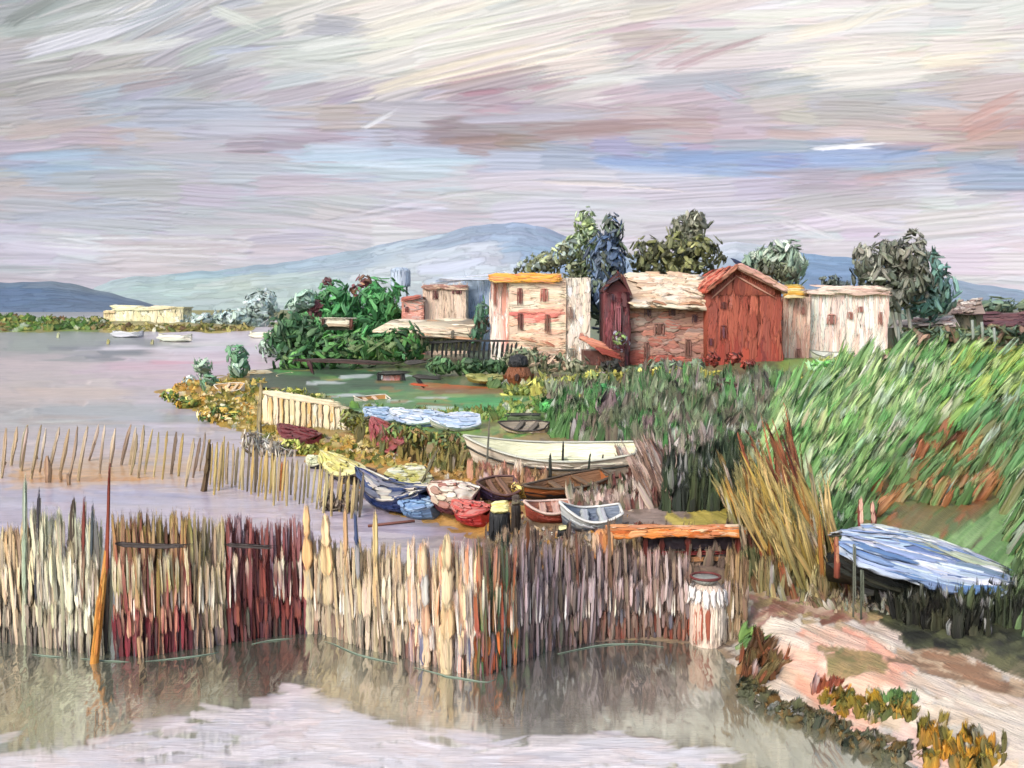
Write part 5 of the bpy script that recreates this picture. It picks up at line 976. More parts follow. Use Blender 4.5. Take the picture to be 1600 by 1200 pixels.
make_boat('dinghy', 'blue and white dinghy in the middle of the three beside the pond', 616, 662, 690, 668, 1.6, .35, (120, 144, 180), (216, 224, 232), (170, 190, 214), heel=-20, cover=[(200, 212, 226), (150, 174, 204), (222, 228, 234)], group=BT)
make_boat('dinghy', 'long pale blue and white dinghy nearest the largest cream boat', 672, 678, 752, 670, 1.6, .4, (226, 222, 212), (214, 222, 232), (150, 174, 206), heel=-20, cover=[(216, 222, 232), (160, 182, 212), (188, 204, 224)], group=BT)
make_boat('dinghy', 'maroon dinghy lying on the ochre bank below the cream plank screen', 440, 688, 496, 698, 1.3, .4, (116, 52, 56), (130, 66, 64), (104, 56, 54), heel=-12, cover=[(120, 56, 60), (104, 48, 52)], group=BT)
make_boat('dinghy', 'crimson and pink dinghy standing tipped on the ochre bank', 594, 690, 632, 716, 1.2, .5, (146, 70, 70), (176, 110, 106), (150, 80, 76), heel=-30, cover=[(150, 62, 70), (166, 84, 90), (140, 84, 66)], group=BT, pit=6)
make_boat('dinghy', 'tiny black and white dinghy furthest left at the waterline', 484, 732, 510, 736, .8, .3, (52, 50, 54), (214, 216, 190), (206, 208, 170), heel=-16, cover=[(222, 226, 190), (190, 196, 160)], group=BT)
make_boat('rowing_boat', 'black hulled boat with a lemon yellow cover at the waterline', 508, 738, 566, 758, 1.2, .42, (48, 46, 44), (70, 62, 52), (60, 56, 50), heel=-14, cover=[(226, 220, 130), (234, 228, 176), (190, 180, 110)], group=BT, pit=3)
make_boat('rowing_boat', 'dark brown small boat tucked behind the stern of the lemon covered boat', 548, 748, 582, 756, .9, .35, (74, 56, 54), (96, 80, 72), (84, 66, 60), heel=-10, group=BT, seats=1)
make_boat('rowing_boat', 'navy blue boat with a high bow under the big leaf shaped yellow cover', 566, 790, 676, 806, 1.5, .55, (44, 62, 112), (40, 44, 66), (60, 70, 104), heel=-8, sheer=.9, group=BT, cover=[(52, 68, 112), (70, 84, 120), (214, 206, 190)])
make_boat('rowing_boat', 'boat with a big leaf shaped pale yellow cover on top, beside the navy boat', 598, 782, 668, 754, 1.3, .42, (70, 52, 54), (66, 56, 52), (84, 70, 60), heel=-26, group=BT, cover=[(224, 222, 160), (232, 230, 190), (206, 200, 110), (236, 232, 210)], coverh=.5)
make_boat('rowing_boat', 'light blue boat floating below the stern of the navy boat', 626, 808, 684, 812, 1.1, .42, (112, 144, 184), (150, 176, 206), (124, 152, 190), heel=-8, group=BT, cover=[(124, 156, 196), (98, 130, 172), (160, 184, 208)])
make_boat('rowing_boat', 'maroon boat under a rumpled cream cover', 674, 810, 748, 796, 1.5, .5, (104, 52, 60), (92, 60, 60), (110, 70, 66), heel=-16, group=BT, cover=[(222, 210, 192), (206, 190, 166), (230, 220, 206), (160, 110, 96)], coverh=.7)
make_boat('rowing_boat', 'bright red boat with a pink white stern nearest the reed screen', 712, 822, 764, 820, 1.0, .42, (170, 44, 44), (196, 90, 84), (180, 60, 54), heel=-8, group=BT, cover=[(184, 48, 46), (206, 110, 100), (200, 140, 130)])
make_boat('rowing_boat', 'purple hulled boat with a tan inside left of the brown and orange boat', 742, 786, 806, 780, 1.2, .42, (78, 62, 92), (110, 80, 76), (146, 112, 84), heel=-22, group=BT)
make_boat('rowing_boat', 'brick red boat with a pink white rim beside the white and silver boat', 820, 818, 892, 816, 1.1, .42, (164, 78, 62), (218, 190, 176), (176, 120, 100), heel=-10, group=BT)
make_boat('rowing_boat', 'white and silver boat with a cobalt blue stern', 876, 832, 972, 828, 1.2, .42, (196, 200, 200), (226, 226, 220), (120, 132, 150), heel=-10, group=BT, sheer=.7, keel=(84, 92, 104))
make_boat('dinghy', 'cream skiff pulled up at the top of the yellow spit', 356, 592, 424, 592, 1.6, .3, (222, 206, 172), (230, 218, 188), (210, 190, 150), heel=-16, group=BT, cover=[(226, 214, 180), (210, 180, 130)])
make_boat('dinghy', 'small white and ochre skiff on the yellow spit below the cream skiff', 338, 614, 382, 616, 1.4, .35, (228, 216, 196), (232, 222, 202), (206, 166, 110), heel=-24, group=BT)
make_boat('dinghy', 'cream dinghy moored near the back of the spit by the maroon posts', 432, 600, 462, 594, 1.6, .4, (222, 190, 150), (228, 206, 170), (190, 150, 100), heel=-14, group=BT, seats=1)
make_boat('dinghy', 'olive yellow punt at the right end of the pond below the picket fence', 732, 600, 786, 600, 1.8, .35, (140, 142, 76), (160, 160, 96), (120, 124, 70), heel=-12, group=BT, cover=[(150, 152, 84), (126, 130, 70), (170, 170, 110)])
make_boat('dinghy', 'small white boat with a grey stripe on the grass below the pink building', 1270, 566, 1332, 566, 2.0, .6, (214, 214, 202), (120, 124, 112), (196, 200, 190), heel=-12, group=BT, sheer=.5)
t = thing('mooring_trough', 'dark green wooden trough on the grass behind the largest cream boat', 'trough', g1(815, 662)); p = g1(788, 660); B = MB(); w_ = 58 * ppx(p[1])
box(B, p, (w_, 0, 0), (0, 0, .3), (0, 1.0, 0), lin((70, 84, 60))); quad_strokes(B, p, (w_, 0, 0), (0, 0, .3), (0, -1, 0), [(74, 90, 62), (92, 106, 76)], 10, .7, .12, False); B.build('side', M_paint, t)
B = MB(); quad_strokes(B, p + A(0, 0, .3), (w_, 0, 0), (0, 1, 0), (0, 0, 1), [(44, 48, 44), (56, 60, 54)], 14, 1.0, .3, False); B.build('lid', M_paint, t)

# poles, oars and bollards ---------------------------------------------
def pole(name, label, x0, y0, x1, y1, wpx, col, cat='post', group=None, z=None, Y=None, c1=None):
    b = g1(x0, y0) if Y is None else at_y(x0, y0, Y)
    e = at_y(x1, y1, b[1]); B = MB(); r = wpx / 2 * ppx(b[1]); mid = (b + e) / 2 + A((R() - .5) * r * 1.2, 0, 0)
    tube(B, [b - A(0, 0, .25), b, b * .5 + mid * .5, mid, e * .5 + mid * .5, e], np.array([1.1, 1.1, 1, .95, .8, .45]) * r, col, n=8, jit=.3)
    d = e - b; n_ = A(0, -1, .1); 
    for k in range(3): f = k / 3; strokes(B, b + d * f + n_ * r * .75, d * .42, np.cross(n_, nrmz(d)) * r * .75, n_, r * .5, lin(c1 or col) * (.85 + .3 * R()), jc=.15, tip=.4)
    return tag(B.build(name, M_paint, None, b), label, cat, group)
PG = 'poles standing round the largest boat'
pole('mooring_pole', 'tall thin grey pole in front of the left bow of the largest cream boat', 760, 752, 765, 655, 3.5, (110, 110, 100), 'pole', PG)
pole('mooring_pole', 'stout dark pole leaning against the middle of the largest cream boat', 858, 766, 860, 712, 6, (66, 68, 64), 'pole', PG)
pole('mooring_pole', 'black pole rising inside the middle of the largest cream boat', 879, 748, 880, 692, 4, (34, 34, 34), 'pole', PG)
pole('mooring_pole', 'slim dark green pole right of the middle of the largest cream boat', 915, 762, 922, 710, 4, (60, 70, 60), 'pole', PG)
pole('mooring_pole', 'short curved dark pole at the right end of the largest cream boat', 936, 748, 942, 712, 5, (50, 56, 56), 'pole', PG)
pole('oar', 'grey oar propped upright behind the leaf shaped yellow cover', 655, 762, 682, 706, 6, (120, 116, 92), 'oar')
pole('oar', 'thin pale stick crossing behind the leaf shaped yellow cover', 616, 748, 642, 724, 2, (226, 216, 190), 'stick')
def bollard(lb, x, y, wpx, hpx, body, capc):
    b = g1(x, y); Yb = b[1]; t = thing('bollard', lb, 'bollard', b); r = wpx / 2 * ppx(Yb); h = hpx * ppx(Yb); B = MB()
    tube(B, [b - A(0, 0, .1), b, b + A(0, 0, h * .4), b + A(0, 0, h * .75), b + A(0, 0, h * .8)], np.array([.8, 1, .95, 1.05, .7]) * r, body, n=12, jit=.2)
    for i in range(10): a_2 = i * .63; nn_ = A(math.cos(a_2), math.sin(a_2), 0); strokes(B, b + nn_ * r * .9 + A(0, 0, h * .72), A(0, 0, -h * .75), np.cross(A(0, 0, 1), nn_) * r * .35, nn_, r * .2, pick([body, tuple(np.array(body) * 1.3)], 1), rag=.25)
    B.build('post', M_paint, t); B = MB(); cz = b + A(0, 0, h * .85)
    tube(B, [cz - A(0, 0, h * .1), cz - A(0, 0, h * .04), cz + A(0, 0, h * .06), cz + A(0, 0, h * .12)], np.array([.7, 1.02, .9, .4]) * r, capc, n=12)
    for i in range(5): strokes(B, cz + A(-r * .9, -r * (.9 - i * .35), h * (.0 + i * .03)), A(r * 1.8, 0, .02), A(0, r * .2, h * .05), A(0, -.4, .9), r * .15, pick([capc, (236, 232, 170)], 1))
    B.build('cap', M_paint, t)
bollard('black bollard with a pale yellow top standing between the red boats', 781, 842, 30, 56, (40, 42, 44), (228, 214, 128))
bollard('slim black bollard just right of the yellow topped one', 806, 836, 14, 62, (46, 40, 36), (70, 56, 48))
bollard('low black mooring bollard under the bow of the white and silver boat', 880, 844, 16, 22, (36, 36, 38), (50, 50, 52))
shrub('yellow_bush', 'yellow and tan scrub at the bow of the brown and orange boat', 'bush', 812, 782, [(812, 764, 16, 14), (824, 774, 14, 8)], [(200, 164, 84), (160, 130, 70), (216, 196, 120), (140, 110, 76)], 40, 10, 5)

# cream plank screen on the spit
def plank_screen(name, label, x0, y0, x1, y1, hp0, hp1, pal, nst, wpx, cat='screen', rails=1, lean=0, w0=.0):
    a = g1(x0, y0); b = g1(x1, y1); t = thing(name, label, cat, (a + b) / 2); B = MB(); d = b - a
    up = A(0, 0, 1); h0 = hp0 * ppx(a[1]); h1 = hp1 * ppx(b[1]); N = nrmz(np.cross(d, up)); 
    V = [a - up * .2, b - up * .2, b + up * h1 * .92, a + up * h0 * .92]; V += [v - N * .08 for v in V]
    B.add(V, [(0, 1, 2, 3), (5, 4, 7, 6), (3, 2, 6, 7), (0, 3, 7, 4), (1, 5, 6, 2)], lin(tuple(np.array(pal[0]) * .8)), None, .03); B.build('backing', M_paint, t)
    for i in range(nst):
        f = (i + .5) / nst; p = a + d * f + N * .03; h = (h0 + (h1 - h0) * f) * (.82 + .32 * R()); w_ = wpx / 2 * ppx(p[1]) * (.8 + .4 * R()); B = MB()
        strokes(B, p + up * h, -up * h * 1.02 + d * .01 * lean, nrmz(d) * w_, N, w_ * .5, pick(pal, 1), pick(pal, 1), tip=.1, rag=.05, jc=.12)
        if R() < .6: strokes(B, p + up * h * (.3 + .4 * R()) + N * .03, -up * h * .35, nrmz(d) * w_ * .6, N, w_ * .4, pick(pal, 1), jc=.1)
        B.build('plank', M_paint, t)
    B = MB(); strokes(B, a + up * h0 * .97 + N * .05, d + up * (h1 - h0), up * .1 * max(h0, 1), N, .07, pick(pal, 1), tip=.1, rag=.05, nseg=12); B.build('rail', M_paint, t)
    return t
plank_screen('plank_screen', 'cream and gold plank screen standing on the yellow spit', 413, 668, 545, 676, 58, 44, [(236, 224, 190), (222, 184, 120), (240, 234, 214), (200, 190, 170), (230, 210, 164)], 15, 11)
pole('mooring_post', 'tall olive grey post at the left end of the cream plank screen', 405, 694, 409, 604, 8, (128, 118, 88), 'post', c1=(176, 162, 120))
shrub('spit_plants', 'yellow-green weeds along the top of the cream plank screen', 'weeds', 440, 625, [(450, 612, 30, 5), (490, 620, 30, 6), (525, 630, 16, 8)], [(176, 176, 84), (120, 130, 60), (84, 96, 50), (200, 196, 120)], 40, 14, 6, up=.1)
shrub('spit_plants', 'olive and yellow weeds at the tip of the spit', 'weeds', 280, 640, [(265, 618, 16, 6), (290, 630, 22, 8)], [(176, 136, 50), (84, 110, 56), (120, 124, 56), (204, 170, 90)], 44, 14, 6, up=.1)
shrub('spit_plants', 'green and cream weeds halfway along the near edge of the spit', 'weeds', 345, 662, [(330, 648, 22, 10), (365, 655, 24, 12), (345, 640, 20, 6)], [(96, 110, 54), (150, 140, 62), (216, 196, 150), (70, 96, 50), (180, 150, 70)], 70, 13, 6, up=.1)
shrub('spit_plants', 'lime green weeds below the maroon dinghy', 'weeds', 470, 712, [(455, 694, 16, 7), (485, 704, 22, 9), (510, 712, 14, 5)], [(176, 190, 80), (140, 156, 66), (200, 206, 110), (110, 120, 56)], 50, 12, 6, up=.1)
shrub('spit_plants', 'olive green scrub left of the crimson dinghy', 'scrub', 560, 680, [(550, 655, 18, 16), (575, 675, 20, 14), (560, 690, 18, 8)], [(110, 116, 62), (140, 140, 70), (90, 100, 60), (166, 160, 80)], 80, 13, 6, up=.3)
shrub('spit_plants', 'green and brown scrub between the crimson dinghy and the largest cream boat', 'scrub', 680, 720, [(620, 672, 20, 10), (655, 682, 26, 16), (700, 692, 26, 18), (730, 712, 16, 20), (690, 715, 24, 10)], [(110, 112, 66), (140, 136, 74), (84, 96, 62), (120, 96, 62), (90, 116, 70)], 170, 16, 6, up=1.2)
shrub('spit_plants', 'grey brown scrub beneath the pale blue dinghies', 'scrub', 585, 668, [(600, 668, 26, 7), (572, 660, 18, 8)], [(104, 100, 72), (90, 88, 66), (130, 124, 80)], 30, 12, 6)

# ------------------------------------------------------------------ stakes standing in the water
def stake(x0, y0, x1, y1, wpx, col, label, group, c1=None):
    b = at_z(x0, y0, 0.0); e = at_y(x1, y1, b[1]); B = MB(); d = e - b; r = wpx * .95 / 2 * ppx(b[1]); N = nrmz(A((R() - .5) * .3, -1, 0))
    tube(B, [b - A(0, 0, .2), b, (b + e) / 2 + A((R() - .5) * r, 0, 0), e], np.array([.35, .7, .8, .3]) * r, col, n=6, jit=.2)
    strokes(B, e - N * -.01, b - e, nrmz(np.cross(N, d)) * r, N, r * .7, lin(c1 or col), lin(col), bend=(R() - .5) * .1, tip=.75, jc=.16)
    return tag(B.build('water_stake', M_paint, None, b), label, 'stake', group)
SC = [((166, 148, 128), 'grey brown'), ((184, 166, 134), 'tan'), ((192, 168, 108), 'ochre'), ((142, 122, 104), 'dark brown'), ((198, 182, 134), 'straw yellow')]
x = 2
while x < 222:
    i = int(R() * 2) if R() < .7 else 3; c, nm = SC[i]; top = 662 + R() * 10; h = 58 + R() * 30; lean = 8 + R() * 9
    stake(x, top + h, x + lean, top, 4.5 + R() * 3, c, nm + ' stake leaning right in the open row at the far left', 'leaning stakes at the far left', c1=(214, 200, 180) if R() < .35 else None); x += 13 + R() * 4
for x, y0, y1, w_ in [(76, 757, 712, 11), (58, 720, 705, 5), (108, 762, 740, 7), (8, 732, 715, 7), (96, 752, 736, 6)]:
    stake(x, y0, x - 2, y1, w_, (164, 136, 108), 'short thick brown stump in the orange tinted water under the far left stakes', 'stumps in the orange tinted water')
x = 204
while x < 318:
    c, nm = SC[int(R() * 5)]; top = 668 + R() * 12 + (x - 200) * .06; h = 62 + R() * 18
    stake(x, top + h, x + 5 + R() * 8, top, 4 + R() * 4, c, nm + ' stake in the middle row left of the brown paddle post', 'middle row of stakes'); x += 10 + R() * 5
x = 322
while x < 566:
    c, nm = [SC[1], SC[2], SC[4], ((122, 112, 96), 'grey'), ((188, 168, 120), 'pale straw')][int(R() * 5)]; f = (x - 322) / 240
    top = 676 + f * 62 + R() * 16; h = 64 + R() * 22 - f * 14
    stake(x, top + h, x + 2 + R() * 5, top, 3.5 + R() * 3.5, c, nm + ' stake in the crowded row running towards the lemon covered boat', 'crowded row of stakes'); x += 5.2 + R() * 2.2
pole('paddle_post', 'dark brown paddle shaped post among the middle row of stakes', 318, 770, 328, 694, 9, (88, 72, 52), 'post', c1=(104, 86, 60))
pole('orange_stake', 'single orange stake near the right end of the crowded row', 438, 768, 441, 724, 5, (196, 122, 66), 'stake')
shrub('reed_tuft', 'grey brown reeds clumped at the foot of the spit post', 'reeds', 410, 715, [(392, 690, 16, 14), (420, 702, 18, 14), (440, 712, 16, 14), (455, 722, 14, 12)], [(140, 128, 108), (160, 158, 148), (120, 108, 92), (176, 170, 156)], 70, 30, 6, up=3)
shrub('reed_tuft', 'dark grey reeds standing left of the navy boat', 'reeds', 535, 800, [(515, 785, 10, 14), (540, 788, 14, 16), (552, 780, 8, 16)], [(112, 100, 88), (130, 118, 104), (96, 88, 76)], 34, 34, 7, up=3)

# ------------------------------------------------------------------ the long reed screen in the foreground
base_x = [-240, -60, 0, 60, 120, 170, 220, 280, 350, 420, 480, 520, 560, 620, 700, 760, 800, 870, 940, 1000, 1060, 1110, 1160]
base_y = [990, 994, 998, 1004, 1012, 1020, 1022, 1012, 1002, 990, 984, 988, 1004, 1020, 1044, 1050, 1034, 1006, 996, 992, 996, 1002, 1002]
def fb(x): return np.interp(x, base_x, base_y)
SEG = [ (-230, -60, 838, 836, [(206, 190, 156), (180, 150, 116), (150, 130, 110)], [(180, 162, 140), (150, 138, 124), (196, 172, 134)], [(132, 122, 108), (110, 98, 88), (150, 140, 128)], 'tan reed panel beyond the left edge of the view'),  # x0,x1,top y0,top y1, upper, middle, lower palettes, label
 (-60, 62, 838, 822, [(226, 210, 172), (212, 180, 134), (150, 120, 96), (196, 180, 152)], [(190, 172, 150), (150, 138, 124), (206, 180, 140), (128, 112, 98)], [(132, 122, 108), (110, 98, 88), (168, 158, 144), (96, 84, 72)], 'pale cream and tan reed panel at the far left edge of the long screen'),
 (62, 166, 800, 812, [(204, 206, 178), (140, 150, 140), (96, 104, 110), (222, 220, 190), (188, 176, 130)], [(220, 216, 186), (196, 184, 150), (150, 140, 122), (228, 222, 204), (120, 106, 90)], [(136, 120, 100), (160, 148, 126), (84, 80, 82), (190, 180, 164)], 'cream and grey-green reed panel left of the orange mast'),
 (184, 304, 812, 806, [(156, 140, 76), (140, 128, 84), (96, 80, 62), (176, 156, 96)], [(206, 164, 132), (190, 130, 110), (140, 60, 66), (216, 170, 140), (150, 70, 70)], [(104, 36, 50), (66, 62, 64), (140, 50, 60), (110, 40, 50), (96, 70, 66)], 'olive topped reed panel with crimson feet right of the orange mast'),
 (304, 358, 806, 820, [(160, 148, 84), (150, 136, 100), (190, 172, 130)], [(214, 192, 160), (196, 178, 150), (150, 132, 116), (176, 150, 120)], [(150, 120, 110), (128, 96, 60), (160, 148, 146), (96, 80, 76)], 'tan and cream reed panel between the olive topped and maroon panels'),
 (358, 484, 818, 822, [(150, 100, 96), (180, 160, 170), (120, 70, 66), (140, 84, 80)], [(130, 62, 52), (112, 48, 48), (140, 76, 60), (118, 58, 66), (100, 60, 66)], [(84, 50, 58), (100, 60, 70), (64, 60, 58), (120, 50, 46), (70, 84, 70)], 'deep maroon reed panel left of the two tall peach stakes'),
 (484, 640, 850, 862, [(206, 180, 142), (186, 168, 142), (170, 156, 136), (226, 202, 160)], [(196, 176, 150), (176, 162, 142), (210, 190, 168), (160, 146, 128), (148, 134, 118)], [(160, 148, 130), (140, 100, 90), (60, 62, 58), (180, 166, 146), (110, 90, 80)], 'beige and tan reed panel right of the two tall peach stakes'),
 (640, 742, 850, 856, [(232, 208, 166), (226, 196, 160), (196, 190, 188), (220, 150, 110)], [(234, 206, 164), (222, 176, 150), (206, 196, 190), (150, 140, 136), (228, 190, 150)], [(226, 196, 160), (214, 166, 150), (96, 100, 130), (190, 186, 184), (120, 90, 80)], 'pale cream and peach reed panel left of the orange and green one'),
 (742, 806, 850, 860, [(110, 110, 96), (60, 100, 62), (150, 110, 100), (130, 120, 108)], [(204, 112, 60), (60, 108, 62), (160, 84, 70), (190, 130, 90), (128, 110, 120)], [(150, 150, 170), (70, 106, 66), (116, 36, 46), (96, 92, 90), (180, 90, 50)], 'orange, green and crimson reed panel below the yellow topped bollard'),
 (806, 940, 850, 862, [(126, 106, 100), (150, 132, 130), (100, 84, 72), (176, 160, 164)], [(120, 104, 100), (150, 132, 136), (96, 84, 78), (112, 84, 80), (170, 154, 160)], [(110, 80, 72), (84, 76, 72), (130, 100, 92), (70, 66, 66), (90, 100, 80)], 'grey mauve reed panel in the middle right of the long screen'),
 (940, 1076, 862, 880, [(140, 118, 104), (170, 140, 132), (120, 96, 84), (186, 160, 156)], [(116, 96, 84), (128, 108, 100), (104, 84, 74), (144, 120, 112), (90, 90, 100)], [(124, 74, 58), (96, 80, 72), (136, 62, 46), (110, 88, 78)], 'dark brown reed panel with rusty feet beside the white bale'),
 (1130, 1164, 868, 880, [(110, 88, 62), (150, 124, 86), (96, 70, 52)], [(140, 116, 86), (110, 86, 66), (176, 156, 130)], [(150, 128, 104), (190, 176, 156), (110, 90, 76)], 'narrow brown end panel right of the white bale')]
for (x0, x1, t0, t1, up_, md_, lo_, lb) in SEG:
    bm = at_z((x0 + x1) / 2, float(fb((x0 + x1) / 2)), 0); t = thing('reed_fence', lb, 'reed screen', bm, 'panels of the long reed screen')
    fg = 1.13 if x0 < 480 else 1.2
    def batch(B, xs, hscale, fwd, w0, w1, pals, y0f=0.0, Lf=1.0, T=.35, jit=1.0, tip=.5):
        n = len(xs); yb = fb(xs) + (R(n) - .5) * 8 * jit; P = at_z(xs, yb, 0); ty = np.interp(xs, [x0, x1], [t0, t1]) + (R(n) - .65) * 30 * jit
        Hh = (at_y(xs, ty, P[:, 1])[:, 2]) * hscale; P[:, 1] -= fwd * (0.6 + .8 * R(n)) * .05; wv = (w0 + R(n) * (w1 - w0)) / 2 * ppx(P[:, 1])
        ln = (R(n) - .5) * .13; D = np.stack([ln * Hh * Lf, (R(n) - .5) * .05, Hh * Lf], -1); P0 = P + np.stack([0 * Hh, 0 * Hh, Hh * y0f - .12 * (y0f == 0)], -1)
        N = nrmz(np.stack([(R(n) - .5) * .5, -1 + 0 * Hh, .05 + 0 * Hh], -1)); c0, c1 = pals
        strokes(B, P0, D, nrmz(np.cross(D, N)) * wv[:, None] * 1.02, N, T * .55 * wv * 2, np.clip(pick(c0, n) * fg, 0, .85), np.clip(pick(c1, n) * fg, 0, .85), tip=np.where(R(n) < .5, tip * .5, tip), bend=(R(n) - .5) * .04, jc=.16, rag=.12, dry=1.25)
    wd = x1 - x0
    B = MB(); batch(B, x0 + np.arange(0, wd, 2.2) + R(len(np.arange(0, wd, 2.2))) * 3, .93, -2, 7, 12, (lo_ + md_, md_)); batch(B, x0 + R(int(wd / 6)) * wd, 1.0, -1, 6, 10, (md_, up_), tip=.7)
    if x0 < 480: batch(B, x0 + R(int(wd / 8)) * wd, 1.06, -3, 6, 11, (up_, up_), tip=.8)
    nb_ = int(wd / 2.0); batch(B, x0 + R(nb_) * wd, 1, 1.2, 5, 10, (lo_, lo_), y0f=0, Lf=.4, tip=.3); batch(B, x0 + R(nb_) * wd, 1, 1.3, 5, 10, (md_, md_), y0f=.3, Lf=.42, tip=.3)
    batch(B, x0 + R(nb_) * wd, 1, 1.0, 5, 9, (md_, up_), y0f=.62, Lf=.4, tip=.6)
    batch(B, x0 + R(nb_) * wd, 1, 2.2, 4, 9, (md_, md_), y0f=.15, Lf=.22, tip=.4); batch(B, x0 + R(nb_ // 2) * wd, 1, 2.4, 4, 8, (up_, [(232, 222, 196), (222, 204, 172)] if x0 < 780 else [(196, 180, 180), (170, 150, 146)]), y0f=.45, Lf=.3, tip=.4)
    batch(B, x0 + R(nb_ // 2) * wd, 1, 2.4, 3, 6, ([(48, 46, 50), (60, 66, 84), (70, 44, 46)], md_), y0f=.0 , Lf=.22, tip=.6); batch(B, x0 + R(nb_ // 3) * wd, 1, 2.7, 2, 5, ([(238, 234, 222), (226, 216, 200)], md_), y0f=.3, Lf=.3, tip=.6)
    B.build('reeds', M_paint, t)
    for x in np.arange(x0 + 4, x1 - 2, 6.0 if wd > 80 else 5.0):
        B = MB(); batch(B, np.array([x + R() * 3]), .9 + .14 * R(), 2, 5, 10, ((md_ if R() < .6 else lo_), up_), T=.4, tip=.6)
        if R() < .5: batch(B, np.array([x + R() * 2]), 1, 2.6, 4, 8, (lo_, lo_), y0f=.02, Lf=.3, T=.4, tip=.3)
        if R() < .5: batch(B, np.array([x + R() * 2]), 1, 2.6, 4, 8, (md_, md_), y0f=.35, Lf=.35, T=.4, tip=.3)
        B.build('reed', M_paint, t)
def tall(label, x0, x1, yt, wpx, cols, y0=None, dx=0, g='stakes rising above the reed screen', fwd=.16):
    yb = fb(x0) if y0 is None else y0; b = at_z(x0, float(yb), 0); b[1] -= fwd; e = at_y(x1, yt, b[1]); B = MB(); d = e - b; r = wpx / 2 * ppx(b[1]); N = A(0, -1, .05); n = len(cols)
    tube(B, [b - A(0, 0, .2), b, (b + e) / 2, e], np.array([.6, .8, .8, .3]) * r, cols[0], n=7, jit=.2)
    for k, c in enumerate(cols): f0 = k / n; strokes(B, b + d * f0 + N * .02 * (1 + k), d * (1 / n) * 1.15, nrmz(np.cross(N, d)) * r * (1 if k < n - 1 else .75), N, r * .6, lin(c), jc=.14, tip=.25 if k < n - 1 else .6)
    return tag(B.build('tall_stake', M_paint, None, b), label, 'stake', g)
tall('left one of two tall bright peach stakes in the screen', 488, 480, 790, 17, [(196, 182, 156), (226, 196, 150), (232, 186, 132), (236, 190, 140)])
tall('right one of two tall bright peach stakes, thick with a rounded top', 520, 510, 806, 22, [(186, 168, 140), (206, 184, 148), (236, 202, 150), (238, 212, 168)])
tall('slim sand coloured stake between the peach stakes and the navy topped one', 545, 541, 800, 11, [(180, 160, 136), (196, 166, 126), (214, 176, 130)])
tall('sand stake with a navy blue tip', 568, 556, 798, 9, [(176, 168, 150), (200, 180, 140), (150, 150, 150), (70, 84, 120)])
tall('pale gold stake leaning right of the navy tipped one', 590, 588, 804, 12, [(186, 172, 140), (220, 190, 140), (222, 196, 140)])
tall('wide cream stake with a knobbly head left of the orange and green panel', 700, 698, 836, 24, [(226, 204, 164), (224, 190, 146), (236, 214, 172), (232, 208, 166)], fwd=.2)
tall('cream stake left of the wide knobbly one', 668, 664, 852, 15, [(226, 200, 170), (222, 180, 150), (200, 196, 196), (230, 206, 170)], fwd=.18)
tall('dark green stake below the yellow topped bollard', 788, 784, 838, 7, [(60, 66, 56), (46, 62, 50), (40, 56, 48)], y0=1000)
tall('black green stake right of the dark green one', 797, 793, 836, 6, [(70, 66, 62), (40, 60, 48), (36, 48, 44)], y0=1000)
tall('dark brown stake at the left of the grey mauve panel', 842, 836, 826, 7, [(80, 70, 66), (60, 50, 46), (50, 42, 40)])
tall('rust coloured stake beneath the brick red boat', 828, 824, 816, 10, [(110, 90, 84), (120, 84, 66), (124, 78, 54)], y0=985)
for x, yt, c, lb in [(872, 848, (96, 84, 74), 'grey brown stake under the orange sand patch'), (900, 835, (104, 66, 52), 'rusty brown stake below the silver boat'), (915, 850, (120, 100, 90), 'mauve brown stake right of the rusty one'), (950, 818, (110, 84, 66), 'tall brown stake near the left end of the orange jetty'), (975, 845, (128, 110, 96), 'grey stake just left of the jetty legs'), (1012, 862, (160, 130, 124), 'pinkish stake before the jetty'), (1040, 868, (176, 160, 156), 'lilac grey stake left of the white bale'), (1060, 872, (186, 166, 160), 'pale lilac stake touching the white bale')]:
    tall(lb, x + 6, x, yt, 8, [(110, 92, 84), c, tuple(min(255, q + 14) for q in c)])
tall('smoky green-white pole near the left end of the screen', 46, 41, 752, 9, [(206, 206, 178), (196, 204, 176), (180, 190, 170)])
tall('black pointed stake in the grey-green panel', 62, 63, 778, 7, [(110, 104, 96), (84, 84, 90), (60, 58, 66)]); tall('dark knob headed stake in the middle of the grey-green panel', 116, 117, 784, 12, [(206, 200, 176), (222, 218, 190), (160, 150, 120), (84, 72, 60)]); tall('red brown tipped stake left of the orange mast', 134, 134, 784, 8, [(180, 170, 150), (150, 120, 100), (124, 60, 52)]); tall('dark slate tipped stake next to the red tipped one', 146, 147, 796, 7, [(186, 176, 150), (150, 140, 120), (66, 76, 84)])
t = thing('mast', 'tall mast, orange below and thin dark red above, rising out of the reed screen', 'mast', at_z(166, 1020, 0)); b = at_z(166, 1020, 0); b[1] -= .5; Ym = b[1]
B = MB(); e = at_y(167, 860, Ym); r = 6.5 * ppx(Ym); tube(B, [b - A(0, 0, .2), b, (b + e) / 2, e], [r, r, r * .9, r * .6], (200, 136, 60), n=9, jit=.15)
for k in range(9): f = R() * .7; strokes(B, b + (e - b) * f + A((R() - .5) * r * 1.2, -r * .7, 0), (e - b) * .35, A(r * .5, 0, 0), A(0, -1, 0), r * .4, pick([(214, 150, 66), (222, 166, 84), (190, 116, 48), (206, 130, 60)], 1), jc=.12)
B.build('lower_mast', M_paint, t)
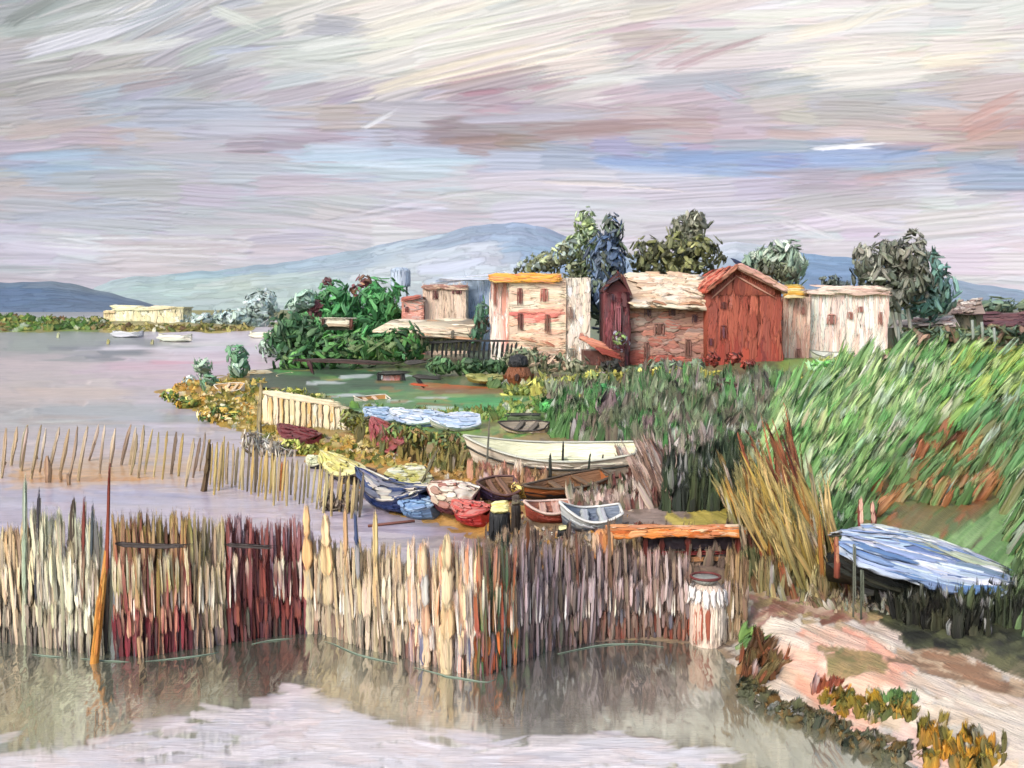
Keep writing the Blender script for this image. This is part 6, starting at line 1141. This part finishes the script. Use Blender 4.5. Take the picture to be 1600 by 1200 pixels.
B = MB(); e2 = at_y(172, 724, Ym); tube(B, [e - A(0, 0, .3), e, (e + e2) / 2, e2], [r * .6, r * .55, r * .4, r * .15], (126, 54, 44), n=8, jit=.2); strokes(B, e + A(0, -r * .5, -.4), e2 - e + A(0, 0, .4), A(r * .4, 0, 0), A(0, -1, 0), r * .3, lin((150, 74, 50)), lin((112, 44, 40)), nseg=12, jc=.16, tip=.7); B.build('upper_mast', M_paint, t)
for x0, x1, y, lb in [(184, 302, 850, 'dark wooden rail across the olive topped panel'), (352, 432, 850, 'short dark rail across the top of the maroon panel')]:
    Yb = at_z((x0 + x1) / 2, float(fb((x0 + x1) / 2)), 0)[1] - .45; B = MB(); a = at_y(x0, y, Yb); b = at_y(x1, y + 3, Yb); strokes(B, a, b - a, A(0, 0, .045), A(0, -1, 0), .05, lin((48, 36, 36)), bend=.03, nseg=12, tip=.4)
    tag(B.build('rail', M_paint, None, (a + b) / 2), lb, 'rail')
B = MB(); a = at_y(575, 822, 18.6); b = at_y(648, 814, 18.6); tube(B, [a, (a + b) / 2, b], .03, (120, 76, 66)); tag(B.build('floating_spar', M_paint, None, a), 'thin red brown spar lying above the beige panel behind the screen', 'spar')
xs_ = np.linspace(60, 800, 60); xs2 = np.linspace(870, 1110, 20)      # lengths of line trailing along the foot of the screen
for X_, lb in ((xs_[:5], 'short pale green line floating at the foot of the far left panel'), (xs_[6:13], 'pale green line floating left of the foot of the orange mast'), (xs_[14:24], 'pale green line floating below the olive topped panel'), (xs_[27:33], 'pale green line floating below the maroon panel'), (xs_[36:46], 'pale green line curving below the beige panel'), (xs_[47:58], 'pale green line floating below the peach and orange panels'), (xs2[:14], 'long pale green line floating below the dark brown panel')):
    B = MB(); P = at_z(X_, fb(X_) + 7 + 3 * np.sin(X_ / 40), .01); P[:, 1] -= .25; tube(B, P, np.interp(np.arange(len(P)), [0, len(P) / 2, len(P) - 1], [.004, .016, .004]), (128, 146, 130), n=6, jit=.3)
    tag(B.build('rope', M_paint, None, P.mean(0)), lb, 'rope', 'lines trailing along the reed screen')

# white bale and bowl
b = at_z(1105, 1004, 0); Yb = b[1]; t = thing('reed_bale', 'round white bale with red stripes at the right end of the reed screen', 'bale', b); r = 29 * ppx(Yb); h = 96 * ppx(Yb); B = MB()
tube(B, [b - A(0, 0, .15), b, b + A(0, 0, h * .5), b + A(0, 0, h * .86), b + A(0, 0, h)], np.array([.9, .98, 1, .95, .6]) * r, (222, 202, 186), n=16)
for i in range(44):
    a_2 = R() * 2 * math.pi; nn_ = A(math.cos(a_2), math.sin(a_2), 0); red = nn_[0] < .2
    c = [(160, 86, 66), (206, 150, 128), (226, 206, 190)] if red else [(232, 216, 196), (238, 226, 210), (222, 204, 184)]; z0_ = R() * h * .3
    strokes(B, b + nn_ * r * .95 + A(0, 0, z0_ + h * .5), A(0, 0, -min(h * .62, z0_ + h * .5)), np.cross(A(0, 0, 1), nn_) * r * .14, nn_, r * .1, pick(c, 1), jc=.1)
for i in range(16): a_2 = i * .4; nn_ = A(math.cos(a_2), math.sin(a_2), 0); strokes(B, b + nn_ * r * .9 + A(0, 0, h * .97), A(0, 0, -h * .26) + nn_ * .03, np.cross(A(0, 0, 1), nn_) * r * .2, nn_, r * .14, pick([(232, 228, 224), (222, 216, 214)], 1), rag=.35)
B.build('bale_body', M_paint, t)
c_ = b + A(-.05, 0, h * 1.0); t = thing('bowl', 'grey and maroon bowl resting on top of the white bale', 'bowl', c_); B = MB()
tube(B, [c_, c_ + A(0, 0, .02), c_ + A(0, 0, .1), c_ + A(0, 0, .12)], np.array([.4, .5, .8, .72]) * r, (150, 152, 146), n=14); B.build('body', M_paint, t)
B = MB(); th = np.linspace(0, 2 * math.pi, 18); tube(B, c_ + np.stack([np.cos(th) * r * .8, np.sin(th) * r * .8, .13 + 0 * th], -1), .025, (110, 52, 50), n=6, jit=.3); B.build('rim', M_paint, t)

# ------------------------------------------------------------------ jetty
t = thing('jetty', 'low orange topped jetty with dark legs behind the right end of the reed screen', 'jetty', g1(1060, 870)); Yj = 20.5
B = MB(); a = at_y(950, 830, Yj); b = at_y(1165, 823, Yj); d = b - a; d[2] = 0; box(B, a - A(0, 0, .12), d, (0, 0, .12), (0, .6, 0), lin((206, 130, 70)))
quad_strokes(B, a - A(0, 0, .14), d, (0, 0, .17), (0, -1, 0), [(212, 126, 60), (226, 150, 84), (190, 100, 50), (230, 190, 150)], 30, .5, .11, False, T=.4)
quad_strokes(B, a, d, (0, .6, 0), (0, 0, 1), [(200, 120, 66), (214, 150, 96), (190, 106, 56), (226, 200, 170)], 30, .6, .2, False, T=.2); B.build('deck', M_paint, t)
B = MB(); box(B, a + A(.75, .15, -.42), A(1.95, 0, 0), (0, 0, .3), (0, .4, 0), lin((46, 38, 44))); quad_strokes(B, a + A(.75, .22, -.42), (1.95, 0, 0), (0, 0, .3), (0, -1, 0), [(46, 40, 48), (60, 48, 50), (84, 36, 38)], 24, .5, .09, False); B.build('deck_shadow', M_paint, t)  # dark box put in for the shadow below the deck
for i, x in enumerate((.05, .8, 1.15, 1.7, 2.75)):
    B = MB(); p = a + A(x, .15, -.13); strokes(B, p, A(0, 0, -.6), A(.07, 0, 0), A(0, -1, 0), .06, pick([(66, 48, 46), (110, 52, 44)], 1), tip=.1, rag=.04); tube(B, [p + A(0, .06, 0), p + A(0, .06, -.7)], .055, (60, 44, 42)); B.build('leg', M_paint, t)
B = MB(); strokes(B, a + A(.95, .1, -.5), A(1.7, 0, .03), A(0, 0, .05), A(0, -1, 0), .05, lin((120, 40, 38))); strokes(B, a + A(1.4, .0, -.6), A(1.2, 0, .03), A(0, 0, .05), A(0, -1, 0), .05, lin((170, 120, 80))); B.build('brace', M_paint, t)
p0_ = at_y(940, 836, 20.2)
for i in range(1): 
    B = MB(); tube(B, [p0_ + A(0, 0, -.5), p0_ + A(0, 0, -.4), p0_ + A(.0, 0, 0), p0_ + A(0, 0, .12)], [.16, .2, .2, .08], (216, 150, 96), n=10, jit=.2)
    for k in range(6): strokes(B, p0_ + A(-.18 + k * .07, -.2, .1), A(.02, 0, -.5), A(.05, 0, 0), A(0, -1, 0), .04, pick([(222, 150, 90), (230, 206, 176), (206, 110, 60)], 1))
    tag(B.build('basket', M_paint, None, p0_ - A(0, 0, .5)), 'orange and cream basket at the left end of the jetty', 'basket')

# ------------------------------------------------------------------ covered boat on trestles at the right
t = thing('covered_boat', 'big boat under a blue and white sheet raised on dark posts beside the sandy path', 'boat', g1(1440, 985)); Yc = 17.0
tf = np.linspace(0, 1, 14)
def edge(pts, Yv): P = np.array(pts, float); q = np.linspace(0, 1, len(P)); return at_y(np.interp(tf, q, P[:, 0]), np.interp(tf, q, P[:, 1]), Yv)
fr_ = edge([(1306, 858), (1350, 884), (1410, 902), (1480, 922), (1540, 938), (1574, 922)], Yc); rd = edge([(1316, 832), (1356, 820), (1410, 830), (1470, 846), (1530, 872), (1572, 892)], Yc + .9)
bk = rd + A(0, 1.0, -.35); md = (fr_ + rd) / 2 + A(0, -.12, .08); G = np.stack([fr_ - A(0, 0, .05), fr_, (fr_ + md) / 2 + A(0, -.04, .03), md, (md + rd) / 2 + A(0, 0, .05), rd, (rd + bk) / 2 + A(0, 0, .06), bk])
B = MB(); G = G + (R(G.shape) - .5) * .03; B.add(G, grid_faces(8, 14), pick([(130, 156, 196), (170, 190, 214), (210, 216, 222)], 8 * 14), None, .03)
def along(B, j0, j1, n, pal, ln=5, w_=.15, i0=0, i1=10, T=.25):
    for k in range(n):
        jj = j0 + R() * (j1 - j0); j = int(jj); f = jj - j; i = int(i0 + R() * (i1 - i0)); i2 = min(i + ln, 13); g0 = G[j] * (1 - f) + G[min(j + 1, 7)] * f
        N = nrmz(np.cross(g0[i2] - g0[i], G[min(j + 1, 7), i] - G[j, i] + A(0, 0, 1e-3))); N = N * (1 if N[2] > 0 else -1)
        strokes(B, g0[i] + N * .02, g0[i2] - g0[i], nrmz(np.cross(N, g0[i2] - g0[i])) * w_ * (.5 + .6 * R()), N, T * w_, pick(pal, 1), jc=.14, tip=.6, bend=(R() - .5) * .1)
along(B, 1, 5, 46, [(104, 136, 186), (140, 166, 204), (176, 194, 216), (216, 222, 230), (226, 230, 232)]); along(B, 3.5, 6, 14, [(130, 136, 110), (176, 186, 160), (150, 160, 150), (214, 220, 216)], i0=2, i1=9); along(B, 1, 3, 12, [(76, 104, 160), (110, 130, 150), (190, 204, 222)], i0=5, i1=12); along(B, 4, 7, 12, [(222, 226, 230), (190, 200, 206)], i0=0, i1=4)
along(B, 4, 7, 9, [(60, 64, 52), (84, 92, 70)], i0=7, i1=11)
B.build('sheet', M_paint, t)
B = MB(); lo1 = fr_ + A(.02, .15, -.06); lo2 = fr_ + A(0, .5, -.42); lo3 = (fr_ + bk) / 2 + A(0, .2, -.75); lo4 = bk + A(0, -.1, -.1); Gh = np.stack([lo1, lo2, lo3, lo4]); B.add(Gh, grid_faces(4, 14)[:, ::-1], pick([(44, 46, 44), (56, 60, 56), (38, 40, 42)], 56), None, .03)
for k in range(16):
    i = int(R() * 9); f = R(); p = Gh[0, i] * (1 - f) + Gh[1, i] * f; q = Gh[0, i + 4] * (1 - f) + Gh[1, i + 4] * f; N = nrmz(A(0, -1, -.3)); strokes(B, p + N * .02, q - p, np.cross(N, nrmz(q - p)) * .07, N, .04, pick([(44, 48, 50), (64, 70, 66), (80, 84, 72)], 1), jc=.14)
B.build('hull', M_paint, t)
for x, y0, y1, w_, c in [(1346, 890, 945, 4, (96, 104, 92)), (1334, 850, 938, 3, (110, 116, 104)), (1440, 912, 975, 6, (84, 88, 80)), (1495, 925, 1000, 12, (58, 52, 46)), (1545, 932, 1008, 8, (70, 76, 66)), (1566, 925, 1000, 6, (76, 84, 68))]:
    B = MB(); a = at_y(x, y0, Yc - .05); b = g1(x, y1); b = at_y(x, y1, Yc - .05); tube(B, [a, (a + b) / 2, b - A(0, 0, .3)], w_ / 2 * ppx(Yc), c, jit=.25); strokes(B, a + A(0, -.06, 0), b - a, A(w_ / 2 * ppx(Yc), 0, 0), A(0, -1, 0), .03, lin(c), jc=.16); B.build('trestle_post', M_paint, t)
pole('red_post', 'taller of two dark red posts at the left peak of the blue sheet', 1346, 838, 1344, 780, 9, (126, 60, 52), 'post', Y=18.4, c1=(220, 180, 160))
pole('red_post', 'shorter of two dark red posts at the left peak of the blue sheet', 1364, 834, 1362, 786, 9, (136, 64, 56), 'post', Y=18.4, c1=(214, 170, 150))
pole('red_post', 'red brown post in front of the left end of the blue sheet', 1308, 880, 1306, 840, 9, (140, 76, 60), 'post', Y=16.6, c1=(190, 130, 100))

# ================================================================== GRASS, REEDS AND PLANTS
def grass(name, label, cat, poly, n, pal, Hp, Wp, lean, T=.35, leanr=6, pal1=None, gfn=None, extra=None, tip=.5, stuff=True, yawr=.6, bend=.12, gain=1.25, acc=.07):
    px, py = spread(poly, n); o_ = np.argsort(py); px, py = px[o_], py[o_]; P = (gfn or gp)(px, py); Y = P[:, 1]
    h = Hp * (.55 + .8 * R(n)) * ppx(Y); w_ = Wp * 1.3 * (.35 + 1.5 * R(n) ** 1.6) * ppx(Y) / 2; a = np.radians(lean + (R(n) - .5) * 2 * leanr)
    D = np.stack([np.sin(a) * h, (R(n) - .5) * .3 * h, np.cos(a) * h], -1); N = nrmz(np.stack([(R(n) - .5) * yawr, -1 + 0 * h, .25 + .2 * R(n)], -1)); N = nrmz(N - (N * nrmz(D)).sum(1, keepdims=True) * nrmz(D))
    c0 = np.clip(patch(pal, px, py * 2, 26) * gain, 0, .8); c1 = np.clip(patch(pal1 or pal, px, py * 2, 34, .6) * gain, 0, .8); ac_ = R((n, 1)); c1 = np.clip(np.where(ac_ < acc, c1 * .5 + .38, np.where(ac_ > 1 - acc, c1 * .45, c1)), 0, .85); B = MB()
    strokes(B, P - D * .12, D * 1.12, np.cross(nrmz(D), N) * w_[:, None], N, T * w_ * .8, c0, c1, bend=(R(n) - .5) * 2 * bend, tip=tip * .7, jc=.14, rag=.24, nseg=6, m=7, dry=1.2)
    c = P.mean(0); o = B.build(name, M_paint, None, c); tag(o, label, cat)
    if stuff: kind(o, 'stuff')
    return o
grass('willow_scrub', 'grey olive upright scrub behind the largest cream boat', 'scrub', [(850, 640), (1010, 610), (1240, 620), (1230, 690), (1180, 740), (1080, 740), (960, 705), (880, 690)], 950, [(84, 96, 72), (104, 110, 86), (120, 110, 98), (96, 112, 84), (128, 134, 108), (92, 84, 76), (116, 138, 104), (84, 140, 80), (150, 156, 132), (132, 114, 116), (104, 148, 84), (90, 124, 84)], 44, 13, 5, leanr=18)
grass('scrub_grass', 'mottled low scrub between the pond hedges and the willow scrub', 'scrub', [(830, 610), (1240, 600), (1240, 640), (1000, 640), (860, 655)], 340, [(96, 112, 76), (118, 124, 84), (84, 98, 70), (140, 136, 96), (90, 70, 62)], 22, 9, 4, leanr=20)
grass('green_reeds', 'bright green leaning reeds left of the willow scrub', 'reeds', [(855, 655), (935, 645), (925, 700), (860, 690)], 60, [(76, 126, 72), (96, 140, 80), (70, 108, 64), (110, 150, 90)], 44, 13, 10, leanr=14, gain=1.0)
GL = [(124, 168, 108), (146, 182, 124), (106, 154, 92), (160, 192, 140), (134, 160, 110), (170, 198, 150)]
grass('meadow_grass', 'pale green windblown grass on the slope in the middle right', 'grass', [(1190, 660), (1300, 620), (1440, 600), (1470, 660), (1380, 740), (1310, 800), (1230, 790), (1170, 730)], 820, [(70, 122, 74), (96, 142, 88), (120, 156, 104), (140, 160, 116), (150, 130, 110), (104, 150, 92)], 78, 14, 30, acc=.1, pal1=[(90, 150, 80), (120, 166, 92), (150, 182, 110), (166, 196, 130), (190, 206, 164), (96, 146, 80), (110, 166, 88)], leanr=10, gain=1.2)
grass('meadow_grass', 'vivid yellow-green windblown grass high on the right slope', 'grass', [(1340, 610), (1600, 580), (1660, 580), (1660, 700), (1500, 700), (1420, 680)], 620, [(84, 140, 76), (110, 160, 84), (140, 170, 84), (76, 126, 74), (150, 164, 84)], 70, 14, 38, leanr=7, gain=1.12, pal1=[(100, 158, 80), (140, 176, 84), (176, 190, 96), (104, 160, 88), (170, 190, 130), (76, 140, 80)])
grass('meadow_grass', 'deep green windblown grass down the right edge', 'grass', [(1480, 690), (1660, 660), (1660, 900), (1580, 900), (1560, 800)], 520, [(84, 122, 76), (70, 108, 66), (100, 136, 84), (112, 120, 76), (90, 130, 80)], 80, 14, 34, leanr=7, gain=1.12, pal1=[(84, 136, 80), (76, 116, 72), (130, 160, 104), (110, 110, 70), (96, 150, 84)])
grass('meadow_grass', 'sparse green and rust grass edging the orange earth patch', 'grass', [(1300, 780), (1380, 700), (1540, 690), (1560, 780), (1500, 800), (1390, 800), (1330, 830)], 150, [(150, 90, 56), (104, 136, 80), (84, 116, 70), (150, 104, 66), (96, 130, 78)], 50, 12, 34, leanr=10)
grass('meadow_grass', 'olive gold short grass along the top of the right slope', 'grass', [(1380, 560), (1660, 552), (1660, 585), (1400, 600), (1240, 610), (1240, 580)], 420, [(126, 146, 80), (150, 160, 84), (110, 144, 80), (176, 160, 84), (120, 140, 80)], 18, 12, 30, leanr=20, gain=1.1)
grass('meadow_grass', 'dark green grass between the reeds and the blue sheeted boat', 'grass', [(1270, 800), (1330, 790), (1330, 850), (1290, 880)], 90, [(70, 104, 66), (96, 136, 84), (60, 80, 56)], 40, 10, 22, leanr=10)
grass('shade_plants', 'dark green plants crowding the ground under the blue sheeted boat', 'plants', [(1350, 950), (1420, 950), (1560, 985), (1660, 1010), (1660, 940), (1580, 930), (1480, 950)], 260, [(50, 54, 46), (64, 72, 56), (40, 42, 40), (84, 96, 66)], 46, 12, 2, leanr=10)  # near-black greens put the shade under the boat into the plants
grass('edge_plants', 'green plants at the right edge beside the blue sheeted boat', 'plants', [(1580, 900), (1680, 900), (1680, 1010), (1590, 1000)], 120, [(84, 112, 76), (104, 124, 84), (70, 92, 64)], 60, 14, 22, leanr=12)
grass('dark_thicket', 'near black green thicket behind the orange jetty', 'thicket', [(1035, 760), (1150, 740), (1160, 800), (1040, 806)], 190, [(48, 60, 48), (62, 76, 56), (40, 46, 42), (80, 90, 66)], 60, 11, 1, leanr=7)
grass('pale_reeds', 'grey and pink reeds above the near black thicket', 'reeds', [(1005, 720), (1110, 710), (1130, 745), (1020, 745)], 80, [(150, 146, 132), (126, 110, 106), (176, 160, 156), (104, 100, 84), (90, 50, 50)], 44, 8, -3, leanr=7)
grass('fallen_reeds', 'pinkish brown reeds leaning left beside the largest cream boat', 'reeds', [(985, 745), (1040, 745), (1060, 800), (1010, 800)], 60, [(176, 150, 138), (150, 120, 106), (196, 176, 164), (128, 104, 92)], 62, 8, -26, leanr=6)
grass('tide_plants', 'mixed pink, white and green plants between the largest boat and the jetty', 'plants', [(890, 775), (1000, 765), (1040, 800), (900, 800)], 90, [(150, 128, 118), (206, 186, 176), (100, 110, 84), (130, 100, 90), (110, 60, 60)], 26, 9, -4, leanr=14)
grass('tide_plants', 'pink and ochre plants hanging along the near side of the largest cream boat', 'plants', [(735, 745), (850, 765), (850, 775), (735, 762)], 60, [(206, 166, 140), (190, 140, 120), (170, 140, 100), (150, 100, 90)], 34, 9, 0, leanr=8)
grass('spit_reeds', 'short olive reeds fringing the ochre bank above the boats', 'reeds', [(540, 690), (740, 730), (740, 752), (600, 715)], 90, [(120, 116, 70), (96, 100, 64), (150, 136, 80), (90, 80, 56)], 30, 8, 2, leanr=10)
grass('shore_reeds', 'grey tan reeds along the strand behind the reed screen', 'reeds', [(760, 850), (1150, 850), (1150, 900), (770, 900)], 200, [(128, 110, 98), (150, 130, 110), (104, 90, 80), (140, 120, 84)], 34, 9, 2, leanr=8)
# big clump of tall yellow reeds
grass('tall_reeds', 'tall yellow and straw reeds leaning left beside the sandy path', 'reeds', [(1180, 850), (1230, 800), (1300, 850), (1340, 930), (1290, 940), (1230, 930)], 190, [(176, 150, 76), (150, 136, 80), (120, 110, 70), (196, 164, 90), (110, 84, 60)], 120, 7, -20, leanr=14, pal1=[(206, 176, 96), (190, 166, 110), (216, 190, 130), (150, 140, 96), (180, 120, 60)], tip=.7)
grass('tall_reeds', 'tall reeds with rust red tips rising out of the yellow clump', 'reeds', [(1200, 800), (1260, 790), (1290, 840), (1230, 850)], 44, [(150, 126, 80), (130, 90, 66), (170, 150, 96)], 130, 6, -16, leanr=8, pal1=[(126, 60, 50), (140, 76, 58), (166, 96, 66)], tip=.6)
grass('tall_reeds', 'grey green reeds at the left of the yellow clump above the jetty end', 'reeds', [(1130, 780), (1200, 770), (1220, 830), (1150, 830)], 90, [(130, 126, 84), (150, 144, 100), (100, 100, 70), (176, 160, 96), (186, 140, 70)], 70, 7, -20, leanr=12, tip=.7)
grass('tall_reeds', 'straw reeds at the near foot of the yellow clump', 'reeds', [(1150, 900), (1200, 880), (1300, 940), (1280, 955), (1170, 930)], 130, [(150, 136, 96), (120, 96, 70), (176, 166, 120), (90, 96, 66), (150, 76, 56)], 52, 8, -8, leanr=14, tip=.6)
grass('path_edge_weeds', 'green and grey weeds where the reeds meet the sandy path', 'weeds', [(1180, 930), (1340, 930), (1400, 965), (1300, 962)], 110, [(140, 110, 90), (110, 110, 76), (170, 156, 130), (96, 76, 70), (150, 160, 150)], 20, 8, -8, leanr=24)
# plants on the near bank
gz = lambda px, py: gp(px, py)
grass('rust_plants', 'rust brown plants at the corner of the bank beside the white bale', 'plants', [(1150, 1035), (1190, 1020), (1225, 1050), (1215, 1085), (1165, 1075)], 40, [(120, 66, 46), (150, 84, 56), (96, 70, 46), (110, 96, 60), (140, 100, 60)], 42, 12, 10, leanr=34, gain=1, tip=.3)
grass('green_tuft', 'fresh green tuft with wide blades behind the rust brown plants', 'plants', [(1150, 1010), (1185, 1000), (1190, 1020), (1160, 1030)], 16, [(110, 146, 76), (84, 120, 64), (130, 160, 90)], 34, 14, 40, leanr=24, gain=1)
grass('rust_plants', 'red brown forked plants further along the bank', 'plants', [(1270, 1085), (1310, 1075), (1320, 1092), (1280, 1098)], 14, [(130, 66, 50), (150, 84, 60)], 34, 10, 22, leanr=34, gain=1)
grass('golden_plants', 'golden and olive plants hanging over the bank in the middle of the water edge', 'plants', [(1285, 1098), (1330, 1090), (1420, 1112), (1430, 1132), (1330, 1140)], 80, [(206, 156, 50), (160, 140, 60), (120, 116, 60), (96, 104, 60), (190, 130, 50)], 26, 13, 2, leanr=26, gain=1, tip=.2)
grass('green_tuft', 'small green tufts above the golden plants', 'plants', [(1360, 1090), (1430, 1098), (1430, 1112), (1370, 1106)], 26, [(84, 120, 70), (104, 140, 84), (70, 96, 60)], 20, 11, 4, leanr=20, gain=1)
grass('golden_plants', 'golden and brown plants at the bottom right of the bank', 'plants', [(1430, 1148), (1480, 1150), (1570, 1180), (1560, 1215), (1450, 1210)], 90, [(180, 150, 56), (140, 130, 60), (96, 96, 60), (196, 140, 50), (110, 100, 56)], 32, 15, 0, leanr=24, gain=1, tip=.2)
grass('bank_plants', 'dark olive plants trailing along the shaded waterline of the near bank', 'plants', [(1150, 1062), (1230, 1098), (1300, 1132), (1440, 1190), (1400, 1196), (1290, 1150), (1150, 1085)], 150, [(84, 88, 66), (104, 104, 78), (120, 96, 56), (70, 76, 64), (130, 126, 100)], 20, 16, 12, leanr=50, gain=.95, tip=.2)
grass('shade_plants', 'black green plants hanging beneath the middle of the blue sheeted boat', 'plants', [(1360, 940), (1440, 950), (1560, 1000), (1500, 1005), (1400, 975)], 150, [(44, 46, 40), (58, 62, 50), (36, 36, 36), (76, 76, 58)], 46, 13, 0, leanr=10, gain=.9, tip=.3)  # plants coloured near black for the shade beneath the boat
grass('bank_grass', 'bright green and yellow grass along the near side of the pond', 'grass', [(545, 640), (770, 646), (860, 622), (870, 640), (780, 664), (560, 650)], 170, [(84, 136, 72), (116, 150, 76), (150, 156, 84), (70, 110, 64), (130, 120, 76)], 16, 10, 12, leanr=50, tip=.3)
grass('bank_grass', 'olive and yellow tufts on the bank between the barrel and the willow scrub', 'grass', [(760, 606), (900, 596), (1000, 596), (980, 640), (860, 640)], 190, [(110, 124, 70), (84, 110, 66), (150, 150, 80), (176, 170, 90), (96, 84, 62), (70, 96, 62)], 20, 11, 10, leanr=50, tip=.3)

grass('shore_grass', 'green and ochre growth along the low far shore beside the cream building', 'grass', [(0, 499), (160, 504), (170, 515), (0, 518)], 240, [(86, 130, 60), (110, 144, 66), (70, 104, 56), (150, 150, 84), (130, 100, 66)], 9, 14, 0, leanr=60, gain=1.0, tip=.2)
grass('shore_grass', 'olive and straw growth on the far shore spit right of the cream building', 'grass', [(165, 512), (290, 513), (398, 516), (396, 520), (165, 518)], 170, [(140, 140, 76), (120, 110, 66), (176, 166, 100), (96, 110, 60), (110, 84, 62)], 6, 14, 0, leanr=60, gain=1.0, tip=.2)

SPC = [(176, 150, 66), (150, 140, 62), (104, 116, 56), (204, 176, 90), (216, 200, 150), (84, 100, 52), (190, 140, 60)]
grass('spit_growth', 'yellow, olive and cream growth covering the top of the spit', 'plants', [(262, 606), (310, 600), (410, 600), (412, 660), (350, 656), (300, 636)], 260, SPC, 10, 13, 20, leanr=70, gain=1.0, tip=.2)
grass('spit_growth', 'ochre and olive growth along the near edge of the spit below the plank screen', 'plants', [(300, 642), (400, 668), (560, 690), (640, 716), (600, 736), (500, 712), (430, 694)], 300, SPC, 11, 12, 20, leanr=70, gain=1.0, tip=.2)
grass('spit_growth', 'tan and olive growth on the ochre bank behind the leaf covered boat', 'plants', [(560, 690), (720, 730), (820, 765), (780, 775), (660, 742), (560, 712)], 130, [(178, 140, 76), (150, 126, 66), (190, 156, 96), (120, 116, 64)], 10, 13, 20, leanr=70, gain=1.0, tip=.2)

grass('meadow_grass', 'deep green grass running on to the right beyond the view', 'grass', [(1640, 560), (2150, 560), (2150, 1000), (1640, 1000)], 900, [(96, 140, 80), (110, 156, 84), (76, 120, 72), (140, 156, 90)], 80, 18, 32, leanr=8, pal1=[(104, 156, 92), (130, 170, 108), (84, 136, 80), (150, 184, 124)], gain=1.1)

DEB = [(222, 214, 200), (70, 60, 56), (190, 150, 90), (150, 120, 100), (206, 176, 140), (96, 104, 80), (130, 60, 56), (104, 116, 140), (170, 160, 150)]
grass('strand_litter', 'mixed pale, rusty and dark scraps of reed strewn between the beached boats', 'litter', [(560, 770), (700, 800), (800, 822), (985, 818), (985, 800), (830, 790), (690, 755), (600, 735)], 150, DEB, 9, 8, 30, leanr=80, gain=1.0, tip=.3)
grass('strand_litter', 'dark and ochre scraps along the strand beneath the red and silver boats', 'litter', [(760, 838), (1000, 826), (1000, 850), (770, 868)], 150, DEB + [(200, 146, 60), (60, 50, 46)], 14, 9, 20, leanr=70, gain=1.0, tip=.3)
grass('strand_litter', 'pink, white and crimson reeds standing between the largest boat and the thicket', 'reeds', [(960, 740), (1120, 720), (1130, 780), (1000, 800)], 110, [(190, 166, 150), (110, 90, 80), (206, 190, 176), (60, 66, 52), (140, 60, 56), (84, 96, 66), (150, 120, 110)], 34, 7, -12, leanr=22, gain=1.0)
grass('tall_reeds', 'loose gold, white and rust reeds straying in front of the yellow clump', 'reeds', [(1160, 860), (1240, 830), (1330, 910), (1320, 945), (1180, 900)], 60, [(206, 176, 96), (226, 214, 180), (126, 60, 50), (60, 62, 50), (190, 150, 70)], 84, 6, -16, leanr=18, gain=1.05)
